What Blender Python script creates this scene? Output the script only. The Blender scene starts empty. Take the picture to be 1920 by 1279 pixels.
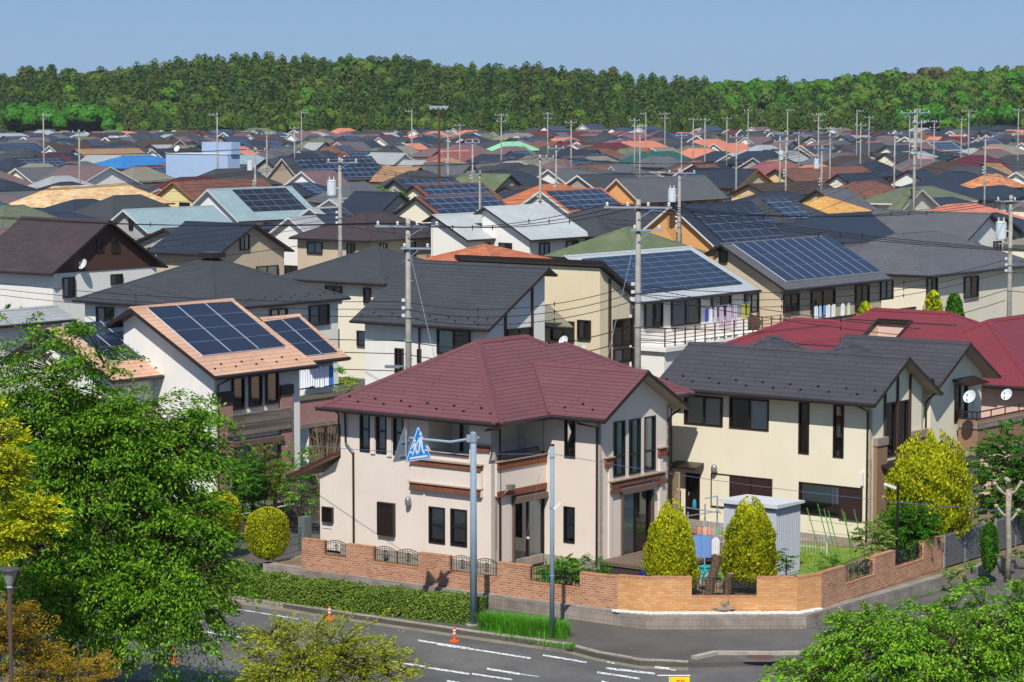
import bpy, math, random
import numpy as np
from mathutils import Vector, Matrix, noise
R=math.radians
random.seed(7); rng=np.random.default_rng(7)
SC=bpy.context.scene
# ---------------------------------------------------------------- camera, sky, sun, exposure
F=4850.0; HZ=201.0; CAMZ=16.0; CX=960.0; CY=639.5
PITCH=math.atan((CY-HZ)/F)
cd=bpy.data.cameras.new('camera'); cam=bpy.data.objects.new('camera',cd); SC.collection.objects.link(cam)
cam.location=(0,0,CAMZ); cam.rotation_euler=(R(90)-PITCH,0,0)
cd.sensor_width=36; cd.lens=36*F/1920; cd.clip_end=6000; cd.clip_start=.5
SC.camera=cam
SUN_AZ=R(7); SUN_EL=R(50)
sd=bpy.data.lights.new('sun','SUN'); sun=bpy.data.objects.new('sun',sd); SC.collection.objects.link(sun)
sd.energy=4.6; sd.angle=R(.53); sd.color=(1,.955,.88)
ldir=Vector((math.sin(SUN_AZ)*math.cos(SUN_EL),math.cos(SUN_AZ)*math.cos(SUN_EL),-math.sin(SUN_EL)))
sun.rotation_euler=ldir.to_track_quat('-Z','Y').to_euler()
W=bpy.data.worlds.new("World"); SC.world=W; W.use_nodes=True
nt=W.node_tree; sky=nt.nodes.new('ShaderNodeTexSky'); sky.sky_type='NISHITA'; sky.sun_disc=False
sky.sun_elevation=SUN_EL; sky.sun_rotation=math.pi+SUN_AZ; sky.altitude=800; sky.air_density=1.0; sky.dust_density=0.3; sky.ozone_density=3.0
hs=nt.nodes.new('ShaderNodeMix'); hs.data_type='RGBA'; hs.blend_type='MULTIPLY'; hs.inputs[0].default_value=1; hs.inputs[7].default_value=(.60,.70,.98,1)
nt.links.new(sky.outputs[0],hs.inputs[6]); 
air=nt.nodes.new('ShaderNodeMix'); air.data_type='RGBA'; air.inputs[0].default_value=.72; air.inputs[7].default_value=(2.45,4.2,6.75,1)   # evenly blue spring haze
nt.links.new(hs.outputs[2],air.inputs[6]); nt.links.new(air.outputs[2],nt.nodes['Background'].inputs[0])
nt.nodes['Background'].inputs[1].default_value=.075
SC.view_settings.view_transform='Standard'; SC.view_settings.look='None'; SC.view_settings.exposure=.33; SC.view_settings.gamma=1
try:
    SC.cycles.max_bounces=6; SC.cycles.diffuse_bounces=3; SC.cycles.glossy_bounces=3; SC.cycles.transmission_bounces=4; SC.cycles.transparent_max_bounces=8
except Exception: pass
# ---------------------------------------------------------------- geometry helpers
CAM=Vector((0,0,CAMZ)); _c,_s=math.cos(PITCH),math.sin(PITCH)
def ray(px,py):
    x=(px-CX)/F; u=-(py-CY)/F
    return Vector((x,_c+u*_s,-_s+u*_c))
def proj(p):
    x,y,z=p[0],p[1],p[2]-CAMZ; d=y*_c-z*_s; u=y*_s+z*_c
    return (CX+F*x/d, CY-F*u/d)
def pz(px,py,z): d=ray(px,py); return CAM+d*((z-CAMZ)/d.z)
def pd(px,py,D): d=ray(px,py); return CAM+d*(D/d.y)
TH=R(37.5)
class Fr:
    def __init__(s,o,th=TH):
        s.o=Vector((o[0],o[1])); s.th=th
        s.X=Vector((math.cos(th),-math.sin(th))); s.Y=Vector((math.sin(th),math.cos(th)))
    def w(s,x,y,z):
        q=s.o+s.X*x+s.Y*y; return Vector((q.x,q.y,z))
    def loc(s,p): q=Vector((p[0],p[1]))-s.o; return (q.dot(s.X),q.dot(s.Y))
    def z(s,px,py,z): return s.loc(pz(px,py,z))
class Fac:                       # a facade: 'F' faces the lower left of the photo, 'S' faces the lower right
    def __init__(s,fr,k,c): s.fr=fr; s.k=k; s.c=c
    def P(s,u,z,n=0): return s.fr.w(u,s.c-n,z) if s.k=='F' else s.fr.w(s.c+n,u,z)
    def px(s,px,py):
        N=s.fr.Y if s.k=='F' else s.fr.X; d=ray(px,py); dh=Vector((d.x,d.y))
        t=(s.c+s.fr.o.dot(N))/dh.dot(N); p=CAM+d*t; l=s.fr.loc(p)
        return (l[0] if s.k=='F' else l[1], p.z)
    def rect(s,x0,y0,x1,y1):
        a=s.px(x0,y0); b=s.px(x1,y1); return (a[0],b[0],b[1],a[1])
XF={}
def link(o): SC.collection.objects.link(o); return o
def thing(name,label,cat,loc=(0,0,0),rz=0,group=None):
    o=link(bpy.data.objects.new(name,None)); o.location=loc; o.rotation_euler=(0,0,rz); o.empty_display_size=.3
    XF[o.name]=Matrix.Translation(Vector(loc))@Matrix.Rotation(rz,4,'Z'); return tag(o,label,cat,group)
def tag(o,label,cat=None,group=None):
    if label: o['label']=label
    if cat: o['category']=cat
    if group: o['group']=group
    return o
def struct(o): o['kind']='structure'; return o
class MB:
    def __init__(s): s.v=[]; s.f=[]; s.m=[]
    def face(s,pts,mi=0):
        i=len(s.v); s.v+= [Vector(p) for p in pts]; s.f.append(tuple(range(i,i+len(pts)))); s.m.append(mi)
    def hexa(s,p,mi=0):          # 8 points: bottom ring 0-3, top ring 4-7
        c=sum((Vector(q) for q in p),Vector())/8
        for idx in ((0,1,2,3),(4,5,6,7),(0,1,5,4),(1,2,6,5),(2,3,7,6),(3,0,4,7)):
            q=[Vector(p[i]) for i in idx]; n=(q[1]-q[0]).cross(q[2]-q[0])
            if n.dot(sum(q,Vector())/4-c)<0: q.reverse()
            s.face(q,mi)
        return s
    def box(s,fr,x0,x1,y0,y1,z0,z1,mi=0):
        return s.hexa([fr.w(x0,y0,z0),fr.w(x1,y0,z0),fr.w(x1,y1,z0),fr.w(x0,y1,z0),fr.w(x0,y0,z1),fr.w(x1,y0,z1),fr.w(x1,y1,z1),fr.w(x0,y1,z1)],mi)
    def fbox(s,fc,u0,u1,z0,z1,n0,n1,mi=0):
        P=fc.P; return s.hexa([P(u0,z0,n0),P(u1,z0,n0),P(u1,z0,n1),P(u0,z0,n1),P(u0,z1,n0),P(u1,z1,n0),P(u1,z1,n1),P(u0,z1,n1)],mi)
    def cbox(s,c,sx,sy,sz,rz=0,mi=0):   # centred box
        fr=Fr((c[0],c[1]),-rz); return s.box(fr,-sx/2,sx/2,-sy/2,sy/2,c[2]-sz/2,c[2]+sz/2,mi)
    def beam(s,a,b,w,h,mi=0):
        a,b=Vector(a),Vector(b); d=(b-a).normalized(); sd_=d.cross(Vector((0,0,1)))
        if sd_.length<1e-4: sd_=Vector((1,0,0))
        sd_.normalize(); up=sd_.cross(d); sd_*=w/2; up*=h/2
        return s.hexa([a-sd_-up,a+sd_-up,b+sd_-up,b-sd_-up,a-sd_+up,a+sd_+up,b+sd_+up,b-sd_+up],mi)
    def tube(s,pts,rad,n=6,mi=0,cap=True):
        pts=[Vector(p) for p in pts]; rr=rad if isinstance(rad,(list,tuple)) else [rad]*len(pts)
        rings=[]; ref=None
        for i,p in enumerate(pts):
            d=(pts[min(i+1,len(pts)-1)]-pts[max(i-1,0)])
            d=d.normalized() if d.length>1e-9 else Vector((0,0,1))
            if ref is None: ref=Vector((1,0,0)) if abs(d.x)<.9 else Vector((0,1,0))
            a=(ref-d*ref.dot(d)).normalized(); ref=a; b=d.cross(a)
            rings.append([p+(a*math.cos(2*math.pi*k/n)+b*math.sin(2*math.pi*k/n))*rr[i] for k in range(n)])
        base=len(s.v)
        for r_ in rings: s.v+=r_
        for i in range(len(rings)-1):
            for k in range(n):
                k2=(k+1)%n; s.f.append((base+i*n+k,base+i*n+k2,base+(i+1)*n+k2,base+(i+1)*n+k)); s.m.append(mi)
        if cap:
            s.f.append(tuple(base+k for k in reversed(range(n)))); s.m.append(mi)
            s.f.append(tuple(base+(len(rings)-1)*n+k for k in range(n))); s.m.append(mi)
        return s
    def lathe(s,c,prof,n=16,mi=0):      # prof: (r,z) from bottom to top
        base=len(s.v)
        for r_,z in prof:
            for k in range(n):
                a=2*math.pi*k/n; s.v.append(Vector((c[0]+r_*math.cos(a),c[1]+r_*math.sin(a),c[2]+z)))
        for i in range(len(prof)-1):
            for k in range(n):
                k2=(k+1)%n; s.f.append((base+i*n+k,base+i*n+k2,base+(i+1)*n+k2,base+(i+1)*n+k)); s.m.append(mi)
        return s
    def blob(s,c,rx,ry,rz,nu=10,nv=7,amp=.12,mi=0):
        base=len(s.v); c=Vector(c)
        for j in range(nv+1):
            t=math.pi*j/nv
            for i in range(nu):
                a=2*math.pi*i/nu; d=Vector((math.sin(t)*math.cos(a),math.sin(t)*math.sin(a),-math.cos(t)))
                k=1+amp*noise.noise(d*2+c); s.v.append(c+Vector((d.x*rx*k,d.y*ry*k,d.z*rz*k)))
        for j in range(nv):
            for i in range(nu):
                i2=(i+1)%nu; s.f.append((base+j*nu+i,base+j*nu+i2,base+(j+1)*nu+i2,base+(j+1)*nu+i)); s.m.append(mi)
        return s
    def build(s,name,mats,parent=None,smooth=False,uv=True):
        if not s.v: return None
        mats=mats if isinstance(mats,(list,tuple)) else [mats]
        me=bpy.data.meshes.new(name)
        Mi=XF[parent.name].inverted() if parent is not None and parent.name in XF else None
        vs=[tuple(Mi@q) for q in s.v] if Mi is not None else [tuple(q) for q in s.v]
        me.from_pydata(vs,[],s.f)
        for m in mats: me.materials.append(m)
        me.polygons.foreach_set('material_index',s.m)
        if smooth: me.polygons.foreach_set('use_smooth',[True]*len(s.f))
        if uv:
            ul=me.uv_layers.new(name='uv'); dat=np.zeros(len(me.loops)*2,dtype=np.float32); k=0
            for f in s.f:
                p=[s.v[i] for i in f]; n=(p[1]-p[0]).cross(p[2]-p[0])
                if len(p)>3 and n.length<1e-9: n=(p[2]-p[0]).cross(p[3]-p[0])
                if n.length<1e-12: n=Vector((0,0,1))
                n.normalize()
                if n.z<0: n=-n
                t=Vector((0,0,1)).cross(n) if abs(n.z)<.999 else Vector((math.cos(TH),-math.sin(TH),0))
                t.normalize(); b=n.cross(t)
                for q in p: dat[k]=q.dot(t); dat[k+1]=q.dot(b); k+=2
            ul.data.foreach_set('uv',dat)
        me.update()
        o=link(bpy.data.objects.new(name,me))
        if parent is not None:
            o.parent=parent
            if parent.name in XF: XF[o.name]=XF[parent.name]
        return o
def dup(o,loc=None,rz=None,label=None,sc=None):
    def rec(a,par):
        c=a.copy(); link(c)
        if par is not None: c.parent=par
        for ch in a.children: rec(ch,c)
        return c
    c=rec(o,None)
    if loc is not None: c.location=loc
    if rz is not None: c.rotation_euler=(0,0,rz)
    if sc is not None: c.scale=sc if isinstance(sc,(tuple,list)) else (sc,)*3
    if label: c['label']=label
    return c
# ---------------------------------------------------------------- materials
MT={}
def srgb(h):
    if isinstance(h,str): h=[int(h[i:i+2],16)/255 for i in (0,2,4)]
    return tuple(((x/12.92) if x<=.04045 else ((x+.055)/1.055)**2.4) for x in h)+(1,)
class NB:
    def __init__(s,name):
        m=bpy.data.materials.new(name); m.use_nodes=True; s.m=m; s.t=m.node_tree; s.b=s.t.nodes['Principled BSDF']
        s.out=s.t.nodes['Material Output']
    def n(s,ty,**k):
        q=s.t.nodes.new('ShaderNode'+ty)
        for a,v in k.items():
            if a.startswith('i_'):
                q.inputs[a[2:].replace('_',' ')].default_value=v
            else: setattr(q,a,v)
        return q
    def l(s,a,b): s.t.links.new(a,b)
    def ramp(s,fac,stops):
        r_=s.n('ValToRGB'); e=r_.color_ramp.elements
        while len(e)<len(stops): e.new(.5)
        for q,(p,c) in zip(e,stops): q.position=p; q.color=c if len(c)==4 else (*c,1)
        s.l(fac,r_.inputs[0]); return r_.outputs[0]
    def mul(s,a,b,f=1,mode='MULTIPLY'):
        q=s.n('Mix',data_type='RGBA',blend_type=mode); q.inputs[0].default_value=f
        for i,x in ((6,a),(7,b)):
            if hasattr(x,'is_linked') or hasattr(x,'links'): s.l(x,q.inputs[i])
            else: q.inputs[i].default_value=x
        return q.outputs[2]
    def noise(s,scale,detail=3,co=None,rough=.55):
        q=s.n('TexNoise'); q.inputs['Scale'].default_value=scale; q.inputs['Detail'].default_value=detail; q.inputs['Roughness'].default_value=rough
        if co is not None: s.l(co,q.inputs[0])
        return q.outputs[0]
    def bump(s,h,st=.3,dist=.02):
        q=s.n('Bump'); q.inputs['Strength'].default_value=st; q.inputs['Distance'].default_value=dist; s.l(h,q.inputs['Height']); s.l(q.outputs[0],s.b.inputs['Normal'])
    def set(s,rough=.7,spec=.4,metal=0):
        s.b.inputs['Roughness'].default_value=rough; s.b.inputs['Specular IOR Level'].default_value=spec; s.b.inputs['Metallic'].default_value=metal
g=lambda v:(v,v,v,1)
def geo(nb): return nb.n('NewGeometry').outputs['Position']
def uvo(nb): return nb.n('UVMap').outputs[0]
def m_plain(name,col,rough=.6,spec=.4,metal=0,var=.12,scale=3.0,coat=0):
    k=('p',name)
    if k in MT: return MT[k]
    b=NB(name); co=b.n('TexCoord').outputs['Object']; n=b.noise(scale,4,co)
    v=b.ramp(n,[(.3,g(1-var)),(.7,g(1))]); b.l(b.mul(srgb(col),v),b.b.inputs[0]); b.set(rough,spec,metal)
    if coat: b.b.inputs['Coat Weight'].default_value=coat
    MT[k]=b.m; return b.m
def m_stucco(name,col,var=.1,streak=.1):
    streak*=.35
    k=('s',name)
    if k in MT: return MT[k]
    b=NB(name); co=geo(b)
    n1=b.ramp(b.noise(.7,5,co),[(.3,g(1-var)),(.7,g(1))])
    mp=b.n('Mapping'); mp.inputs['Scale'].default_value=(3,3,.25); b.l(co,mp.inputs[0])
    n2=b.ramp(b.noise(1.5,4,mp.outputs[0]),[(.35,g(1-streak)),(.65,g(1))])
    fine=b.noise(38,3,co)
    b.l(b.mul(b.mul(srgb(col),n1),n2),b.b.inputs[0]); b.set(.85,.25); b.bump(fine,.35,.02)
    MT[k]=b.m; return b.m
def m_shingle(name,col,row=.3,wid=1.1,dark=.55,var=.16,rough=.75,line=.022,tint=None):
    k=('r',name)
    if k in MT: return MT[k]
    b=NB(name); uv=uvo(b)
    wob=b.n('Mapping'); b.l(uv,wob.inputs[0])
    nz=b.n('TexNoise'); nz.inputs['Scale'].default_value=1.3; b.l(uv,nz.inputs[0])
    ad=b.n('MixRGB' if False else 'VectorMath',operation='MULTIPLY_ADD'); b.l(nz.outputs[1],ad.inputs[0]); ad.inputs[1].default_value=(0,.035,0); b.l(uv,ad.inputs[2])
    br=b.n('TexBrick',offset=.37,squash=1); b.l(ad.outputs[0],br.inputs[0])
    br.inputs['Scale'].default_value=1; br.inputs['Brick Width'].default_value=wid; br.inputs['Row Height'].default_value=row
    br.inputs['Mortar Size'].default_value=line; br.inputs['Mortar Smooth'].default_value=.3
    br.inputs['Color1'].default_value=g(1-var); br.inputs['Color2'].default_value=g(1); br.inputs['Mortar'].default_value=g(dark)
    base=srgb(col) if tint is None else b.ramp(b.noise(.35,4,uv),[(.35,srgb(col)),(.68,srgb(tint))])
    n1=b.ramp(b.noise(.5,5,uv),[(.3,g(.84)),(.7,g(1))]); n2=b.ramp(b.noise(30,2,uv),[(.3,g(.86)),(.7,g(1.0))])
    # dark joint lines between the courses, tone mottled by noise
    b.l(b.mul(b.mul(b.mul(base,br.outputs[0]),n1),n2),b.b.inputs[0]); b.set(rough,.35)
    h=b.n('Math',operation='SUBTRACT'); h.inputs[0].default_value=1; b.l(br.outputs['Fac'],h.inputs[1]); b.bump(h.outputs[0],.6,.015)
    MT[k]=b.m; return b.m
def m_tile(name,c1,c2,row=.28,wid=.3,wave=True,mixs=2.2,rough=.55):   # rounded clay tiles in rows
    k=('t',name)
    if k in MT: return MT[k]
    b=NB(name); uv=uvo(b)
    br=b.n('TexBrick',offset=0.0); b.l(uv,br.inputs[0]); br.inputs['Scale'].default_value=1
    br.inputs['Brick Width'].default_value=wid; br.inputs['Row Height'].default_value=row; br.inputs['Mortar Size'].default_value=.03; br.inputs['Mortar Smooth'].default_value=.6
    br.inputs['Color1'].default_value=g(.82); br.inputs['Color2'].default_value=g(1); br.inputs['Mortar'].default_value=g(.42)
    sn=b.n('Mapping'); b.l(uv,sn.inputs[0]); sn.inputs['Scale'].default_value=(1/(wid*3),1/row,1)
    wh=b.n('TexWhiteNoise',noise_dimensions='2D'); fl=b.n('VectorMath',operation='FLOOR'); b.l(sn.outputs[0],fl.inputs[0]); b.l(fl.outputs[0],wh.inputs[0])
    base=b.mul(srgb(c1),srgb(c2),1,'MIX'); mx=b.t.nodes[-1]
    q=b.n('Mix',data_type='RGBA'); q.inputs[6].default_value=srgb(c1); q.inputs[7].default_value=srgb(c2); b.l(wh.outputs[0],q.inputs[0])
    n1=b.ramp(b.noise(.5,4,uv),[(.3,g(.85)),(.7,g(1))])
    b.l(b.mul(b.mul(q.outputs[2],br.outputs[0]),n1),b.b.inputs[0]); b.set(rough,.45)
    sx=b.n('SeparateXYZ'); b.l(uv,sx.inputs[0]); m1=b.n('Math',operation='MULTIPLY'); b.l(sx.outputs[0],m1.inputs[0]); m1.inputs[1].default_value=2*math.pi/wid
    si=b.n('Math',operation='SINE'); b.l(m1.outputs[0],si.inputs[0]); b.bump(si.outputs[0],.5,.03)
    MT[k]=b.m; return b.m
def m_solar(name='solar_cells',col='1b2947',cell=.16,pw=1.0,ph=.65,line='8a94a6',lw=.012,rough=.18):
    k=('sol',name)
    if k in MT: return MT[k]
    b=NB(name); uv=uvo(b)
    br=b.n('TexBrick',offset=0.0); b.l(uv,br.inputs[0]); br.inputs['Scale'].default_value=1; br.inputs['Brick Width'].default_value=cell; br.inputs['Row Height'].default_value=cell
    br.inputs['Mortar Size'].default_value=.006; br.inputs['Mortar Smooth'].default_value=.2
    c=srgb(col); br.inputs['Color1'].default_value=c; br.inputs['Color2'].default_value=(c[0]*.7,c[1]*.72,c[2]*.8,1); br.inputs['Mortar'].default_value=(c[0]*2.2+.03,c[1]*2.2+.03,c[2]*2+.04,1)
    b2=b.n('TexBrick',offset=0.0); b.l(uv,b2.inputs[0]); b2.inputs['Scale'].default_value=1; b2.inputs['Brick Width'].default_value=pw; b2.inputs['Row Height'].default_value=ph; b2.inputs['Mortar Size'].default_value=lw
    q=b.n('Mix',data_type='RGBA'); b.l(b2.outputs['Fac'],q.inputs[0]); b.l(br.outputs[0],q.inputs[6]); q.inputs[7].default_value=srgb(line)
    b.l(q.outputs[2],b.b.inputs[0]); b.set(rough,.35); MT[k]=b.m; return b.m
def m_brick(name,c1,c2,mort,w=.21,h=.075,ms=.012,off=.5,rough=.8):
    k=('b',name)
    if k in MT: return MT[k]
    b=NB(name); uv=uvo(b); br=b.n('TexBrick',offset=off); b.l(uv,br.inputs[0]); br.inputs['Scale'].default_value=1; br.inputs['Brick Width'].default_value=w; br.inputs['Row Height'].default_value=h
    br.inputs['Mortar Size'].default_value=ms; br.inputs['Bias'].default_value=-.1
    br.inputs['Color1'].default_value=srgb(c1); br.inputs['Color2'].default_value=srgb(c2); br.inputs['Mortar'].default_value=srgb(mort)
    n1=b.ramp(b.noise(1.1,5,uv),[(.3,g(.78)),(.7,g(1))]); b.l(b.mul(br.outputs[0],n1),b.b.inputs[0]); b.set(rough,.3)
    h_=b.n('Math',operation='SUBTRACT'); h_.inputs[0].default_value=1; b.l(br.outputs['Fac'],h_.inputs[1]); b.bump(h_.outputs[0],.5,.01)
    MT[k]=b.m; return b.m
def m_glass():
    if 'glass' in MT: return MT['glass']
    b=NB('window_glass'); gl=b.n('BsdfGlossy'); gl.inputs['Roughness'].default_value=.03; gl.inputs[0].default_value=(.9,.95,1,1)
    tr=b.n('BsdfTransparent'); tr.inputs[0].default_value=(.85,.9,.9,1); fr=b.n('Fresnel'); fr.inputs[0].default_value=1.6
    ad=b.n('Math',operation='ADD'); b.l(fr.outputs[0],ad.inputs[0]); ad.inputs[1].default_value=.07
    mx=b.n('MixShader'); b.l(ad.outputs[0],mx.inputs[0]); b.l(tr.outputs[0],mx.inputs[1]); b.l(gl.outputs[0],mx.inputs[2]); b.l(mx.outputs[0],b.out.inputs[0])
    MT['glass']=b.m; return b.m
def m_leaf(name,c1,c2,c3=None,trans=.3,rough=.5,gl=.3,mottle=.0):
    k=('l',name)
    if k in MT: return MT[k]
    b=NB(name); ge=b.n('NewGeometry'); stops=[(.0,srgb(c1)),(.6,srgb(c2)),(1,srgb(c3 or c2))]
    col=b.ramp(ge.outputs['Random Per Island'],stops)
    n=b.ramp(b.noise(.55,2,ge.outputs['Position']),[(.35,g(.72)),(.65,g(1))]); col=b.mul(col,n)
    b.l(col,b.b.inputs[0]); b.set(rough,gl); tr=b.n('BsdfTranslucent'); b.l(b.mul(col,(1.15,1.25,.6,1)),tr.inputs[0])
    mx=b.n('MixShader'); mx.inputs[0].default_value=trans; b.l(b.b.outputs[0],mx.inputs[1]); b.l(tr.outputs[0],mx.inputs[2]); b.l(mx.outputs[0],b.out.inputs[0])
    MT[k]=b.m; return b.m
def m_ground(name,c1,c2,scale=1.0,fine=60,rough=.9,fv=.2,c3=None):
    k=('g',name)
    if k in MT: return MT[k]
    b=NB(name); co=geo(b); col=b.ramp(b.noise(scale,6,co),[(.32,srgb(c1)),(.68,srgb(c2))])
    f=b.ramp(b.noise(fine,2,co),[(.3,g(1-fv)),(.7,g(1))]); f2=b.ramp(b.noise(7,4,co,.7),[(.35,g(.86)),(.65,g(1))]); b.l(b.mul(b.mul(col,f),f2),b.b.inputs[0]); b.set(rough,.25); b.bump(b.noise(fine,2,co),.25,.01)
    MT[k]=b.m; return b.m
frame_dk=m_plain('dark_brown_aluminium','2a1f1c',.35,.5)
frame_bk=m_plain('black_aluminium','1c1a1b',.35,.5)
gutter_m=m_plain('brown_gutter','2b1f1b',.3,.5)
wht=m_plain('white_paint','dcdcd8',.5); metalg=m_plain('galvanised_steel','9aa7b4',.38,.5,.35,.15,6)
curtain_m=m_plain('curtain_cloth','dcded8',.9,.1,0,.1); lace=m_plain('lace_cloth','b9beb8',.9,.1)
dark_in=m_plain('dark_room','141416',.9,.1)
conc=m_ground('concrete_post','8d8a82','a7a49b',2,40); barkm=m_ground('tree_bark','3b2f26','5a4a3c',5,30)
soffit_c=m_plain('cream_soffit','b8ab98',.8,.2)
# ---------------------------------------------------------------- building parts
def panel(mb,fc,u0,u1,z0,z1,holes=(),th=.16,mi=0):
    us=sorted({round(u,4) for u in [u0,u1]+[h[i] for h in holes for i in (0,1)] if u0-1e-6<=u<=u1+1e-6})
    zs=sorted({round(z,4) for z in [z0,z1]+[h[i] for h in holes for i in (2,3)] if z0-1e-6<=z<=z1+1e-6})
    def hole(i,j):
        if i<0 or j<0 or i>=len(us)-1 or j>=len(zs)-1: return True
        u=(us[i]+us[i+1])/2; z=(zs[j]+zs[j+1])/2
        return any(h[0]<u<h[1] and h[2]<z<h[3] for h in holes)
    P=fc.P
    def q(pts,out):
        n=(pts[1]-pts[0]).cross(pts[2]-pts[0])
        if n.dot(out)<0: pts=pts[::-1]
        mb.face(pts,mi)
    N=P(0,0,1)-P(0,0,0); U=P(1,0,0)-P(0,0,0); Z=Vector((0,0,1))
    for i in range(len(us)-1):
        for j in range(len(zs)-1):
            if hole(i,j): continue
            a,b,c,d=us[i],us[i+1],zs[j],zs[j+1]
            q([P(a,c),P(b,c),P(b,d),P(a,d)],N); q([P(a,c,-th),P(b,c,-th),P(b,d,-th),P(a,d,-th)],-N)
            if hole(i-1,j): q([P(a,c),P(a,d),P(a,d,-th),P(a,c,-th)],-U)
            if hole(i+1,j): q([P(b,c),P(b,d),P(b,d,-th),P(b,c,-th)],U)
            if hole(i,j-1): q([P(a,c),P(b,c),P(b,c,-th),P(a,c,-th)],-Z)
            if hole(i,j+1): q([P(a,d),P(b,d),P(b,d,-th),P(a,d,-th)],Z)
def ring(mb,fc,u0,u1,z0,z1,w,n0,n1,mi=0):
    mb.fbox(fc,u0,u0+w,z0,z1,n0,n1,mi); mb.fbox(fc,u1-w,u1,z0,z1,n0,n1,mi); mb.fbox(fc,u0+w,u1-w,z0,z0+w,n0,n1,mi); mb.fbox(fc,u0+w,u1-w,z1-w,z1,n0,n1,mi)
def curtain(fc,u0,u1,z0,z1,n,parent,mat,name='curtain',pleat=.09,amp=.02):
    mb=MB(); k=max(2,int((u1-u0)/(pleat/2))); P=[fc.P(u0+(u1-u0)*i/k,0,n+(amp if i%2 else 0)+random.uniform(-.005,.005)) for i in range(k+1)]
    for i in range(k):
        a,b=P[i],P[i+1]; mb.face([(a.x,a.y,z0),(b.x,b.y,z0),(b.x,b.y,z1),(a.x,a.y,z1)])
    return mb.build(name,mat,parent,uv=False)
def win(parent,fc,r,style='slide',fm=None,hole=True,label=None,cur=.5):
    u0,u1,z0,z1=r; fm=fm or frame_dk; d=0 if hole else .1
    w=.07 if (u1-u0)>.7 else .055
    mb=MB(); ring(mb,fc,u0-.02,u1+.02,z0-.02,z1+.02,w,-.10+d,.03+d)
    if not hole: mb.fbox(fc,u0,u1,z0,z1,.0,.012)  # dark backing over the wall, stands for the unlit room behind the pane
    um=(u0+u1)/2; zm=z0+(z1-z0)*.5
    if style=='slide': mb.fbox(fc,um-.035,um+.035,z0+w,z1-w,-.08+d,.0+d)
    if style=='slide3':
        for q in (u0+(u1-u0)/3,u0+2*(u1-u0)/3): mb.fbox(fc,q-.03,q+.03,z0+w,z1-w,-.08+d,.0+d)
    if style=='hung': mb.fbox(fc,u0+w,u1-w,zm-.03,zm+.03,-.08+d,.01+d)
    if style=='tall': zm=z0+(z1-z0)*.36; mb.fbox(fc,u0+w,u1-w,zm-.03,zm+.03,-.08+d,.01+d)
    o=mb.build('window',fm,parent,uv=False); tag(o,label)
    p=MB(); p.face([fc.P(u0+w,z0+w,-.05+d),fc.P(u1-w,z0+w,-.05+d),fc.P(u1-w,z1-w,-.05+d),fc.P(u0+w,z1-w,-.05+d)])
    p.build('pane',m_glass(),o,uv=False)
    if not hole and (u1-u0)>.6 and style!='fixed' and random.random()<.65:
        h_=um if random.random()<.6 else u1-w
        curtain(fc,u0+w,h_,z0+w,z1-w,.022,o,curtain_m if random.random()<.6 else lace,amp=.012)
    if style=='blind': curtain(fc,u0+w,u1-w,z0+(z1-z0)*.4,z1-w,-.09+d,o,curtain_m,'blind',.5,.002)
    elif cur>0 and hole:
        if style in('slide','slide3') :
            if random.random()<.5: curtain(fc,u0+w,u0+w+(u1-u0)*cur*.9,z0+.05,z1-w,-.09,o,curtain_m)
            else: curtain(fc,u1-w-(u1-u0)*cur*.9,u1-w,z0+.05,z1-w,-.09,o,curtain_m)
        elif style=='hung': curtain(fc,u0+w,u1-w,z0+(z1-z0)*.1,z1-w,-.09,o,lace)
        elif style=='tall': curtain(fc,u0+(u1-u0)*.5,u1-w,z0+.05,z1-w,-.09,o,curtain_m)
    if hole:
        k=MB(); ring_d=.45; k.face([fc.P(u0-.05,z0-.05,-ring_d),fc.P(u1+.05,z0-.05,-ring_d),fc.P(u1+.05,z1+.05,-ring_d),fc.P(u0-.05,z1+.05,-ring_d)]); k.build('room_darkness',dark_in,o,uv=False)  # dark sheet added behind the pane to stand for the unlit room
    return o
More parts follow.
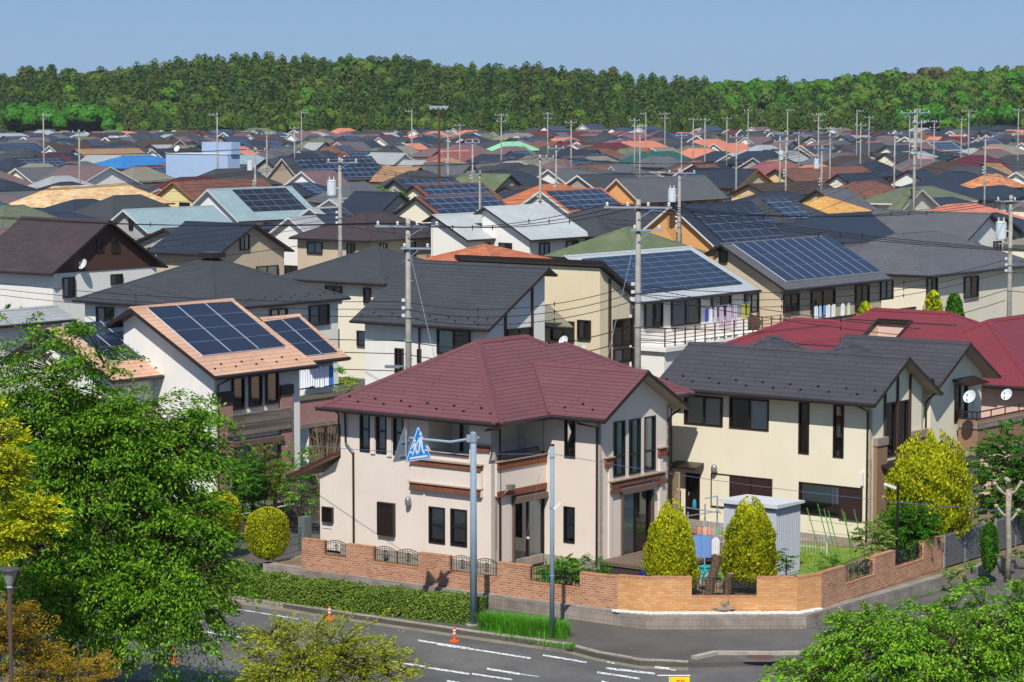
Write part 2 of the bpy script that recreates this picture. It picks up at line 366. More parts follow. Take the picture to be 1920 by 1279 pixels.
def roof(parent,polys,mats,th=.14,ze=None,gut=True,caps=True,guards=None,capm=None,gm=None,gr=.07,capw=.16):
    """polys: list of planar 3-D polygons (world). mats: top, edge/soffit."""
    key=lambda p:(round(p[0],2),round(p[1],2),round(p[2],2))
    edges={}
    mb=MB(); PN=[]
    for k,p in enumerate(polys):
        p=[Vector(q) for q in p]; n=Vector()
        for i in range(len(p)): n+=p[i].cross(p[(i+1)%len(p)])
        if n.z<0: p=p[::-1]; n=-n
        n.normalize(); polys[k]=p; PN.append(n)
        for i in range(len(p)): edges.setdefault(frozenset((key(p[i]),key(p[(i+1)%len(p)]))),[]).append((k,i))
    dz=Vector((0,0,-th)); gmb=MB(); cmb=MB()
    for k,p in enumerate(polys):
        mb.face(p,0); mb.face([q+dz for q in reversed(p)],2)
        for i in range(len(p)):
            a,b=p[i],p[(i+1)%len(p)]; e=edges[frozenset((key(a),key(b)))]
            if len(e)==1:
                mb.face([a+dz,b+dz,b,a],1)
                if abs(a.z-b.z)<.02 and gut and (ze is None or abs(a.z-ze)<.1):
                    out=(b-a).cross(Vector((0,0,1))).normalized(); off=out*(gr*.9)+Vector((0,0,-.08))
                    MB().tube([a+off,b+off],gr,8).build('gutter',gm or gutter_m,parent,uv=False)
            elif e[0]==(k,i) and caps:
                k2=e[1][0]; c2=sum(polys[k2],Vector())/len(polys[k2])
                if (c2-a).dot(PN[k])<-.02:
                    up=(PN[k]+PN[k2]).normalized(); d=(b-a).normalized(); 
                    for kk in (k,k2):
                        sd_=PN[kk].cross(d); cc=sum(polys[kk],Vector())/len(polys[kk])
                        if (cc-a).dot(sd_)<0: sd_=-sd_
                        o_=PN[kk]*.02; w_=sd_*capw
                        cmb.hexa([a,b,b+w_,a+w_,a+up*.045,b+up*.045,b+w_+o_,a+w_+o_])
    if guards:
        for k in guards:
            p=polys[k]; n=PN[k]; zmin=min(q.z for q in p)
            for i in range(len(p)):
                a,b=p[i],p[(i+1)%len(p)]
                if abs(a.z-zmin)<.02 and abs(b.z-zmin)<.02:
                    d=(b-a); L=d.length; d.normalize(); s_=n.cross(d)
                    for j in range(int(L/.6)):
                        q=a+d*(.4+j*.6)+s_*(.45+.28*(j%2))
                        if (.4+j*.6)>L-.3: break
                        mb.beam(q+n*.03-d*.04,q+n*.03+d*.04,.05,.06,3)
    o=mb.build('roof',[mats[0],mats[1],mats[2] if len(mats)>2 else mats[1],frame_bk],parent)
    if cmb.v: cmb.build('ridge_cap',capm or mats[0],o)
    return o
def plane_pt(p0,n,px,py):
    d=ray(px,py); return CAM+d*((p0-CAM).dot(n)/d.dot(n))
def array4(parent,p0,n,corners,cols,rows,mod=True,mat=None,h=.07,gap=.045,name='solar_array'):
    """solar array on a roof plane; corners: pixels TL,TR,BR,BL"""
    c=[plane_pt(p0+n*h,n,*q) if not isinstance(q,Vector) else q+n*h for q in corners]
    mat=mat or m_solar()
    fr=MB(); 
    fr.hexa([c[0]-n*(h-.01),c[1]-n*(h-.01),c[2]-n*(h-.01),c[3]-n*(h-.01)]+[q-n*.025 for q in c]); o=fr.build(name,m_plain('solar_frame','c6cad0',.45,.4) if mod else frame_bk,parent,uv=False)
    L=lambda s,t:(c[0]*(1-s)+c[1]*s)*(1-t)+(c[3]*(1-s)+c[2]*s)*t
    W_=(c[1]-c[0]).length; H_=(c[3]-c[0]).length
    if not mod: cols=rows=1; gap=.0
    gx_,gy_=gap if isinstance(gap,tuple) else (gap,gap)
    for i in range(cols):
        for j in range(rows):
            ga=gx_/2/W_; gb=gy_/2/H_
            s0,s1,t0,t1=i/cols+ga,(i+1)/cols-ga,j/rows+gb,(j+1)/rows-gb
            q=[L(s0,t0),L(s1,t0),L(s1,t1),L(s0,t1)]
            m_=MB(); m_.hexa([x-n*.03 for x in q]+[x+n*.01 for x in q]); m_.build('solar_panel',mat,o)
    if cols*rows>1:
        rl=MB(); q=n*.017
        for i in range(1,cols): rl.beam(L(i/cols,0)+q,L(i/cols,1)+q,gx_*1.1,.008)
        rl.build('rail',m_plain('rail_silver','8f969f',.5,.3),o,uv=False); rl=MB()
        for j in range(1,rows): rl.beam(L(0,j/rows)+n*.012,L(1,j/rows)+n*.012,gy_*.9,.008)
        rl.build('rail',m_plain('rail_silver','8f969f',.5,.3),o,uv=False)
    return o
# ================================================================ ground, roads
RZ=-.66; SZ=-.52          # road and pavement levels; gardens are at 0
asph=m_ground('asphalt_road','545250','716e6b',.45,45,.9,.35); asph2=m_ground('asphalt_pavement','585450','68635e',.6,60,.92,.45)
concm=m_ground('weathered_concrete','6f685e','968d80',1.6,30,.9,.3); soil=m_ground('town_ground','5c564b','7b7468',.15,8,.95,.3)
lawn=m_ground('lawn_grass','5f7d2a','86a03c',2.5,90,.95,.45); bedsoil=m_ground('garden_soil','6b5a45','8f7c62',1.2,35,.95,.35)
def flat(name,pts,z,mat,kind='structure',lab=None,cat=None,th=0):
    mb=MB(); P=[Vector((p[0],p[1],z)) for p in pts]
    n=(P[1]-P[0]).cross(P[2]-P[0]); 
    if n.z<0: P.reverse()
    mb.face(P)
    if th:
        for i in range(len(P)): a,b=P[i],P[(i+1)%len(P)]; d=Vector((0,0,-th)); mb.face([a+d,b+d,b,a])
    o=mb.build(name,mat); 
    if kind: o['kind']=kind
    return tag(o,lab,cat)
px=lambda l,z:[tuple(pz(a,b,z))[:2] for a,b in l]
flat('ground',[(-640,-60),(640,-60),(640,1890),(-640,1890)],-1.15,soil)
# the main road in the foreground and the side street on the right
road=[(-60,60),(40,60)]+px([(1700,1262),(1440,1250),(1330,1249),(1290,1252),(1200,1248),(1120,1232),(1060,1216),(890,1194),(600,1152),(400,1117)],RZ)+[tuple(pz(400,1117,RZ)[:2]+0*pz(0,900,0)[:2])]
pA=pz(400,1117,RZ); pB=pz(890,1194,RZ); dr=(pA-pB).normalized(); far=pA+dr*70
flat('road',[(-90,45),(90,45),(90,81),(0,92),(far.x+4,far.y+8),(-90,far.y+8)],RZ,asph)
# gardens (one raised slab), pavement
ret_top=[(493,1056),(879,1110),(1214,1155),(1512,1154),(1700,1100),(1920,1038)]; 
RT=-.08
w=px(ret_top,RT); e0=Vector(w[0])+ (Vector(w[0])-Vector(w[1])).normalized()*.2
YB=Vector((math.sin(TH),math.cos(TH)))
wL=Vector(w[0]); wR=Vector(w[-1])+(Vector(w[-1])-Vector(w[-2])).normalized()*160
ins=[Vector(q)+YB*.12 for q in w]; ins[-2]+=Vector((-.1,.05))
slab=[tuple(ins[0]+YB*0)]+[tuple(q) for q in ins[1:-1]]+[tuple(wR+Vector((-.15,.1))),tuple(wR+Vector((-60,90))),tuple(ins[0]+YB*150)]
flat('garden_ground',slab,-.1,bedsoil,th=.6)
fl_=Vector((far.x,far.y)); 
pav=[tuple(fl_)]+px([(400,1110),(600,1144),(890,1186),(1060,1210),(1120,1226),(1200,1240),(1290,1243),(1310,1243),(1440,1239),(2050,1236)],SZ)
pav+=[tuple(wR+Vector((34,-20))),tuple(wR+Vector((.1,-.1)))]+[(q[0]+YB.x*.1,q[1]+YB.y*.1) for q in reversed(w[:-1])]+[tuple(wL+YB*60),tuple(fl_+YB*60)]
flat('pavement',pav,SZ,asph2,th=.3)
patch=px([(1265,1178),(1330,1180),(1520,1179),(1900,1075),(1900,1180),(1445,1241),(1395,1241)],SZ+.004)
flat('side_street',patch,SZ+.004,m_ground('asphalt_side_street','5a5754','6a6763',.7,60,.92,.25))
# kerb as one chain of stones
kl=px([(380,1116),(600,1151),(890,1194),(1060,1217),(1120,1233),(1200,1247),(1290,1251)],RZ)
kl=[tuple(Vector(kl[0])+Vector(dr[:2])*60)]+kl
mb=MB()
def wallchain(mb,pts,wd,z0,z1,mi=0,side=1):
    P=[Vector(p) for p in pts]; N=[]
    for i in range(len(P)):
        d=Vector((0,0))
        if i>0: d+=(P[i]-P[i-1]).normalized()
        if i<len(P)-1: d+=(P[i+1]-P[i]).normalized()
        d.normalize(); n=Vector((-d.y,d.x))*side
        if 0<i<len(P)-1: n=n/max(.5,n.dot(Vector((-(P[i]-P[i-1]).normalized().y,(P[i]-P[i-1]).normalized().x))*side))
        N.append(n)
    for i in range(len(P)-1):
        a,b,c,d=P[i],P[i+1],P[i+1]+N[i+1]*wd,P[i]+N[i]*wd
        v=lambda q,z:(q.x,q.y,z)
        mb.hexa([v(a,z0),v(b,z0),v(c,z0),v(d,z0),v(a,z1),v(b,z1),v(c,z1),v(d,z1)],mi)
kerbm=m_brick('kerb_stones','948a7b','a99f8f','5b554c',.6,.6,.012)
wallchain(mb,kl,.17,RZ-.2,SZ+.03); k=mb.build('kerb',kerbm); struct(k)
mb=MB(); wallchain(mb,px([(1306,1246),(1345,1237),(1444,1238),(1560,1236)],RZ),.22,RZ-.2,SZ+.10); struct(mb.build('kerb',m_ground('kerb_light','958d80','b3ab9c',3,40)))
# gutter strip of dirt along the kerb
mb=MB(); kk=px([(380,1122),(600,1157),(890,1200),(1060,1224),(1120,1240),(1200,1254),(1290,1258)],RZ)
for i in range(len(kk)-1): 
    a,b=kk[i],kk[i+1]; c,d=kl[i+2],kl[i+1]; mb.face([(a[0],a[1],RZ+.004),(b[0],b[1],RZ+.004),(c[0],c[1],RZ+.004),(d[0],d[1],RZ+.004)])
struct(mb.build('gutter_channel',m_ground('gutter_concrete','77705f','8f8672',1.5,20)))
paint=NB('worn_road_paint'); n_=paint.ramp(paint.noise(9,5,geo(paint),.75),[(.42,(.11,.11,.11)),(.52,(.72,.72,.72))]); paint.l(n_,paint.b.inputs[0]); paint.set(.8,.3)
def stripes(quads):
    mb=MB()
    for q in quads:
        P=[pz(a,b,RZ+.005) for a,b in q]
        if (P[1]-P[0]).cross(P[2]-P[0]).z<0: P.reverse()
        mb.face(P)
    struct(mb.build('road_marking',paint.m))
st=lambda x0,y0,x1,y1,h,q=.72:[(x0,y0),(x1,y1),(x1,y1+h*q),(x0,y0+h*q)]
stripes([st(783,1199,820,1205,4),st(820,1205,880,1214,6),st(880,1215,995,1233,3.5),st(1018,1227,1085,1238,4),st(1085,1239,1100,1241,3),
 st(365,1180,458,1194,3.5),st(730,1238,800,1249,4),st(800,1250,880,1262,4.5),st(885,1262,960,1273,4),st(913,1252,975,1262,5),st(975,1263,1010,1268,2),
 st(1120,1259,1200,1271,4.5),st(1136,1251,1226,1261,5),st(1195,1259,1228,1262,3),st(1228,1249,1255,1252,5),st(1256,1254,1268,1256,3),st(838,1275,870,1280,5),st(1128,1276,1150,1281,4),st(400,1134,560,1160,2.2),st(1138,1240,1152,1243,3)])
# manhole and iron lid
mb=MB(); c=pz(1425,1231,SZ+.006); mb.lathe((c.x,c.y,c.z),[(.42,0),(.40,.012),(0.001,.014)],20); tag(mb.build('manhole_cover',m_plain('rusty_iron','6b4a42',.8,.3,.3,.3,9)),'round rusty manhole cover at the mouth of the side street','manhole cover')
# ---------------------------------------------------------------- retaining wall with ribbed blocks
retm=NB('ribbed_retaining_block'); uv=uvo(retm); b1=retm.n('TexBrick',offset=0.0); retm.l(uv,b1.inputs[0]); b1.inputs['Scale'].default_value=1; b1.inputs['Brick Width'].default_value=.055; b1.inputs['Row Height'].default_value=.21; b1.inputs['Mortar Size'].default_value=.006; b1.inputs['Color1'].default_value=g(.85); b1.inputs['Color2'].default_value=g(1); b1.inputs['Mortar'].default_value=g(.45)
c_=retm.ramp(retm.noise(1.4,5,geo(retm)),[(.3,srgb('7d746c')),(.7,srgb('a5998e'))]); retm.l(retm.mul(c_,b1.outputs[0]),retm.b.inputs[0]); retm.set(.9,.2); retm.bump(b1.outputs['Fac'],-.5,.01)
wl=thing('retaining_wall','low grey ribbed block retaining wall running round the corner garden','retaining wall',(*w[2],SZ))
mb=MB(); wallchain(mb,[tuple(Vector(w[0])+Vector((0,0)))]+w[1:],.30,SZ-.3,RT-.05,0,1); mb.build('block_course',retm.m,wl)
mb=MB(); wallchain(mb,w,.34,RT-.05,RT,0,1); mb.build('coping',m_ground('coping_concrete','807970','989087',2,30),wl)
mb=MB(); e=Vector(w[0]); e2=e+YB*3.2; wallchain(mb,[tuple(e2),tuple(e)],.2,SZ-.3,RT,0,1); mb.build('return_wall',retm.m,wl)
# ---------------------------------------------------------------- brick garden wall: stepped segments with iron fence panels between
brk=m_brick('russet_brick','9a6148','bd8764','c4a68c',.21,.075,.011); brk2=m_brick('amber_brick','c48c58','d5a470','b08a66',.25,.085,.008)
ironm=m_plain('black_iron','1b1b1d',.45,.5)
def brickwall(label,A,B_,zb,segs,mat,wd=.2,open_z=None,panels=1,scroll=True):
    """A,B_: ground points of the outer face; segs: list of (s0,s1,ztop,kind)"""
    A=Vector(A);B_=Vector(B_); L=(B_-A).length; d=(B_-A)/L; th=math.atan2(-d.y,d.x); fr=Fr(A,th)
    t=thing('brick_wall',label,'brick wall',(A.x,A.y,zb),-th); mb=MB(); cp=MB()
    for s0,s1,z,k in segs:
        mb.box(fr,s0*L,s1*L,0,wd,zb,z)
        if k=='f':
            z1=z+.62; w_=(s1-s0)*L; x0=s0*L
            f=MB(); npn=max(1,round(w_/1.25)) if panels==1 else panels
            for i in range(npn):
                a=x0+i*w_/npn+.02; b=x0+(i+1)*w_/npn-.02; n=9; top=lambda q:z1-.12+.12*math.sin(math.pi*(q-a)/(b-a))
                f.tube([fr.w(a,wd/2,z+.04),fr.w(a,wd/2,top(a)+.02)],.015,5); f.tube([fr.w(b,wd/2,z+.04),fr.w(b,wd/2,top(b)+.02)],.015,5)
                for zz in (.04,): f.tube([fr.w(a,wd/2,z+zz+.03),fr.w(b,wd/2,z+zz+.03)],.012,5)
                f.tube([fr.w(a+(b-a)*j/10,wd/2,top(a+(b-a)*j/10)) for j in range(11)],.014,5)
                f.tube([fr.w(a+(b-a)*j/10,wd/2,top(a+(b-a)*j/10)-.07) for j in range(11)],.009,4)
                f.tube([fr.w(a+(b-a)*j/10,wd/2,z+.28+.05*math.sin(math.pi*j/10)) for j in range(11)],.008,4)
                for j in range(1,n): q=a+(b-a)*j/n; f.tube([fr.w(q,wd/2,z+.07),fr.w(q,wd/2,top(q))],.008,4)
                if scroll:
                    m_=(a+b)/2; zc=z+.33
                    for sx in (-1,1):
                        for sz in (-1,1): f.tube([fr.w(m_+sx*.10*math.cos(q)*(1-q/9),wd/2-.01,zc+sz*(.08+.07*math.sin(q)*(1-q/9))) for q in [x*.6 for x in range(8)]],.009,4)
                    f.tube([fr.w(m_,wd/2-.01,zc-.17),fr.w(m_,wd/2-.01,zc+.19)],.013,5)
            f.build('iron_fence_panel',ironm,t,uv=False)
    for s0,s1,z,k in segs:
        cp.box(fr,s0*L-.004,s1*L+.004,-.006,wd+.006,z,z+.062)
    mb.build('brick_courses',mat,t); cp.build('soldier_course',m_brick('soldier_'+mat.name,'a4694c','c38e68','b08a66',.075,.21,.009),t)
    return t
a=pz(566,1066,RT); b=pz(1158,1143,RT)
fx=lambda q:(q-566)/(1158-566)
def seg(xs,A_,B_,RTz,zt,zl):     # x pixels of the wall's top steps -> fractions along the wall
    out=[]; d=(B_-A_); L=d.length; d=d/L
    def frac(x):
        r_=ray(x,1100); # intersect vertical plane through camera and column with the wall line (xy)
        k=r_.x/r_.y; # x = k*y
        return ((A_.x-k*A_.y)/(k*d.y-d.x))/L
    for x0,x1,k in xs: out.append((max(0,frac(x0)),min(1,frac(x1)),zt if k=='s' else zl,k))
    return out
brickwall('long russet brick garden wall with three arched iron fence panels, left of the corner',(a.x,a.y),(b.x,b.y),RT,
 seg([(560,607,'s'),(607,650,'f'),(650,699,'s'),(699,785,'f'),(785,842,'s'),(842,933,'f'),(933,992,'s'),(992,1087,'f'),(1087,1165,'s')],a,b,RT,.93,.42),brk)
b2=pz(1220,1148,RT); c3=pz(1494,1148,RT); d3=pz(1540,1141,RT)
brickwall('short amber brick garden wall bending at the corner beside the deck',(b.x,b.y),(b2.x,b2.y),RT,[(0,1,.98,'s')],brk2)
brickwall('amber brick garden wall with a low black fence in front of the golden conifers',(b2.x,b2.y),(c3.x,c3.y),RT,
 seg([(1215,1297,'s'),(1297,1419,'f'),(1419,1500,'s')],b2,c3,RT,1.0,.4),brk2,panels=1,scroll=False)
brickwall('short amber brick garden wall turning up the side street',(c3.x,c3.y),(d3.x,d3.y),RT,[(0,1,1.0,'s')],brk2)
e3=pz(1769,1065,RT)
brickwall('russet brick garden wall with two iron fence panels climbing the side street',(d3.x,d3.y),(e3.x,e3.y),RT,
 seg([(1540,1585,'s'),(1585,1640,'f'),(1640,1678,'s'),(1678,1732,'f'),(1732,1772,'s')],d3,e3,RT,1.02,.42),brk)
# white gravel strip at the foot of the amber wall: pale stones, countless
mb=MB(); strip=[(1150,1146),(1220,1151),(1500,1150),(1540,1141)]
P=[pz(x,y,RT) for x,y in strip]
for i in range(len(P)-1):
    a_,b_=P[i],P[i+1]; L=(b_-a_).length
    for j in range(int(L*430)):
        q=a_.lerp(b_,random.random())+Vector((random.uniform(-.05,.05),random.uniform(-.12,.15),random.uniform(0,.03))); s_=random.uniform(.012,.028)
        mb.cbox(q,s_*2,s_*1.6,s_*1.4,random.random()*3)
o=mb.build('white_gravel',m_plain('white_pebbles','e2dfda',.8,.3,0,.25,30),uv=False); tag(o,'strip of white pebbles at the foot of the amber brick wall','gravel'); o['kind']='stuff'
# louvre fence on the side street
def louvre_fence(px0,px1,y0,y1,lab,h=1.25):
    A_=pz(px0,y0,RT); B_=pz(px1,y1,RT); d=(B_-A_); L=Vector(d[:2]).length; th=math.atan2(-d.y,d.x); fr=Fr(A_,th)
    t=thing('louvre_fence',lab,'fence',(A_.x,A_.y,RT),-th); n=max(1,round(L/1.7)); m_=m_plain('grey_louvre','6c6d70',.45,.5)
    for i in range(n+1): MB().box(fr,i*L/n-.03,i*L/n+.03,-.03,.03,RT,RT+h).build('post',m_plain('fence_post_grey','8b8c8f',.4,.5),t,uv=False)
    for i in range(n):
        mb=MB(); z=RT+.05
        while z<RT+h-.08: mb.box(fr,i*L/n+.032,(i+1)*L/n-.032,-.02,.02,z,z+.05); z+=.075
        mb.box(fr,i*L/n+.032,(i+1)*L/n-.032,.021,.03,RT+.05,RT+h-.05); mb.build('louvre_panel',m_,t,uv=False)
louvre_fence(1770,1845,1066,1043,'grey louvred fence between the brick wall and the clipped green column')
louvre_fence(1866,2010,1036,992,'grey louvred fence beyond the clipped green column at the right edge')
# ================================================================ the maroon-roofed house
shm=m_shingle('maroon_shingle','704549',.215,2.4,.42,.10,.75,.017); capm=m_shingle('maroon_cap','6b3f44',9,9,.9,.05)
MF=Fr((-.48,87.353),.6526); mh=thing('maroon_roof_house','pale pink two storey house with maroon hip roof behind the brick garden wall','house',(*MF.w(-3,5,0).xy,0),-MF.th)
E_=5.3; t_=.558; w_=MF.w
zr=E_+t_*4.1; z2=E_+t_*3.5
pol=[[w_(-8.2,0,E_),w_(0,0,E_),w_(-4.1,4.1,zr)],
 [w_(0,0,E_),w_(0,12.07,E_),w_(-3.5,8.57,z2),w_(-3.5,7.56,z2),w_(-4.1,6.96,zr),w_(-4.1,4.1,zr)],
 [w_(-8.2,0,E_),w_(-4.1,4.1,zr),w_(-4.1,6.96,zr),w_(-8.2,11.06,E_)],
 [w_(-4.1,6.96,zr),w_(-3.5,7.56,z2),w_(-3.5,7.57,z2),w_(-7,11.06,E_),w_(-8.2,11.06,E_)],
 [w_(0,12.07,E_),w_(-7,12.07,E_),w_(-3.5,8.57,z2)]]
pol=[p for i,p in enumerate(pol) if i!=3]
pol+=[[w_(-4.1,6.96,zr),w_(-3.5,7.56,z2),w_(-8.2,11.06+.6,E_),w_(-8.2,11.06,E_)]]
roof(mh,pol,[shm,frame_dk,soffit_c],.16,E_,guards=[0],capm=capm,capw=.2)
yv,yw=2.93,8.17; ym=(yv+yw)/2; za=E_+t_*(ym-yv)+.02; xb=-(za-E_)/t_
wing=[[w_(2.39,yv,E_+.02),w_(2.39,ym,za),w_(xb,ym,za),w_(0,yv,E_+.02)],[w_(2.39,yw,E_+.02),w_(2.39,ym,za),w_(xb,ym,za),w_(0,yw,E_+.02)]]
roof(mh,wing,[shm,frame_dk,soffit_c],.16,E_+.02,guards=[0],capm=capm,capw=.2)
MB().beam(w_(xb,ym,za-.0),w_(-.03,yv+.03,E_+.05),.09,.1).build('valley_flashing',capm,mh,uv=False)
stc=m_stucco('pale_pink_stucco','d8cbbf',.07,.08); tband=m_brick('brown_tile_band','7a4630','95583b','5c3a2c',.06,.30,.006,0.0)
tsill=m_plain('sill_stone','a08b78',.7)
FY=.6; FX=-.6; ff=Fac(MF,'F',FY); fs=Fac(MF,'S',FX); fg=Fac(MF,'S',1.84); fwF=Fac(MF,'F',yv+.5)
T=5.47
def rects(fc,L): return [fc.rect(*q) for q in L]
Wu=rects(ff,[(675.6,779.5,693,847),(706,782,724.3,850),(738,785,756,852)]); 
for i in range(3): Wu[i]=(Wu[i][0],Wu[i][1],Wu[0][2],5.32)
bal=ff.rect(803,793,880,854); bal=(bal[0],bal[1],bal[2],5.35)
W5=ff.rect(805,950,834,1020); W6=ff.rect(845.7,954,875.3,1025); W4=ff.rect(711,940,742,1006); W7=ff.rect(606,949,626,980)
xL=-7.62
wallm=MB(); panel(wallm,ff,xL,FX,0,T,Wu+[bal,W5,W6])
bS=fs.rect(936,800,1022,845); bSz=fs.px(980,852)[1]; yS0=fs.px(936,850)[0]; yS1=yv+.5
balS=(yS0,yS1,bSz,5.35); W8=fs.rect(963,943,1020,1056)
panel(wallm,fs,FY,yS1,0,T,[balS,W8])
# wing front wall and gable wall
W9=fwF.rect(1059.6,791,1078,858.5); W9=(W9[0],W9[1],W9[2],5.2); W10=fwF.rect(1058,950,1077,1018)
panel(wallm,fwF,FX,1.84,0,5.42,[W9,W10])
W11=fg.rect(1150.8,792,1170.7,890); W12=fg.rect(1179.8,788,1199.7,885.5); W13=fg.rect(1208.5,783,1227.7,880); W14=fg.rect(1167,926,1218,1056)
for q in ('W11','W12','W13'): pass
panel(wallm,fg,yv+.5,yw-.5,0,5.44,[W11,W12,W13,W14])
P=fg.P; tri=[P(yv+.5,5.44),P(yw-.5,5.44),P(ym,za-.18)]; wallm.face(tri); wallm.face([q-(MF.w(.16,0,0)-MF.w(0,0,0)) for q in tri][::-1])
# hidden sides
wallm.box(MF,xL,xL+.16,FY+.16,11.4,0,T); wallm.box(MF,xL+.16,FX,11.4-.16,11.4,0,T); wallm.box(MF,FX-.16,FX,yw-.5,11.4-.16,0,T); wallm.box(MF,FX,1.84,yw-.66,yw-.5,0,5.42)
# loggia inner walls and floor
zf=bal[2]-.25
wallm.box(MF,bal[0]-.16,FX-1.3,1.9,2.02,zf,T); wallm.box(MF,FX-1.3,FX-1.18,1.9,yS1,zf,T); wallm.box(MF,bal[0]-.16,bal[0],FY+.16,1.9,zf,T); wallm.box(MF,bal[0],FX-.16,FY+.16,1.9,zf-.15,zf); wallm.box(MF,FX-1.18,FX-.16,1.9,yS1,zf-.15,zf)
wallm.box(MF,FX-1.18,FX-.05,yS1,yS1+.1,zf,T)
wallm.box(MF,bal[0]-.16,FX-.16,FY+.16,yS1,5.36,5.4)
wallm.build('wall',stc,mh)
for q in (Wu): win(mh,ff,q,'hung',frame_bk,cur=.9)
for q in (W5,W6): win(mh,ff,q,'hung',frame_bk)
win(mh,fs,W8,'slide',label='patio door under a roller shutter box'); win(mh,fwF,W9,'fixed',frame_bk,cur=0); win(mh,fwF,W10,'hung',frame_bk)
for q in (W11,W12,W13): win(mh,fg,q,'tall',frame_bk)
win(mh,fg,W14,'slide',frame_bk,cur=.5)
fb=Fac(MF,'F',1.9); win(mh,fb,(bal[1]-1.35,bal[1]-.2,zf+.02,zf+1.95),'slide',frame_bk,hole=False)
# shutter boxes
def sbox(fc,r,par,mat=None,h=.26,d=.22):
    mb=MB(); u0,u1,z0,z1=r; P=fc.P; a=[P(u0-.12,z1,0.003),P(u1+.12,z1,0.003),P(u1+.12,z1,d),P(u0-.12,z1,d),P(u0-.12,z1+h,0.003),P(u1+.12,z1+h,0.003),P(u1+.12,z1+h*.75,d*.9),P(u0-.12,z1+h*.75,d*.9)]
    mb.hexa(a); mb.fbox(fc,u0-.12,u0-.03,z0,z1,.032,.1); mb.fbox(fc,u1+.03,u1+.12,z0,z1,.032,.1); return mb.build('shutter_box',mat or m_plain('shutter_brown','5d4c46',.5,.4),par,uv=False)
sbox(fs,W8,mh); sbox(fg,W14,mh)
# tile bands, bay mouldings
def band(fc,x0,y0,x1,y1,n=.06,cap=True,par=None,mat=None):
    """x0,y0 top left pixel; x1,y1 bottom left pixel at x0 ; right end x pixel in x1"""
    a=fc.px(x0,y0); b=fc.px(x0,y1); c=fc.px(x1,y0)[0]; mb=MB(); mb.fbox(fc,a[0],c,b[1],a[1],.004,n); o=mb.build('tile_band',mat or tband,par or mh)
    if cap: MB().fbox(fc,a[0]-.04,c+.04,a[1],a[1]+.04,.004,n+.05).build('band_cap',tsill,o)
    return o
mbp=MB(); u0,z1=ff.px(774,859); u1=ff.px(906,880)[0]; zb_=ff.px(774,917)[1]; mbp.fbox(ff,u0,u1,zb_,z1,.003,.12); mbp.build('balcony_parapet',stc,mh)
band(ff,774,859,906,869,.18); band(ff,773.5,903,905,914,.18)
band(ff,895,834,919,846,.06,True)
band(fs,928,867,1022,882,.14); band(fs,928,922,1022,933,.14,False)
mbp=MB(); u0,z1=fs.px(928,867); u1=yS1; mbp.fbox(fs,FY,u1,fs.px(928,931)[1],z1,.003,.09); mbp.build('balcony_parapet',stc,mh)
band(fg,1141,904,1242,913,.14); band(fg,1141,919,1242,926,.12,False); band(fg,1132.7,860,1146.5,875,.1); band(fg,1233,841,1246.5,856.6,.1)
mbp=MB(); 
for x in (1143,1237): u=fg.px(x,950)[0]; mbp.fbox(fg,u-.1,u+.1,.3,fg.px(x,870 if x<1200 else 852)[1],.003,.06)
for x in (803-7,): u=ff.px(x,820)[0]; mbp.fbox(ff,u-.05,u+.05,ff.px(x,1040)[1],ff.px(x,915)[1],.003,.04)
mbp.build('wall_moulding',stc,mh)
mbp=MB()
for x in (700,731,763): u,z=ff.px(x,850 if x<710 else 855); mbp.fbox(ff,u-.1,u+.1,z-.02,5.3,.003,.05)
mbp.build('wall_moulding',stc,mh)
# balcony rail and futon bar
mb=MB(); P=fs.P; z_=bSz
mb.tube([P(FY+.1,z_+.17,.0),P(yS1-.35,z_+.17,0),P(yS1-.35,z_+.02,0)],.025,6); mb.tube([P(FY+.1,z_+.09,.0),P(yS1-.35,z_+.09,0)],.015,6); mb.tube([P(FY+.12,z_,.0),P(FY+.12,z_+.17,0)],.02,6); mb.build('balcony_rail',frame_bk,mh,uv=False)
mb=MB(); mb.tube([P(1.2,z_+.1,-.5),P(1.2,z_+.5,-.5),P(2.9,z_+.5,-.5),P(3.05,z_+.42,-.5),P(3.05,z_-.1,-.5)],.025,6); mb.tube([P(1.2,z_+.38,-.5),P(2.95,z_+.38,-.5)],.015,6); mb.build('laundry_frame',metalg,mh,uv=False)
mb=MB(); P=ff.P; mb.tube([P(bal[0]+.05,bal[2]+.09,-.05),P(bal[1]-.05,bal[2]+.09,-.05)],.022,6); mb.build('balcony_rail',frame_bk,mh,uv=False)
MB().fbox(ff,bal[0],bal[1],bal[2]-.05,bal[2],-.02,.07).build('balcony_sill',frame_dk,mh,uv=False); MB().fbox(fs,FY+.1,yS1,bSz-.05,bSz,-.02,.04).build('balcony_sill',frame_dk,mh,uv=False)
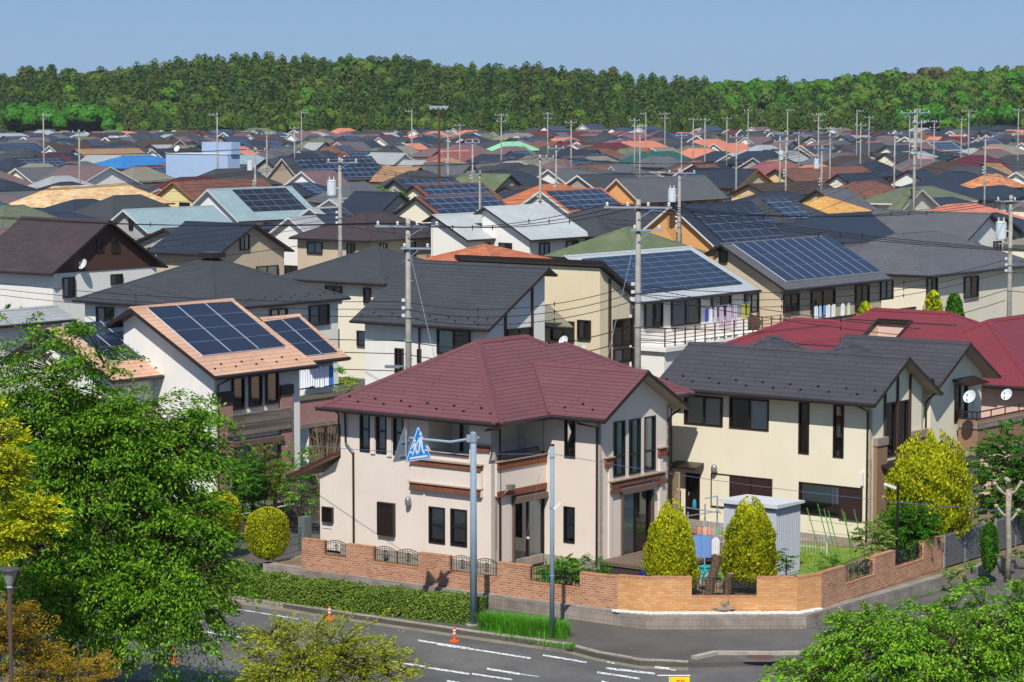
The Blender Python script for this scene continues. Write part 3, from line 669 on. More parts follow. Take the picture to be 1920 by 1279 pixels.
# grilles and lattice
def grille(fc,r,par,louv=True,d=.14):
    u0,u1,z0,z1=r; o=MB(); ring(o,fc,u0,u1,z0,z1,.04,.01,d); g_=o.build('window_grille',frame_dk,par,uv=False)
    MB().fbox(fc,u0,u1,z0,z1,.003,.01).build('pane',dark_in,g_,uv=False)
    mb=MB()
    if louv:
        zz=z0+.04; zt=z0+(z1-z0)*.84
        while zz<zt: mb.fbox(fc,u0+.04,u1-.04,zz,zz+.022,d-.03,d-.005); zz+=.03
        z0=zt
    else: mb.tube([fc.P(u0+.04,z0-.12,d),fc.P(u1-.04,z0-.12,d)],.01,4)
    k=5 if not louv else 7
    for i in range(-3,k): 
        a=u0+(u1-u0)*i/k; h=(z1-z0); 
        for sg in (1,-1):
            p=[(a,z0),(a+(u1-u0)*.5,z0+h)] if sg>0 else [(a+(u1-u0)*.5,z0),(a,z0+h)]
            q=[(min(max(x,u0+.02),u1-.02),z) for x,z in p]
            if abs(q[0][0]-q[1][0])>.04: mb.beam(fc.P(*q[0],d-.02),fc.P(*q[1],d-.02),.014,.014)
    mb.build('grille_bars',frame_dk if louv else frame_bk,g_,uv=False)
grille(ff,W4,mh,True); grille(ff,W7,mh,False,.1)
# vents
def hood(fc,x,y,par,r_=.11,h=.3):
    u,z=fc.px(x,y); c=fc.P(u,z-h/2,r_*1.1); MB().lathe(c,[(r_*.95,0),(r_,.02),(r_,h*.6),(r_*.8,h*.85),(.01,h)],14).build('vent_hood',m_plain('steel_hood','8e8f90',.35,.5,.5),par,smooth=True,uv=False)
hood(ff,769,938,mh)
u,z=ff.px(727,1040); MB().lathe(ff.P(u,z-.12,.1),[(.09,0),(.1,.02),(.1,.15),(.08,.2),(.01,.25)],12).build('vent_hood',m_plain('steel_hood','8e8f90',.35,.5,.5),mh,smooth=True,uv=False)
u,z=fs.px(941,916); mb=MB(); mb.box(MF,FX+.12,FX+.34,u+.1,u+.32,z-.05,z+.13); mb.tube([MF.w(FX+.2,u+.2,z),MF.w(FX+.1,u-.1,z-.2),MF.w(FX+.1,u-.35,z-.22)],.04,8); mb.build('rain_hopper',m_plain('hopper','6e6257',.5),mh,uv=False)
# downpipes
def pipe(par,pts,r_=.04,mat=None,name='downpipe'): return MB().tube(pts,r_,8).build(name,mat or gutter_m,par,uv=False)
P=ff.P; u=ff.px(650,800)[0]; u2=ff.px(664.5,900)[0]; zb1=ff.px(650,830)[1]; zb2=ff.px(664,848)[1]
pipe(mh,[P(u,5.3,.5),P(u,5.12,.1),P(u,zb1,.06),P(u2,zb2,.06),P(u2,.1,.06)])
u=ff.px(637,800)[0]; pipe(mh,[P(u,5.25,.45),P(xL-.03,5.0,.06),P(xL-.03,4.0,.06)])
P=fs.P; pipe(mh,[P(-.35,5.18,.55),P(-.3,5.05,.3),P(FY+.22,4.98,.06),P(FY+.22,.1,.06)])
P=fwF.P; u=fwF.px(1121,850)[0]; pipe(mh,[P(u-.6,5.2,.45),P(u-.55,5.08,.42),P(u,4.95,.06),P(u,.1,.06)])
P=fg.P; u=yw-.5-.06; pipe(mh,[P(u+.5,5.15,.2),P(u+.2,5.0,.06),P(u,4.85,.06),P(u,.1,.06)])
# lean-to on the left
xl2=ff.px(600,940)[0]; zt=ff.px(600,893)[1]; zt2=ff.px(656,860)[1]
lt=MB(); P=ff.P
q=[P(xl2,0),P(xL,0),P(xL,zt2),P(xl2,zt)]; q2=[v-(P(0,0,5)-P(0,0,0)) for v in q]; lt.face(q); lt.face([q[3],q2[3],q2[0],q[0]]); lt.build('lean_to_wall',stc,mh)
xe=ff.px(556,884)[0]; ze_=ff.px(556,887)[1]; xr=xL; zr_=ff.px(662,849)[1]
roof(mh,[[w_(xe,FY-.45,ze_),w_(xr,FY-.45,zr_),w_(xr,FY+5.3,zr_),w_(xe,FY+5.3,ze_)]],[shm,m_plain('maroon_fascia','4d2726',.5),soffit_c],.14,ze_,caps=False)
# foundation, meter box
MB().box(MF,xL-.02,FX+.02,FY-.02,11.42,-.1,.28).build('foundation',m_ground('foundation','8f857a','a79c90',1.5,30),mh)
MB().box(MF,FX,1.86,yv+.48,yw-.48,-.1,.27).build('foundation',m_ground('foundation','8f857a','a79c90',1.5,30),mh)
# ================================================================ the cream house with the charcoal roof
DF=Fr((13.124,92.872),.659); dh=thing('charcoal_roof_house','cream two storey house with a charcoal gable roof, brown shutters and tall slit windows','house',(*DF.w(-4,3,0).xy,0),-DF.th)
dsh=m_shingle('charcoal_shingle','434148',.27,1.1,.5,.14,.8,.018); w_=DF.w; E2=5.33; dw=5.02; zA=6.83
dl=DF.z(1228,723,E2)[0]; 
crm=m_stucco('cream_stucco','dfd6bf',.06,.05); tan=m_stucco('tan_block','8d7058',.1,.05)
roof(dh,[[w_(dl,0,E2),w_(0,0,E2),w_(0,dw/2,zA),w_(dl,dw/2,zA)],[w_(dl,dw,E2),w_(0,dw,E2),w_(0,dw/2,zA),w_(dl,dw/2,zA)]],[dsh,frame_dk,soffit_c],.16,E2,guards=[0],capw=.16)
dF=Fac(DF,'F',.55); dS=Fac(DF,'S',-.5)
H=[dF.rect(1284,740,1354.5,800),dF.rect(1368.7,745,1440.7,808),dF.rect(1498.8,755,1516,851),dF.rect(1563.7,760,1581,858),dF.rect(1286,886,1312,978),dF.rect(1499,904,1575,970)]
H=[(a,b,c,min(d,5.28)) for a,b,c,d in H]; H[4]=(H[4][0],H[4][1],.25,H[4][3])
G=[dS.rect(1661,757,1678,853),dS.rect(1685,753,1701,848)]
wm=MB(); panel(wm,dF,dl+.4,-.5,0,5.46,H); panel(wm,dS,.55,dw-.5,0,5.5,G)
tri=[dS.P(.55,5.5),dS.P(dw-.5,5.5),dS.P(dw/2,zA-.18)]; wm.face(tri)
wm.box(DF,dl+.4,-.5,dw-.66,dw-.5,0,5.46); wm.box(DF,dl+.4,dl+.56,.71,dw-.66,0,5.4)
wm.build('wall',crm,dh)
win(dh,dF,H[0],'slide',cur=.95); win(dh,dF,H[1],'slide',cur=.5); win(dh,dF,H[2],'fixed',cur=0); win(dh,dF,H[3],'fixed',cur=0); win(dh,dF,H[5],'blind')
for q in G: win(dh,dS,q,'fixed')
o=MB(); u0,u1,z0,z1=H[4]; ring(o,dF,u0,u1,z0,z1,.05,-.1,.02); o=o.build('door',frame_dk,dh,uv=False); MB().fbox(dF,u0+.05,u1-.05,z0,z1-.05,-.1,-.07).build('door_leaf',m_plain('door_brown','2c1f1b',.5),o,uv=False)
mb=MB()
for i in range(12):
    for sg in (1,-1): 
        za_=z0+.15+i*.1; mb.beam(dF.P(u0+.1,za_,-.05),dF.P(u1-.1,za_+sg*.25,-.05),.015,.015)
mb.build('door_lattice',frame_bk,o,uv=False); mb=MB(); mb.cbox(dF.P(u0+.12,z0+.95,-.03),.03,.03,.12); mb.build('handle',metalg,o,uv=False)
c0=dF.rect(1268,868,1320,879); mb=MB(); P=dF.P; mb.hexa([P(c0[0],c0[2],.003),P(c0[1],c0[2],.003),P(c0[1],c0[2]-.0,.62),P(c0[0],c0[2],.62),P(c0[0],c0[2]+.22,.003),P(c0[1],c0[2]+.22,.003),P(c0[1],c0[2]+.1,.62),P(c0[0],c0[2]+.1,.62)]); mb.build('door_canopy',frame_dk,dh,uv=False)
u,z=dF.px(1276,896); MB().fbox(dF,u-.1,u+.1,z-.1,z+.12,.003,.1).build('wall_lamp',wht,dh,uv=False)
def shutter(fc,r,par,n=2,mat=None):
    mat=mat or m_plain('shutter_slats','3a2623',.5,.4); u0,u1,z0,z1=r
    for i in range(n):
        a=u0+(u1-u0)*i/n; b=u0+(u1-u0)*(i+1)/n; mb=MB(); ring(mb,fc,a,b,z0,z1,.045,.003,.07); o=mb.build('shutter',frame_dk,par,uv=False)
        mb=MB(); zz=z0+.05
        while zz<z1-.07:
            P=fc.P; mb.hexa([P(a+.045,zz,.01),P(b-.045,zz,.01),P(b-.045,zz,.06),P(a+.045,zz,.06),P(a+.045,zz+.045,.01),P(b-.045,zz+.045,.01),P(b-.045,zz+.02,.05),P(a+.045,zz+.02,.05)]); zz+=.055
        mb.build('slats',mat,o,uv=False)
r1=dF.rect(1370.6,890,1448,962); shutter(dF,r1,dh,2); r2=dF.rect(1334,886,1370.6,962)
o=MB(); ring(o,dF,r2[0],r1[0],r1[2],r1[3],.04,.003,.05); o.fbox(dF,r2[0]+.04,r1[0]-.04,r1[2]+.04,r1[3]-.04,.003,.03,1); o.build('shutter_pocket',[frame_dk,crm],dh,uv=False)
r3=dF.rect(1575,911,1617,979); r3=(r3[0],r3[1],H[5][2]-.05,H[5][3]+.02); shutter(dF,r3,dh,1)
hood(dF,1342.5,877,dh,.12,.3); u,z=dF.px(1618,898); MB().fbox(dF,u-.05,u+.05,z-.25,z+.25,.003,.1).build('wall_lamp',wht,dh,uv=False)
P=dF.P; u=dF.px(1627,900)[0]; pipe(dh,[P(u-.45,5.25,.5),P(u-.1,5.1,.3),P(u,4.95,.06),P(u,.1,.06)])
u=dF.px(1259.5,850)[0]; pipe(dh,[P(u,5.2,.06),P(u,.1,.06)],.035)
P=dS.P; pipe(dh,[P(dw-.1,5.3,.3),P(dw-.3,5.0,.06),P(dw-.42,4.9,.06),P(dw-.42,.1,.06)])
mb=MB()
for x,y in ((1658,790),(1682,740),(1705.5,730)):
    u=dS.px(x,y)[0]; top=E2+(zA-E2)*(1-abs(u-dw/2)/(dw/2))-.2; mb.fbox(dS,u-.06,u+.06,dS.px(x,865)[1],top,.003,.06)
mb.build('timber_batten',m_plain('timber_brown','4b342a',.7),dh,uv=False)
u0=dS.px(1637,900)[0]; u1=dS.px(1656,900)[0]; z1=dS.px(1640,836)[1]; MB().fbox(dS,u0,u1,.1,z1,.003,.16).build('pilaster',tan,dh); MB().fbox(dS,u0-.03,u1+.03,z1,z1+.28,.003,.2).build('pilaster_cap',m_plain('taupe_trim','8f8175',.7),dh)
u0=dS.px(1706,820)[0]; z1=dS.px(1708,822)[1]; MB().fbox(dS,u0,dw-.45,.1,z1,.003,.16).build('pilaster',tan,dh); MB().fbox(dS,u0-.03,dw-.42,z1,z1+.28,.003,.2).build('pilaster_cap',m_plain('taupe_trim','8f8175',.7),dh)
MB().box(DF,dl+.38,-.48,.53,dw-.52,-.1,.22).build('foundation',m_ground('foundation','8f857a','a79c90',1.5,30),dh)
# porch roof on the gable side + patio door
u0,z1=dS.px(1645,868); u1=dw-.5; mb=MB(); P=dS.P
mb.hexa([P(u0,z1-.1,.003),P(u1,z1-.1,.003),P(u1,z1-.28,.55),P(u0,z1-.28,.55),P(u0,z1,.003),P(u1,z1,.003),P(u1,z1-.2,.55),P(u0,z1-.2,.55)]); mb.build('porch_roof',[frame_dk],dh); 
mb=MB(); mb.fbox(dS,u0+.5,u1-.9,.3,z1-.45,.003,.03); mb.build('patio_door',dark_in,dh,uv=False)
# second, further wing of the same house: gable at (1820,643), tan balcony
SF=Fr(DF.w(0,0,0).xy,.659); w_=SF.w
def isol(px_,py_,fx): # point with S plane x=fx
    return Fac(SF,'S',fx).px(px_,py_)
sx=.0
sxf=None
# choose the S plane so the eave corner sits at eave height
lo,hi=-4.,8.
for _ in range(40):
    m_=(lo+hi)/2
    if isol(1768,723,m_)[1]>E2: hi=m_
    else: lo=m_
    # height of the hit falls as the plane comes nearer
za_,zb_s=None,None
def zat(m_): return isol(1875,703,m_)[1]
best=min((abs(isol(1875,703,m_/20)[1]-E2),m_/20) for m_ in range(-60,160)); sxf=best[1]
ya,zA2=isol(1820.6,643,sxf); yR=isol(1875,703,sxf)[0]; hw=yR-ya; xl=-1.0
_l=w_(0,ya,zA2)
# ridge left end at pixel x 1708
def solve_x(y,z,pxx):
    a,b=-40.,20.
    for _ in range(50):
        m_=(a+b)/2
        if proj(w_(m_,y,z))[0]<pxx: a=m_
        else: b=m_
    return (a+b)/2
xl=solve_x(ya,zA2,1585)
roof(dh,[[w_(xl,ya-hw,E2),w_(sxf,ya-hw,E2),w_(sxf,ya,zA2),w_(xl,ya,zA2)],[w_(xl,ya+hw,E2),w_(sxf,ya+hw,E2),w_(sxf,ya,zA2),w_(xl,ya,zA2)]],[dsh,frame_dk,soffit_c],.16,E2,capw=.16)
s2=Fac(SF,'S',sxf-.6); wm=MB(); D2=s2.rect(1790,722,1813,787); D3=None
panel(wm,s2,ya-hw+.4,ya+hw-.4,0,5.5,[D2]); tri=[s2.P(ya-hw+.4,5.5),s2.P(ya+hw-.4,5.5),s2.P(ya,zA2-.2)]; wm.face(tri); wm.box(SF,xl+.4,sxf-.76,ya-hw+.4,ya-hw+.56,0,5.5); wm.box(SF,xl+.4,sxf-.76,ya+hw-.56,ya+hw-.4,0,5.5); wm.build('wall',crm,dh)
win(dh,s2,D2,'slide',cur=.5)
mb=MB(); P=s2.P; z1=D2[3]+.25; mb.hexa([P(D2[0]-.2,z1-.1,.003),P(D2[1]+.5,z1-.1,.003),P(D2[1]+.5,z1-.25,.7),P(D2[0]-.2,z1-.25,.7),P(D2[0]-.2,z1,.003),P(D2[1]+.5,z1,.003),P(D2[1]+.5,z1-.2,.7),P(D2[0]-.2,z1-.2,.7)]); mb.build('door_canopy',frame_dk,dh,uv=False)
for (rx,ry,lx,ly,fx_) in ((1440,632,1385,648,1452),(1586,645,1520,652,1594)):
    P0=pz(rx,ry,7.0); r4=Fr(P0.xy,.659); s_=2.3; L_=.5; q_=r4.w; zz_=7.0; ee=5.6
    c4=[q_(s_,-s_,ee),q_(s_,L_+s_,ee),q_(-s_,L_+s_,ee),q_(-s_,-s_,ee)]; a4=q_(0,0,zz_); b4=q_(0,L_,zz_)
    roof(dh,[[c4[0],c4[1],b4,a4],[c4[1],c4[2],b4],[c4[2],c4[3],a4,b4],[c4[3],c4[0],a4]],[dsh,frame_dk,soffit_c],.16,None,gut=False)
    MB().box(r4,-s_+.4,s_-.4,-s_+.4,L_+s_-.4,0,5.7).build('rear_wall',crm,dh)
# balcony: corner pixel (1834,790) top, bottom (1834,858)
bz=s2.px(1790,790)[1]+.1; c=SF.z(1834,789,bz); fl=SF.z(1792,787,bz)[0]; bx0,by0=c
bf=Fac(SF,'F',by0); bs=Fac(SF,'S',bx0); zlow=bf.px(1834,858)[1]
mb=MB(); mb.fbox(bf,fl,bx0,zlow,bz,-.12,0); mb.fbox(bs,by0+.12,by0+9,zlow,bz,-.12,0); mb.box(SF,sxf-.6,bx0-.12,by0+.12,by0+9,zlow+.2,zlow+.35); mb.build('balcony_wall',tan,dh)
mb=MB()
for z_ in (bz-.33,zlow): mb.fbox(bf,fl-.02,bx0+.05,z_,z_+.24,.003,.05); mb.fbox(bs,by0-.05,by0+9,z_,z_+.24,.003,.05)
mb.build('ribbed_trim',m_brick('ribbed_taupe','94877b','a39689','5f564e',.06,.4,.008,0.0),dh)
mb=MB(); P=bs.P
for z_ in (bz+.32,bz+.04): mb.tube([bf.P(fl,z_,-.06),bf.P(bx0-.06,z_,-.06),P(by0+9,z_,-.06)],.03,6)
for i in range(8): q=by0+i*1.2; mb.tube([P(q,bz,-.06),P(q,bz+.32,-.06)],.025,6)
for i in range(3): q=fl+(bx0-fl)*i/3; mb.tube([bf.P(q,bz,-.06),bf.P(q,bz+.32,-.06)],.025,6)
mb.build('balcony_rail',frame_dk,dh,uv=False)
# dishes
def dish(c,r_=.32,az=.6,lab='',par=None):
    """opening faces left-down of the photo"""
    t=thing('satellite_dish',lab,'satellite dish',c); d=Vector((-math.sin(az),-math.cos(az),.55)).normalized(); q=d.to_track_quat('Z','Y').to_matrix(); c=Vector(c)
    mb=MB(); base=[]; n=16
    for j,(rr,h) in enumerate([(0.02,0),(.5*r_,.045*r_*2),(r_,.16*r_*2)]):
        base.append([c+q@Vector((rr*math.cos(2*math.pi*k/n),rr*math.sin(2*math.pi*k/n),h)) for k in range(n)])
    for j in range(2):
        for k in range(n): mb.face([base[j][k],base[j][(k+1)%n],base[j+1][(k+1)%n],base[j+1][k]])
    mb.face(base[0]); mb.build('reflector',m_plain('dish_white','cfd4d8',.4,.5),t,smooth=True,uv=False)
    a=c+q@Vector((0,-r_,.1)); b=c+q@Vector((0,-.1*r_,r_*1.0)); mb=MB(); mb.tube([a,b],.012,5); mb.cbox(b,.06,.06,.09); mb.build('feed_arm',metalg,t,uv=False)
    MB().tube([c,c-d*.2,c-d*.2-Vector((0,0,.45))],.025,6).build('mount',metalg,t,uv=False); return t
_q=s2.px(1768,741); dish(s2.P(_q[0],_q[1],1.2),.27,.75,'white satellite dish at the corner of the cream house beside its tan balcony')
dish(pd(1889,741,Fac(SF,'S',bx0).P(by0+5,0,0).y),.25,.75,'white satellite dish above the tan balcony near the right edge')
# ================================================================ the other houses
PAL=dict(charcoal=m_shingle('charcoal_slate','3f4145',.3,1.0,.55,.14,.75),navy=m_shingle('navy_slate','2b3442',.3,1.0,.55,.14,.6),grey=m_shingle('grey_slate','5a5b60',.3,1.0,.6,.12,.8),
 brown=m_tile('brown_tiles','3d2f2d','4b3a37',.3,.3),black=m_tile('black_tiles','24262e','30333d',.28,.3,rough=.4),darkbrown=m_shingle('dark_brown_slate','43362f',.3,1.0,.55,.14,.8),
 maroon=m_shingle('wine_slate','5c2530',.3,1.,.6,.12,.6),mauve=m_shingle('mauve_slate','6f5a5c',.3,1.,.65,.14,.8),orange=m_tile('orange_tiles','b0603a','c87a4e',.3,.3),
 checker=m_tile('peach_checker_tiles','d9a062','e9cfa0',.3,.3),amber=m_tile('amber_tiles','cf9440','dfae62',.3,.3),ochre=m_tile('rust_checker_tiles','b8623a','dfa06c',.3,.3),tan=m_tile('tan_tiles','9b744f','ad8862',.3,.3),
 ltgrey=m_shingle('pale_grey_slate','9a9d9e',.3,1.,.72,.1,.8),silver=m_shingle('silver_slate','b3b7b8',.3,1.,.75,.08,.75),ltblue=m_shingle('pale_blue_slate','8ea3a8',.3,1.,.7,.1,.7),
 green=m_shingle('olive_slate','5c6b4c',.3,1.,.6,.15,.85,tint='6f7658'),olive=m_shingle('mossy_slate','6b6f55',.3,1.,.65,.15,.85,tint='5a6655'),teal=m_tile('teal_tiles','1f5147','2a6156',.3,.3),mint=m_shingle('mint_sheet','86c09a',.4,4,.8,.05,.7),
 red=m_shingle('crimson_slate','7b3138',.25,1.3,.66,.1,.55,.014),blue=m_shingle('blue_sheet','2f76b4',.45,6,.7,.05,.45),russet=m_tile('russet_tiles','6e4430','835440',.3,.3),rose=m_shingle('rose_slate','8a5254',.3,1.,.65,.12,.8),
 salmon=m_shingle('salmon_slate','c97b62',.3,1.,.7,.1,.8),pink=m_shingle('pink_shingle','c79c84',.27,1.15,.6,.12,.8,.02,tint='cfa688'),stone=m_shingle('stone_slate','7e7a6c',.3,1.,.65,.1,.8))
WAL=dict(white=m_stucco('white_stucco','dedbd4',.06),cream=crm,beige=m_stucco('beige_stucco','bfae95',.08),grey=m_stucco('grey_stucco','a3a19d',.08),pinkw=m_stucco('light_pink_stucco','d8b9a6',.07),sand=m_stucco('sand_stucco','cfb488',.07),
 yellow=m_stucco('yellow_stucco','d9c68f',.05),peach=m_stucco('peach_stucco','d19a62',.06),bluew=m_stucco('powder_blue_siding','9db2cf',.05),brownw=m_plain('brown_boards','4a3028',.8),taupe=m_stucco('taupe_stucco','a38f80',.08))
fas_w=m_plain('white_fascia','cfcdc8',.5); fas_o=m_plain('orange_fascia','b06a3c',.6); fas_y=m_plain('amber_fascia','c98a35',.6); fas_b=frame_dk
FAS=dict(w=fas_w,o=fas_o,y=fas_y,b=fas_b)
sol_m=m_solar(); sol_far=m_solar('solar_cells_far','1c2536',.4,1.5,.95,'5f6b82',.055,.25); sol_fd=m_solar('solar_cells_far_dark','1a1d28',.4,1.5,.95,'4c525e',.05,.25)
HS=[]
def obb(fr,x0,x1,y0,y1): return [fr.w(x,y,0).xy for x,y in ((x0,y0),(x1,y0),(x1,y1),(x0,y1))]
def over(a,b):
    best=1e9
    for P in (a,b):
        for i in (0,1):
            ax=(P[i+1]-P[i]).normalized(); pa=[q.dot(ax) for q in a]; pb=[q.dot(ax) for q in b]
            d=min(max(pa),max(pb))-max(min(pa),min(pb))
            if d<=0: return 0
            best=min(best,d)
    return best
occ=[obb(MF,-9.2,1.84,.6,11.4),obb(DF,dl+.4,-.5,.55,dw-.5),obb(SF,xl,sxf-.6,ya-hw+.4,ya+hw-.4)]
def solve(kind,dr,ap,co,ze,zr=None,s=None,L=None,fx=None,th=TH):
    P=pz(*ap,zr or 7.5); fr=Fr(P.xy,th)
    if co is not None:
        v={'GB':fr.X,'GA':-fr.Y,'HB':-fr.X-fr.Y,'HA':fr.X+fr.Y}[kind+dr]; n=Vector((-v.y,v.x)); d=ray(*co); dh=Vector((d.x,d.y)); t=P.xy.dot(n)/dh.dot(n); E=CAM+d*t
        k=(CAMZ-ze)/(CAMZ-E.z); s=((E.xy-P.xy).dot(v)/v.dot(v))*k; P=CAM+(P-CAM)*k; fr=Fr(P.xy,th)
    if fx is not None:
        d=fr.Y if dr=='B' else -fr.X; k=(fx-CX)/F
        # proj x = k*depth ; depth=(y*c-z*s)
        zc=P.z-CAMZ; L=(k*(P.y*_c-zc*_s)-P.x)/(d.x-k*d.y*_c)
    return fr,P.z,s,L
def hole_split(pol,fr,zr,sl,s,L,h):
    x0,x1,y0,y1=h; w=lambda x,y:fr.w(x,y,zr+sl*y)     # front slope: y runs from 0 (ridge) to -s (eave)
    xl=lambda y:-L+y; xr=lambda y:-y
    new=[[w(xl(-s),-s),w(xr(-s),-s),w(xr(y0),y0),w(xl(y0),y0)],[w(xl(y0),y0),w(x0,y0),w(x0,y1),w(xl(y1),y1)],[w(x1,y0),w(xr(y0),y0),w(xr(y1),y1),w(x1,y1)],[w(xl(y1),y1),w(xr(y1),y1),w(xr(0),0),w(xl(0),0)]]
    return pol[1:]+new
def house(kind,dr,ap,co,fx,rm,wm,label,ze=5.4,zr=None,s=None,lw=1.,oh=.45,fas='b',th=.16,sol=None,name='house',wins=1,guards=None,ang=TH,det=2,gut=None,capw=.14,group=None,L=None,cat='house',into=None,hole=None,chk=True):
    fr,zr,s,L_=solve(kind,dr,ap,co,ze,zr,s,L,fx,ang); L=L_ if L_ is not None else L
    if L<0:
        o_=fr.Y*L if dr=='B' else -fr.X*L; fr=Fr(fr.o+o_,ang); L=-L
    sl=(zr-ze)/s; w=fr.w
    if kind=='G': 
        b=s*lw; ze2=zr-sl*b
        if dr=='B': X0,X1,Y0,Y1=-b,s,0,L; pol=[[w(0,0,zr),w(0,L,zr),w(s,L,ze),w(s,0,ze)],[w(0,0,zr),w(0,L,zr),w(-b,L,ze2),w(-b,0,ze2)]]
        else: X0,X1,Y0,Y1=-L,0,-s,b; pol=[[w(0,0,zr),w(-L,0,zr),w(-L,-s,ze),w(0,-s,ze)],[w(0,0,zr),w(-L,0,zr),w(-L,b,ze2),w(0,b,ze2)]]
    else:
        if dr=='B': X0,X1,Y0,Y1=-s,s,-s,L+s; A_,B_=(0,0),(0,L)
        else: X0,X1,Y0,Y1=-L-s,s,-s,s; A_,B_=(0,0),(-L,0)
        c=[w(X1,Y0,ze),w(X1,Y1,ze),w(X0,Y1,ze),w(X0,Y0,ze)]; a=w(*A_,zr); b_=w(*B_,zr)
        if L<.15: pol=[[c[i],c[(i+1)%4],a] for i in range(4)]
        elif dr=='B': pol=[[c[0],c[1],b_,a],[c[1],c[2],b_],[c[2],c[3],a,b_],[c[3],c[0],a]]
        else: pol=[[c[3],c[0],a,b_],[c[0],c[1],a],[c[1],c[2],b_,a],[c[2],c[3],b_]]
    ob=min(oh,s*lw*.5) if kind=='G' else oh; xo=(ob if dr=='B' else oh); yo=(ob if dr=='A' else oh)
    q=obb(fr,X0+xo,X1-oh,Y0+oh,Y1-yo)
    mid=fr.w((X0+X1)/2,(Y0+Y1)/2,0)
    t=into['t'] if into else thing(name,label,cat,(mid.x,mid.y,-.3),-ang,group)
    if hole: pol=hole_split(pol,fr,zr,sl,s,L,hole)
    rmat=PAL[rm] if isinstance(rm,str) else rm; wmat=WAL[wm] if isinstance(wm,str) else wm
    ro=roof(t,pol,[rmat,FAS[fas],FAS[fas]],th,None,gut=(gut if gut is not None else det>=2),caps=det>=1,guards=guards,capw=capw)
    mb=MB(); x0,x1,y0,y1=X0+xo,X1-oh,Y0+oh,Y1-yo; zb=-.62
    def zt(x,y):
        if kind=='G': d=(x if dr=='B' else -y); return zr-sl*abs(d)-th-.01
        return ze+sl*oh-th-.01
    V=lambda x,y,z:w(x,y,z)
    if kind=='G':
        if dr=='B':
            for yy,rev in ((y0,0),(y1,1)):
                f=[V(x0,yy,zb),V(x1,yy,zb),V(x1,yy,zt(x1,0)),V(0,yy,zt(0,0)),V(x0,yy,zt(x0,0))]; mb.face(f[::-1] if rev else f)
            mb.face([V(x1,y0,zb),V(x1,y1,zb),V(x1,y1,zt(x1,0)),V(x1,y0,zt(x1,0))]); mb.face([V(x0,y1,zb),V(x0,y0,zb),V(x0,y0,zt(x0,0)),V(x0,y1,zt(x0,0))])
        else:
            for xx,rev in ((x1,0),(x0,1)):
                f=[V(xx,y0,zb),V(xx,y1,zb),V(xx,y1,zt(0,y1)),V(xx,0,zt(0,0)),V(xx,y0,zt(0,y0))]; mb.face(f[::-1] if rev else f)
            mb.face([V(x0,y0,zb),V(x1,y0,zb),V(x1,y0,zt(0,y0)),V(x0,y0,zt(0,y0))]); mb.face([V(x1,y1,zb),V(x0,y1,zb),V(x0,y1,zt(0,y1)),V(x1,y1,zt(0,y1))])
    else: 
        z=zt(0,0)
        for a,b2 in (((x0,y0),(x1,y0)),((x1,y0),(x1,y1)),((x1,y1),(x0,y1)),((x0,y1),(x0,y0))): mb.face([V(*a,zb),V(*b2,zb),V(*b2,z),V(*a,z)])
    mb.build('wall',wmat,t)
    fF=Fac(fr,'F',y0); fS=Fac(fr,'S',x1); H=dict(t=t,fr=fr,F=fF,S=fS,zr=zr,ze=ze,s=s,L=L,sl=sl,x=(x0,x1),y=(y0,y1),kind=kind,dr=dr,q=q,label=label,px=proj(mid+Vector((0,0,zr))),roof=ro,pol=pol)
    if sol:
        for k_ in (sol if isinstance(sol,list) else [sol]):
            side,a0,a1,t0,t1=k_[:5]; mt=k_[5] if len(k_)>5 else (sol_m if det>=2 else sol_far); e=lambda l,t_:None
            if side=='r':   # slope facing the lower right
                pt=lambda l,t_: w(s*t_,L*l,zr-(zr-ze)*t_)
                nn=Vector((fr.X.x*sl,fr.X.y*sl,1)).normalized()
            else:           # slope facing the lower left
                pt=lambda l,t_: w(-L*(1-l),-s*t_,zr-(zr-ze)*t_); nn=Vector((-fr.Y.x*sl,-fr.Y.y*sl,1)).normalized()
            c=[pt(a0,t0),pt(a1,t0),pt(a1,t1),pt(a0,t1)]
            cols,rows=(k_[6],k_[7]) if len(k_)>7 else (1,1)
            array4(t,c[0],nn,c,cols,rows,mod=cols*rows>1,mat=mt)
    if wins:
        r_=random.Random(int(ap[0]*7+ap[1]))
        for fc,(a,b) in ((fF,(x0,x1)),(fS,(y0,y1))):
            n=max(1,int((b-a)/2.6)); 
            for fl in ((3.15,) if det<2 else (3.15,.5)):
                for i in range(n):
                    if r_.random()<.25: continue
                    ww=r_.choice([.5,.8,1.3,1.6]); u=a+(i+.5)*(b-a)/n
                    if u-ww/2<a+.2 or u+ww/2>b-.2: continue
                    hh=r_.choice([.9,1.1,1.8]); zz=fl+(1.9-hh)
                    top=ze-.35 if fl>3 else 9
                    rc=(u-ww/2,u+ww/2,min(zz,top-hh),min(zz+hh,top))
                    if det>=2: win(t,fc,rc,'slide' if ww>.7 else 'fixed',hole=False,cur=0)
                    else:
                        m_=MB(); m_.fbox(fc,rc[0]-.05,rc[1]+.05,rc[2]-.05,rc[3]+.05,.0,.05); m_.fbox(fc,rc[0],rc[1],rc[2],rc[3],.051,.056,1); m_.build('window',[frame_dk,far_glass],t,uv=False)
    HS.append(H); occ.append(q); return H
far_glass=m_plain('dark_window_glass','20262d',.12,.6,0,0)
def wpx(H,k,lst,style='slide',**kw):
    for q in lst:
        r=H[k].rect(*q[:4]); win(H['t'],H[k],r,q[4] if len(q)>4 else style,hole=False,cur=0,**kw)
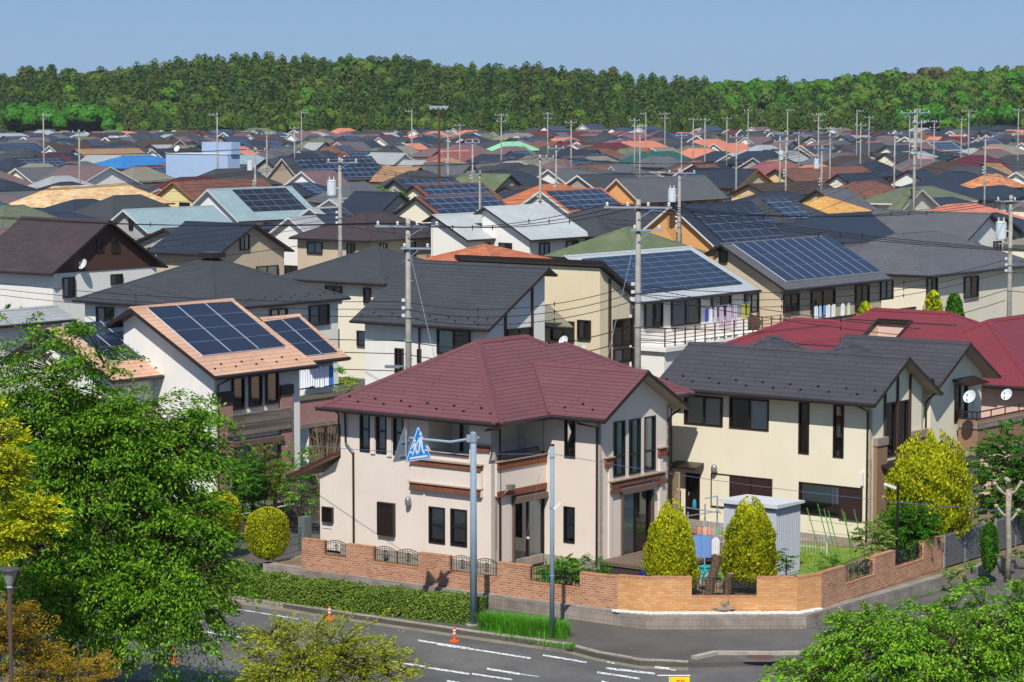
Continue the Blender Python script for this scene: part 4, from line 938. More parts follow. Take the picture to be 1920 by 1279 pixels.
# ---- pink solar house on the left
ph=house('G','B',(244,577),(403,705),437,'pink','white','white and mauve house with a pink gable roof carrying twelve blue solar panels',lw=.3,wins=0,guards=[0],th=.18,oh=.5)
fr=ph['fr']; nn=Vector((fr.X.x*ph['sl'],fr.X.y*ph['sl'],1)).normalized(); p0=ph['pol'][0][0]
solm=m_solar('solar_cells_blue','1d2c50',.155,1,5,'7d8aa8',.0)
solm2=m_solar('solar_cells_pink_house','171e31',.155,20,20,'97a3b8',.0)
array4(ph['t'],p0,nn,[(276,576),(435,565),(536,649),(380,666)],3,4,mat=solm2,gap=(.06,.045))
ph2=house('G','B',(95,602),(209,712),0,'pink','white','left wing of the pink roofed solar house half hidden by the big leafy tree',L=7.5,ze=5.1,lw=.6,wins=0,guards=[0],th=.18) if False else None
# its lower side wings, children of the same house
def wing_G(H,dr,ap,co,fx,ze,rm,wm,lw=1.,guards=None,oh=.5,fas='b',zr=None,th=.18,k=None):
    """gable wing of an existing house (same thing)"""
    fr,zr,s,L=solve('G',dr,ap,co,ze,None,None,None,fx,H['fr'].th); t=H['t']; w=fr.w; b=s*lw; sl=(zr-ze)/s; ze2=zr-sl*b
    if dr=='B': pol=[[w(0,0,zr),w(0,L,zr),w(s,L,ze),w(s,0,ze)],[w(0,0,zr),w(0,L,zr),w(-b,L,ze2),w(-b,0,ze2)]]; X=(-b,s);Y=(0,L)
    else: pol=[[w(0,0,zr),w(-L,0,zr),w(-L,-s,ze),w(0,-s,ze)],[w(0,0,zr),w(-L,0,zr),w(-L,b,ze2),w(0,b,ze2)]]; X=(-L,0);Y=(-s,b)
    roof(t,pol,[PAL[rm] if isinstance(rm,str) else rm,FAS[fas],FAS[fas]],th,None,guards=guards)
    x0,x1,y0,y1=X[0]+oh,X[1]-oh,Y[0]+oh,Y[1]-oh; mb=MB(); zt=lambda d:zr-sl*abs(d)-th-.01
    if dr=='B':
        for yy in (y0,y1): mb.face([w(x0,yy,-.62),w(x1,yy,-.62),w(x1,yy,zt(x1)),w(0,yy,zt(0)),w(x0,yy,zt(x0))])
        mb.face([w(x1,y0,-.62),w(x1,y1,-.62),w(x1,y1,zt(x1)),w(x1,y0,zt(x1))]); mb.face([w(x0,y0,-.62),w(x0,y1,-.62),w(x0,y1,zt(x0)),w(x0,y0,zt(x0))])
    else:
        for xx in (x0,x1): mb.face([w(xx,y0,-.62),w(xx,y1,-.62),w(xx,y1,zt(y1)),w(xx,0,zt(0)),w(xx,y0,zt(y0))])
        mb.face([w(x0,y0,-.62),w(x1,y0,-.62),w(x1,y0,zt(y0)),w(x0,y0,zt(y0))]); mb.face([w(x0,y1,-.62),w(x1,y1,-.62),w(x1,y1,zt(y1)),w(x0,y1,zt(y1))])
    mb.build('wing_wall',WAL[wm] if isinstance(wm,str) else wm,t)
    nn=Vector((fr.X.x*sl,fr.X.y*sl,1)).normalized() if dr=='B' else Vector((-fr.Y.x*sl,-fr.Y.y*sl,1)).normalized()
    return dict(t=t,fr=fr,F=Fac(fr,'F',y0),S=Fac(fr,'S',x1),p0=pol[0][0],n=nn,s=s,L=L,zr=zr,ze=ze,sl=sl,x=(x0,x1),y=(y0,y1),pol=pol)
wa=wing_G(ph,'B',(88,617),(211,713),232,5.2,'pink','white',lw=.7,guards=[0])
array4(ph['t'],wa['p0'],wa['n'],[(117,607),(222,600),(296,668),(205,676)],3,3,mat=solm2,gap=(.06,.045))
wb=wing_G(ph,'B',(487,597),(580,677),562,5.0,'pink','white',lw=.25,guards=None)
# ... its ridge runs right-away from (487,597) to (562,590)
array4(ph['t'],wb['p0'],wb['n'],[(493,603),(560,594),(634,660),(571,667)],2,3,mat=solm2,gap=(.06,.045))
mv=m_stucco('mauve_block','a07870',.1); tau=m_brick('taupe_ribs','85796c','94887a','4f473f',.06,.4,.008,0.)
S=ph['S']
wpx(ph,'S',[(434,709,455,766),(466,705,488,760),(497,699,519,755)],'fixed')
def slab_px(H,k,q,n0,n1,mat,name):
    u0,u1,z0,z1=H[k].rect(*q); return MB().fbox(H[k],u0,u1,z0,z1,n0,n1).build(name,mat,H['t'])
slab_px(ph,'S',(407,752,434,925),.003,.12,mv,'pilaster'); slab_px(ph,'S',(523,722,546,905),.003,.12,mv,'pilaster'); slab_px(ph,'S',(434,778,523,800),.003,.10,mv,'block_band')
slab_px(ph,'S',(406,736,433,756),.003,.16,m_plain('dark_sill','33302f',.5),'pilaster_cap'); slab_px(ph,'S',(522,723,546,738),.003,.16,m_plain('dark_sill','33302f',.5),'pilaster_cap')
slab_px(ph,'S',(430,778,540,782),.003,.2,tau,'ribbed_trim'); slab_px(ph,'S',(420,803,540,802),.003,.2,tau,'ribbed_trim')
for (x0,y0,x1,h) in ((424,779,540,.24),(421,800,540,.24)):
    u0,z=S.px(x0,y0); u1=S.px(x1,y0)[0]; MB().fbox(S,u0,u1,z-h,z,.003,.2).build('ribbed_trim',tau,ph['t'])
r=S.rect(438,838,523,905); r=(r[0],r[1],.3,r[3]); win(ph['t'],S,r,'slide3',hole=False); sbox(S,r,ph['t'])
P=S.P; u=ph['y'][0]+.1; pipe(ph['t'],[P(u+.3,5.2,.45),P(u,4.95,.1),P(u,.1,.06)])
wpx(ph,'F',[(340,843,355,905)],'fixed')
# far wing balcony with laundry
fb_=Fac(fr,'S',ph['x'][1]); 
Sw=wb['S']
mb=MB(); u0,z=Sw.px(552,750); z=3.3; y0_,y1_=Sw.px(549,750)[0],Sw.px(640,735)[0]; 
mb.fbox(Sw,Sw.px(548,745)[0],wb['y'][1]+.6,2.2,3.25,-.02,.10); mb.build('balcony_wall',mv,ph['t'])
MB().fbox(Sw,Sw.px(548,745)[0],wb['y'][1]+.6,3.25,3.45,.0,.16).build('ribbed_trim',tau,ph['t']); MB().fbox(Sw,Sw.px(548,745)[0],wb['y'][1]+.6,2.0,2.2,.0,.16).build('ribbed_trim',tau,ph['t'])
mb=MB(); mb.tube([Sw.P(Sw.px(549,740)[0],3.75,.08),Sw.P(wb['y'][1]+.6,3.75,.08)],.03,6); mb.build('balcony_rail',frame_bk,ph['t'],uv=False)
r=Sw.rect(580,820,640,905); win(ph['t'],Sw,(r[0],r[1],.4,2.0),'slide',hole=False)
clw=m_plain('white_laundry','e4e6ee',.9,.1,0,.05)
t=thing('laundry_line','white shirts hanging on a line over the mauve balcony of the pink roofed house','laundry',Sw.P(Sw.px(585,715)[0],4.6,.25))
mb=MB(); ua,ub=Sw.px(549,715)[0],Sw.px(622,705)[0]; mb.tube([Sw.P(ua,4.75,.3),Sw.P(ub,4.75,.3)],.02,6); mb.build('pole',metalg,t,uv=False)
def cloth(fc,u,z,wd,h,n,mat,par,name='shirt'):
    k=8; pts=[(u-wd/2+wd*i/k, n+.03*math.sin(i*1.7+u)) for i in range(k+1)]
    mb=MB(); 
    for i in range(k):
        (a,na),(b,nb_)=pts[i],pts[i+1]; sh=lambda q:.12*abs((q-u)/(wd/2))**2
        mb.face([fc.P(a,z-h,na),fc.P(b,z-h+.01*(i%2),nb_),fc.P(b,z-sh(b),nb_*.5+n*.5),fc.P(a,z-sh(a),na*.5+n*.5)])
    return mb.build(name,mat,par,uv=False)
for i in range(7): cloth(Sw,ua+.25+i*.32,4.7,.3,.85+.1*random.random(),.3,clw if i<6 else m_plain('blue_hanger','2f6fc0',.6),t)

# ---- crimson roof house (right) with a sunken balcony
def planexy(fr,zr,sl,px_,py_):   # front slope of a dir A roof
    p0=fr.w(0,0,zr); n=Vector((-fr.Y.x*sl,-fr.Y.y*sl,1)).normalized(); return fr.loc(plane_pt(p0,n,px_,py_))
_P=pz(1780,586,7.05); _f=Fr(_P.xy); s_r=5.0; _sl=2.45/s_r
a_=planexy(_f,7.05,_sl,1647,600); b_=planexy(_f,7.05,_sl,1607,650); c_=planexy(_f,7.05,_sl,1713,600)
hx0=a_[0]; hx1=c_[0]; hy1=a_[1]; hy0=max(-s_r+.5,b_[1])
cr=house('H','A',(1780,586),None,1640,'red','pinkw','pink walled house with crimson slate hip roof and sunken balcony',zr=7.05,ze=4.6,s=s_r,hole=(hx0,hx1,hy0,hy1),wins=0,capw=.22,oh=.5)
w=cr['fr'].w; mb=MB(); zz=lambda y:7.05+_sl*y-.005; zf=3.9
for P4 in ([w(hx0,hy0,zf),w(hx0,hy1,zf),w(hx0,hy1,zz(hy1)),w(hx0,hy0,zz(hy0))],[w(hx0,hy1,zf),w(hx1,hy1,zf),w(hx1,hy1,zz(hy1)),w(hx0,hy1,zz(hy1))],[w(hx1,hy0,zf),w(hx1,hy1,zf),w(hx1,hy1,zz(hy1)),w(hx1,hy0,zz(hy0))],[w(hx0,hy0,zf),w(hx1,hy0,zf),w(hx1,hy0,zz(hy0)),w(hx0,hy0,zz(hy0))],[w(hx0,hy0,zf),w(hx1,hy0,zf),w(hx1,hy1,zf),w(hx0,hy1,zf)]): mb.face(P4)
mb.build('sunken_balcony',WAL['pinkw'],cr['t'])
mb=MB(); q=[w(hx0,hy0,zz(hy0)+.03),w(hx0,hy1,zz(hy1)+.03),w(hx1,hy1,zz(hy1)+.03),w(hx1,hy0,zz(hy0)+.03)]
for i in range(3): mb.beam(q[i],q[i+1],.1,.1)
mb.build('balcony_trim',frame_dk,cr['t'],uv=False)
house('H','A',(1600,603),None,1490,'red','pinkw','',zr=6.4,ze=4.6,s=3.7,into=cr,wins=0,capw=.2)
house('H','B',(1855,600),None,1935,'red','pinkw','',zr=6.85,ze=4.6,s=4.6,into=cr,wins=0,capw=.22)
# ---- middle rows, each solved from its ridge end and one eave corner in the photo
N=house
m5=N('G','A',(1030,502),(917,617),773,'charcoal','white','white stucco house with a long charcoal slope directly behind the maroon roof',lw=.12,wins=0,guards=[0],oh=.5)
wpx(m5,'F',[(822,617,882,667),(743,653,757,700),(785,655,790,680)],); wpx(m5,'S',[(951,618,995,640)])
for x in (788,): u=m5['F'].px(x,660)[0]; pipe(m5['t'],[m5['F'].P(u,5.3,.08),m5['F'].P(u,.1,.08)],.05)
mb=MB(); 
for x in (947,997): u=m5['S'].px(x,620)[0]; mb.fbox(m5['S'],u-.08,u+.08,0,m5['zr']-m5['sl']*abs(u)-.3,.003,.06); mb.build('timber_batten',m_plain('timber_brown','4b342a',.7),m5['t'],uv=False); mb=MB()
m8=N('G','B',(1350,457),(1473,543),1553,'grey','beige','beige house with a ribbed grey roof almost covered by a bright blue solar array',lw=.25,wins=0,oh=.45,sol=('r',.09,.985,.03,.86,m_solar('solar_cells_bright','161f38',.16,20,20,'7a86a0',.0),10,3))
wpx(m8,'S',[(1468,553,1496,582),(1520,545,1563,582),(1603,536,1627,580),(1650,527,1672,560)]); wpx(m8,'F',[(1350,467,1364,492)],'fixed')
m9=N('H','B',(1685,437),(1480,505),1753,'grey','cream','cream house with a big grey slate hip roof beside the near right utility pole',wins=0)
wpx(m9,'S',[(1807,520,1832,556),(1737,522,1755,560)]); 
PAL['ribbed']=m_shingle('ribbed_metal_sheet','b9bec1',99,.33,.45,.04,.45,.05)
m7=N('G','B',(1297,462),(1425,543),1057,'ribbed','white','white house with corrugated pale metal roof, wide dark solar array and laundry terrace',lw=.3,wins=0,oh=.5,sol=('r',.08,.93,.1,.86,m_solar('solar_cells_terrace','1a2230',.2,1.6,.55,'56637a',.025)),)
wpx(m7,'S',[(1208,568,1240,612),(1258,565,1310,606),(1333,556,1368,590),(1395,552,1420,585)])
m3=N('H','B',(397,482),(137,562),397,'charcoal','white','white house under the wide charcoal pyramid roof behind the pink solar roof',wins=1,guards=[0,1])
MB().cbox(m3['fr'].w(0,0,m3['zr']+.12),1.1,1.1,.3,-TH).build('roof_vent',frame_dk,m3['t'],uv=False)
m4=N('H','B',(707,462),(515,521),707,'charcoal','cream','cream yellow house under a charcoal pyramid roof left of the near utility pole',wins=1,guards=[0])
m1=N('G','A',(207,413),(98,513),40,'brown','white','white house with dark brown tiles and a dark boarded gable with two small windows',wins=0,oh=.5)
wpx(m1,'S',[(180,448,192,471,'fixed'),(208,446,222,472,'fixed'),(207,515,228,532),(117,521,139,557)])
H=m1; zt_=5.35; mb=MB(); S=H['S']; L0,L1=H['y']; k=lambda u:H['zr']-H['sl']*abs(u)-.18; mb.hexa([S.P(L0,zt_,.01),S.P(L1,zt_,.01),S.P(L1,zt_,.05),S.P(L0,zt_,.05),S.P(L0+.02,k(L0),.01),S.P(L1-.02,k(L1),.01),S.P(L1-.02,k(L1),.05),S.P(L0+.02,k(L0),.05)])
mb.hexa([S.P(L0+.02,k(L0),.01),S.P(L1-.02,k(L1),.01),S.P(L1-.02,k(L1),.05),S.P(L0+.02,k(L0),.05),S.P(-.02,k(0),.01),S.P(.02,k(0),.01),S.P(.02,k(0),.05),S.P(-.02,k(0),.05)]); mb.build('gable_boards',WAL['brownw'],H['t'])
_q=m1['S'].px(150,496); dish(m1['S'].P(_q[0],_q[1],.35),.36,.7,'white satellite dish on the white wall under the dark boarded gable')
m2=N('G','A',(480,420),(408,478),347,'black','beige','beige house with glossy blue black tiles and an arched four pane gable window',wins=0,oh=.5)
wpx(m2,'S',[(449,440,466,468,'slide'),(480,500,520,518)])
m10=N('G','B',(1257,385),(1338,460),1408,'navy','peach','peach gabled house with a navy roof and a large dull grey solar array',fas='w',wins=0,sol=('r',.14,.98,.16,.99,sol_fd),oh=.4)
m11=N('H','B',(1537,403),(1370,447),1647,'navy','white','low house with glossy navy slates between amber pyramid roof and bright solar array',wins=1)
m12=N('G','A',(1860,400),(1815,450),1640,'grey','white','grey slate house with a long ridge and dark open gable near the transformer pole',wins=1)
m13=N('H','B',(1547,368),(1447,400),1547,'amber','yellow','house with an amber tiled pyramid roof behind the dull solar array')
m14=N('H','B',(1693,352),(1603,380),1747,'olive','cream','house with mossy olive slates and two white trimmed front gables',fas='w',gut=False)
N('G','A',(1730,355),(1693,393),1700,'olive','cream','',into=m14,fas='w',wins=0,ze=5.6); 
m16=N('H','B',(1850,327),(1790,352),1870,'ochre','cream','house with rust and cream checkered tiles at the right edge')
m15=N('H','B',(1747,333),(1650,362),1750,'navy','grey','house with a dark navy stepped roof left of the rust checkered roof')
m20=N('G','A',(1422,317),(1383,352),1300,'black','sand','house with a black tiled roof and an orange trimmed gable facing right',fas='o')
m18=N('G','B',(1403,345),(1443,367),1540,'darkbrown','sand','low dark brown roofed house with a tan gable in front of the long russet roof',fas='b')
m19=N('G','B',(1453,317),None,1617,'russet','sand','house with a long russet tiled roof in the right middle distance',zr=7.6,s=4.2)
m17=N('H','B',(1600,341),None,1640,'russet','beige','house with a long dark russet ribbed roof left of the mossy olive roof',zr=7.2,s=3.6)
m21=N('G','B',(1155,335),(1200,380),1322,'grey','peach','peach gabled house with white bargeboards and broad grey slate roof',fas='w')
m22=N('G','B',(907,388),(995,450),1025,'silver','white','white house with a silver slate roof and dark bargeboards',lw=.2,fas='b')
m22b=N('G','B',(810,403),(877,450),897,'silver','white','lower silver slate gable on the left of the white house',into=m22,lw=.25)
m23=N('H','B',(1173,427),(1020,480),1185,'green','cream','house with a mossy green hip roof left of the navy roofed peach house')
m24=N('H','B',(910,458),(787,487),910,'orange','white','low orange tiled pyramid roof with solar panels peeping over the charcoal slope')
m25=N('H','B',(683,398),(543,445),717,'brown','beige','house with a wide dark brown tiled hip roof behind the near left utility pole')
m26=N('H','B',(1110,388),None,1163,'charcoal','beige','house with a plain charcoal hip roof right of the silver roofed house',zr=7.6,s=4.6)
m27=N('G','B',(230,393),(277,435),400,'ltblue','grey','grey walled house with a pale blue grey slate roof and a dark slit gable window',fas='w',gut=False)
wpx(m27,'F',[(243,410,250,430)],'fixed')
m28=N('G','B',(388,355),(447,415),547,'ltblue','white','white house with a pale blue roof carrying a big brown black solar array',fas='w',sol=('r',.27,.9,.06,.74,sol_fd))
for i,(a,b,fx_,nm) in enumerate([((540,407),(567,427),592,'first'),((580,390),(607,412),640,'second'),((617,373),(650,395),700,'third')]):
    H=N('G','B',a,None,fx_,'ltgrey','white',['small white gabled house with a pale roof, nearest of three stepped gables','small white gabled house, middle of the three stepped gables','pale gabled house with dark solar roof, rearmost of three stepped gables'][i],zr=6.6,ze=5.0,s=2.6+.3*i,fas='w',sol=('r',.25,.95,.1,.9,sol_fd) if i else None)
m30=N('H','B',(100,350),(5,387),235,'checker','cream','house with peach and cream checkered tiles at the left')
m31=N('H','B',(213,367),(110,409),263,'charcoal','grey','house with a charcoal hip roof and pale metal ridge caps below the checkered roof',det=2)
m32=N('G','B',(323,340),(365,375),493,'russet','yellow','yellow walled house with a russet tiled roof and orange bargeboards',fas='o')
m33=N('G','A',(207,312),(145,349),120,'mauve','white','white front gable house with a faded mauve roof',fas='w')
m34=N('G','B',(528,297),(563,340),697,'charcoal','taupe','taupe gabled house with white bargeboards and a solar roof of large blue modules',fas='w',sol=('r',.12,.96,.05,.92,sol_far))
m35=N('H','B',(230,293),None,285,'blue','white','house with a vivid blue sheet metal hip roof',zr=7.4,s=5.5)
m35b=N('H','B',(255,311),None,300,'maroon','grey','house with a wine red roof and solar panels in front of the vivid blue roof',zr=7.0,s=3.6,sol=('r',.1,1,.2,.9,sol_far))
m36=N('H','A',(12,338),None,-90,'black','beige','house with a black tiled roof cut by the left edge of the photo',zr=7.2,s=4.2)
m38=N('G','B',(140,280),None,260,'tan','white','white gabled house with a long tan tiled roof',zr=7.4,s=3.8)
# ---- cream shed roofed house with a tall front wall (between the charcoal roof and the terrace house)
zr=8.15; P_=pz(1125,493,zr); fr=Fr(P_.xy); S=Fac(fr,'S',0); b_,zc=S.px(1187,549)
kx=solve('G','B',(1125,493),None,5.4,zr,3,1)[0]
d_=-fr.X; k=(858-CX)/F; L=(k*(P_.y*_c-(zr-CAMZ)*_s)-P_.x)/(d_.x-k*d_.y*_c)
w=fr.w; t=thing('house','cream rough stucco house with a tall blank front wall and a roof falling away behind','house',(*w(-L/2,b_/2,0).xy,-.3),-TH)
roof(t,[[w(-L,-.25,zr+.12),w(0.35,-.25,zr+.12),w(.35,b_,zc),w(-L,b_,zc)]],[PAL['darkbrown'],frame_dk,frame_dk],.22,None,gut=False,caps=False)
rough=m_stucco('rough_cream_stucco','d6c8a8',.08); mb=MB(); zt=lambda y:zr+.12-(zr+.12-zc)*(y+.25)/(b_+.25)-.25
mb.face([w(-L+.1,0,-.3),w(0,0,-.3),w(0,0,zt(0)),w(-L+.1,0,zt(0))]); mb.face([w(0,0,-.3),w(0,b_-.3,-.3),w(0,b_-.3,zt(b_-.3)),w(0,0,zt(0))]); mb.face([w(-L+.1,0,-.3),w(-L+.1,b_-.3,-.3),w(-L+.1,b_-.3,zt(b_-.3)),w(-L+.1,0,zt(0))]); mb.face([w(-L+.1,b_-.3,-.3),w(0,b_-.3,-.3),w(0,b_-.3,zt(b_-.3)),w(-L+.1,b_-.3,zt(b_-.3))]); mb.build('wall',rough,t)
H6=dict(t=t,F=Fac(fr,'F',0),S=S); occ.append(obb(fr,-L,0,0,b_)); m6fr=fr
wpx(H6,'S',[(1149,600,1184,646),(1149,656,1184,677)])
mb=MB()
for x in (1142,1186): u=S.px(x,600)[0]; mb.fbox(S,u-.08,u+.08,0,zt(u)-.1,.003,.08); mb.build('timber_batten',m_plain('timber_brown','4b342a',.7),t,uv=False); mb=MB()
# lower lean roof and balcony in front of it
lr=solve('G','A',(1108,583),None,3.6,4.9,2.6,3)[0]
F6=Fac(fr,'F',0); a=F6.px(1012,545); b=F6.px(1108,585); z_=a[1]
roof(t,[[w(a[0]-1.5,-.02,5.9),w(a[0]+.6,-.02,5.9),w(b[0]+.3,-1.9,5.0),w(a[0]-1.5,-1.9,5.0)]],[PAL['stone'],frame_dk,frame_dk],.14,None,caps=False)
wpx(H6,'F',[(1035,601,1077,640),(1085,600,1108,636)])
mb=MB(); Fb=Fac(fr,'F',-1.7); u0,u1=Fb.px(1010,650)[0],-.1
zz=3.0
while zz<4.0: mb.fbox(Fb,u0,u1,zz,zz+.07,0,.03); zz+=.13
mb.fbox(Fb,u0,u1,2.55,2.75,-1.6,0)
mb.build('slatted_balcony',frame_bk,t,uv=False)
for i in range(5): q=u0+(u1-u0)*i/4; MB().fbox(Fb,q-.03,q+.03,2.7,4.0,-.04,-.005).build('balcony_post',frame_bk,t,uv=False)
q=pd(1058,640,Fb.P(Fb.px(1058,640)[0],3,.3).y); dish(q,.27,.7,'white satellite dish on the black slatted balcony behind the maroon ridge')
tt=thing('laundry_line','red and white washing on the black slatted balcony','laundry',Fb.P(Fb.px(1030,645)[0],4.0,.1))
for i,(x,c_) in enumerate(((1025,'d8d8dc'),(1033,'b8213a'),(1082,'c9cabf'),(1090,'a9b8c4'),(1098,'d2cfc0'))): u=Fb.px(x,640)[0]; cloth(Fb,u,4.15,.3,.5,.15,m_plain('washing_%s'%c_,c_,.9,.1),tt,'garment')
# ---- terrace of the corrugated metal roof house
T7=m7['S']; x1=m7['x'][1]; y0_,y1_=m7['y']; w7=m7['fr'].w
mb=MB(); rb=m_plain('rusty_rail','6b4437',.6,.4)
for k_ in range(2):
    nb=(0,1)[k_]
for z_ in (3.2,3.4,3.6,3.8,4.0): mb.tube([w7(x1+.1,y0_+.1,z_),w7(x1+2.1,y0_+.1,z_),w7(x1+2.1,y1_+1.2,z_)],.02,5)
for i in range(14): q=y0_+.1+(y1_+1.1-y0_)*i/13; mb.box(m7['fr'],x1+2.07,x1+2.13,q-.03,q+.03,3.0,4.02)
mb.build('terrace_rail',rb,m7['t'],uv=False)
MB().box(m7['fr'],x1+.01,x1+2.25,y0_,y1_+1.3,2.75,3.0).build('terrace_floor',WAL['white'],m7['t'])
MB().box(m7['fr'],x1+.01,x1+2.0,y0_+.2,y1_+1.1,-.3,2.75).build('porch_wall',WAL['white'],m7['t'])
tt=thing('laundry_line','lilac sheet, yellow shirt and blue washing drying on the brown railed terrace','laundry',w7(x1+1.9,(y0_+y1_)/2+2,4.4))
Tf=Fac(m7['fr'],'S',x1+1.8); mb=MB(); ua,ub=Tf.px(1318,600)[0],Tf.px(1408,590)[0]; mb.tube([Tf.P(ua,4.9,0),Tf.P(ub,4.9,0)],.02,6); mb.build('pole',metalg,tt,uv=False)
for x,c_,wd,h in ((1325,'3b4f9c',.3,.8),(1333,'d9d6da',.3,1.0),(1341,'c9b9c6',.3,1.1),(1352,'c4aec4',.45,1.25),(1366,'c8b4c8',.55,1.3),(1378,'c8b4c8',.45,1.3),(1394,'b9b24a',.4,.9),(1403,'9a9a52',.35,.8)): u=Tf.px(x,600)[0]; cloth(Tf,u,4.88,wd,h,.0,m_plain('washing_%s'%c_,c_,.9,.1),tt,'garment')
# ---- solar house balcony and washing
S8=m8['S']; w8=m8['fr'].w; x8=m8['x'][1]; a8,b8=m8['y']
bm=MB(); bm.box(m8['fr'],x8+.003,x8+1.5,a8+.1,a8+.2,2.2,3.5); bm.box(m8['fr'],x8+1.5,x8+1.6,a8+.1,b8+1.5,2.2,3.5); bm.build('balcony_wall',WAL['cream'],m8['t'])
bm=MB(); bm.box(m8['fr'],x8+.003,x8+1.64,a8+.05,a8+.25,3.5,3.62); bm.box(m8['fr'],x8+1.45,x8+1.66,a8+.25,b8+1.5,3.5,3.62); bm.box(m8['fr'],x8+1.605,x8+1.63,a8+.25,b8+1.5,2.9,3.0); bm.build('balcony_cap',frame_dk,m8['t'],uv=False)
tt=thing('laundry_line','white and blue washing on the balcony of the bright solar roofed house','laundry',w8(x8+1.2,(a8+b8)/2,4))
T8=Fac(m8['fr'],'S',x8+1.2)
for x,c_,wd,h in ((1530,'dfe3e8',.5,.9),(1538,'8fc0d8',.3,.7),(1546,'5b86c9',.3,.6),(1553,'e2e3e0',.6,.9),(1563,'e4e4e0',.5,1.0),(1580,'e6e6e6',.4,.9),(1591,'b9c7b4',.3,.8)): u=T8.px(x,600)[0]; cloth(T8,u,4.35,wd,h,0,m_plain('washing_%s'%c_,c_,.9,.1),tt,'garment')
# ---- left edge pieces: pale roof behind the tree, flat white roof
N('G','B',(107,573),(141,598),-40,'ltgrey','white','house with a pale shingle roof half hidden behind the top of the big leafy tree',wins=0)
t=thing('house','grey flat roofed house with a louvred unit on its roof at the left edge','house',(*pz(20,520,4.5).xy,-.3),-TH); fr=Fr(pz(92,548,3.0).xy)
mb=MB(); mb.box(fr,-9,0,0,6,-.3,4.8); mb.build('wall',WAL['grey'],t); mb=MB(); mb.box(fr,-9.2,.3,-.3,6.3,4.8,5.05); mb.build('roof',WAL['white'],t)
mb=MB(); mb.box(fr,-3.4,-2.2,.3,1.4,5.06,6.6); mb.build('roof_unit',m_shingle('louvre_unit','77746c',.07,5,.4,.05),t); occ.append(obb(fr,-9,0,0,6))
f1=Fac(fr,'F',0); win(t,f1,(-3.9,-2.2,2.0,3.9),'slide',hole=False); win(t,f1,(-1.3,-.6,2.3,3.9),'fixed',hole=False)
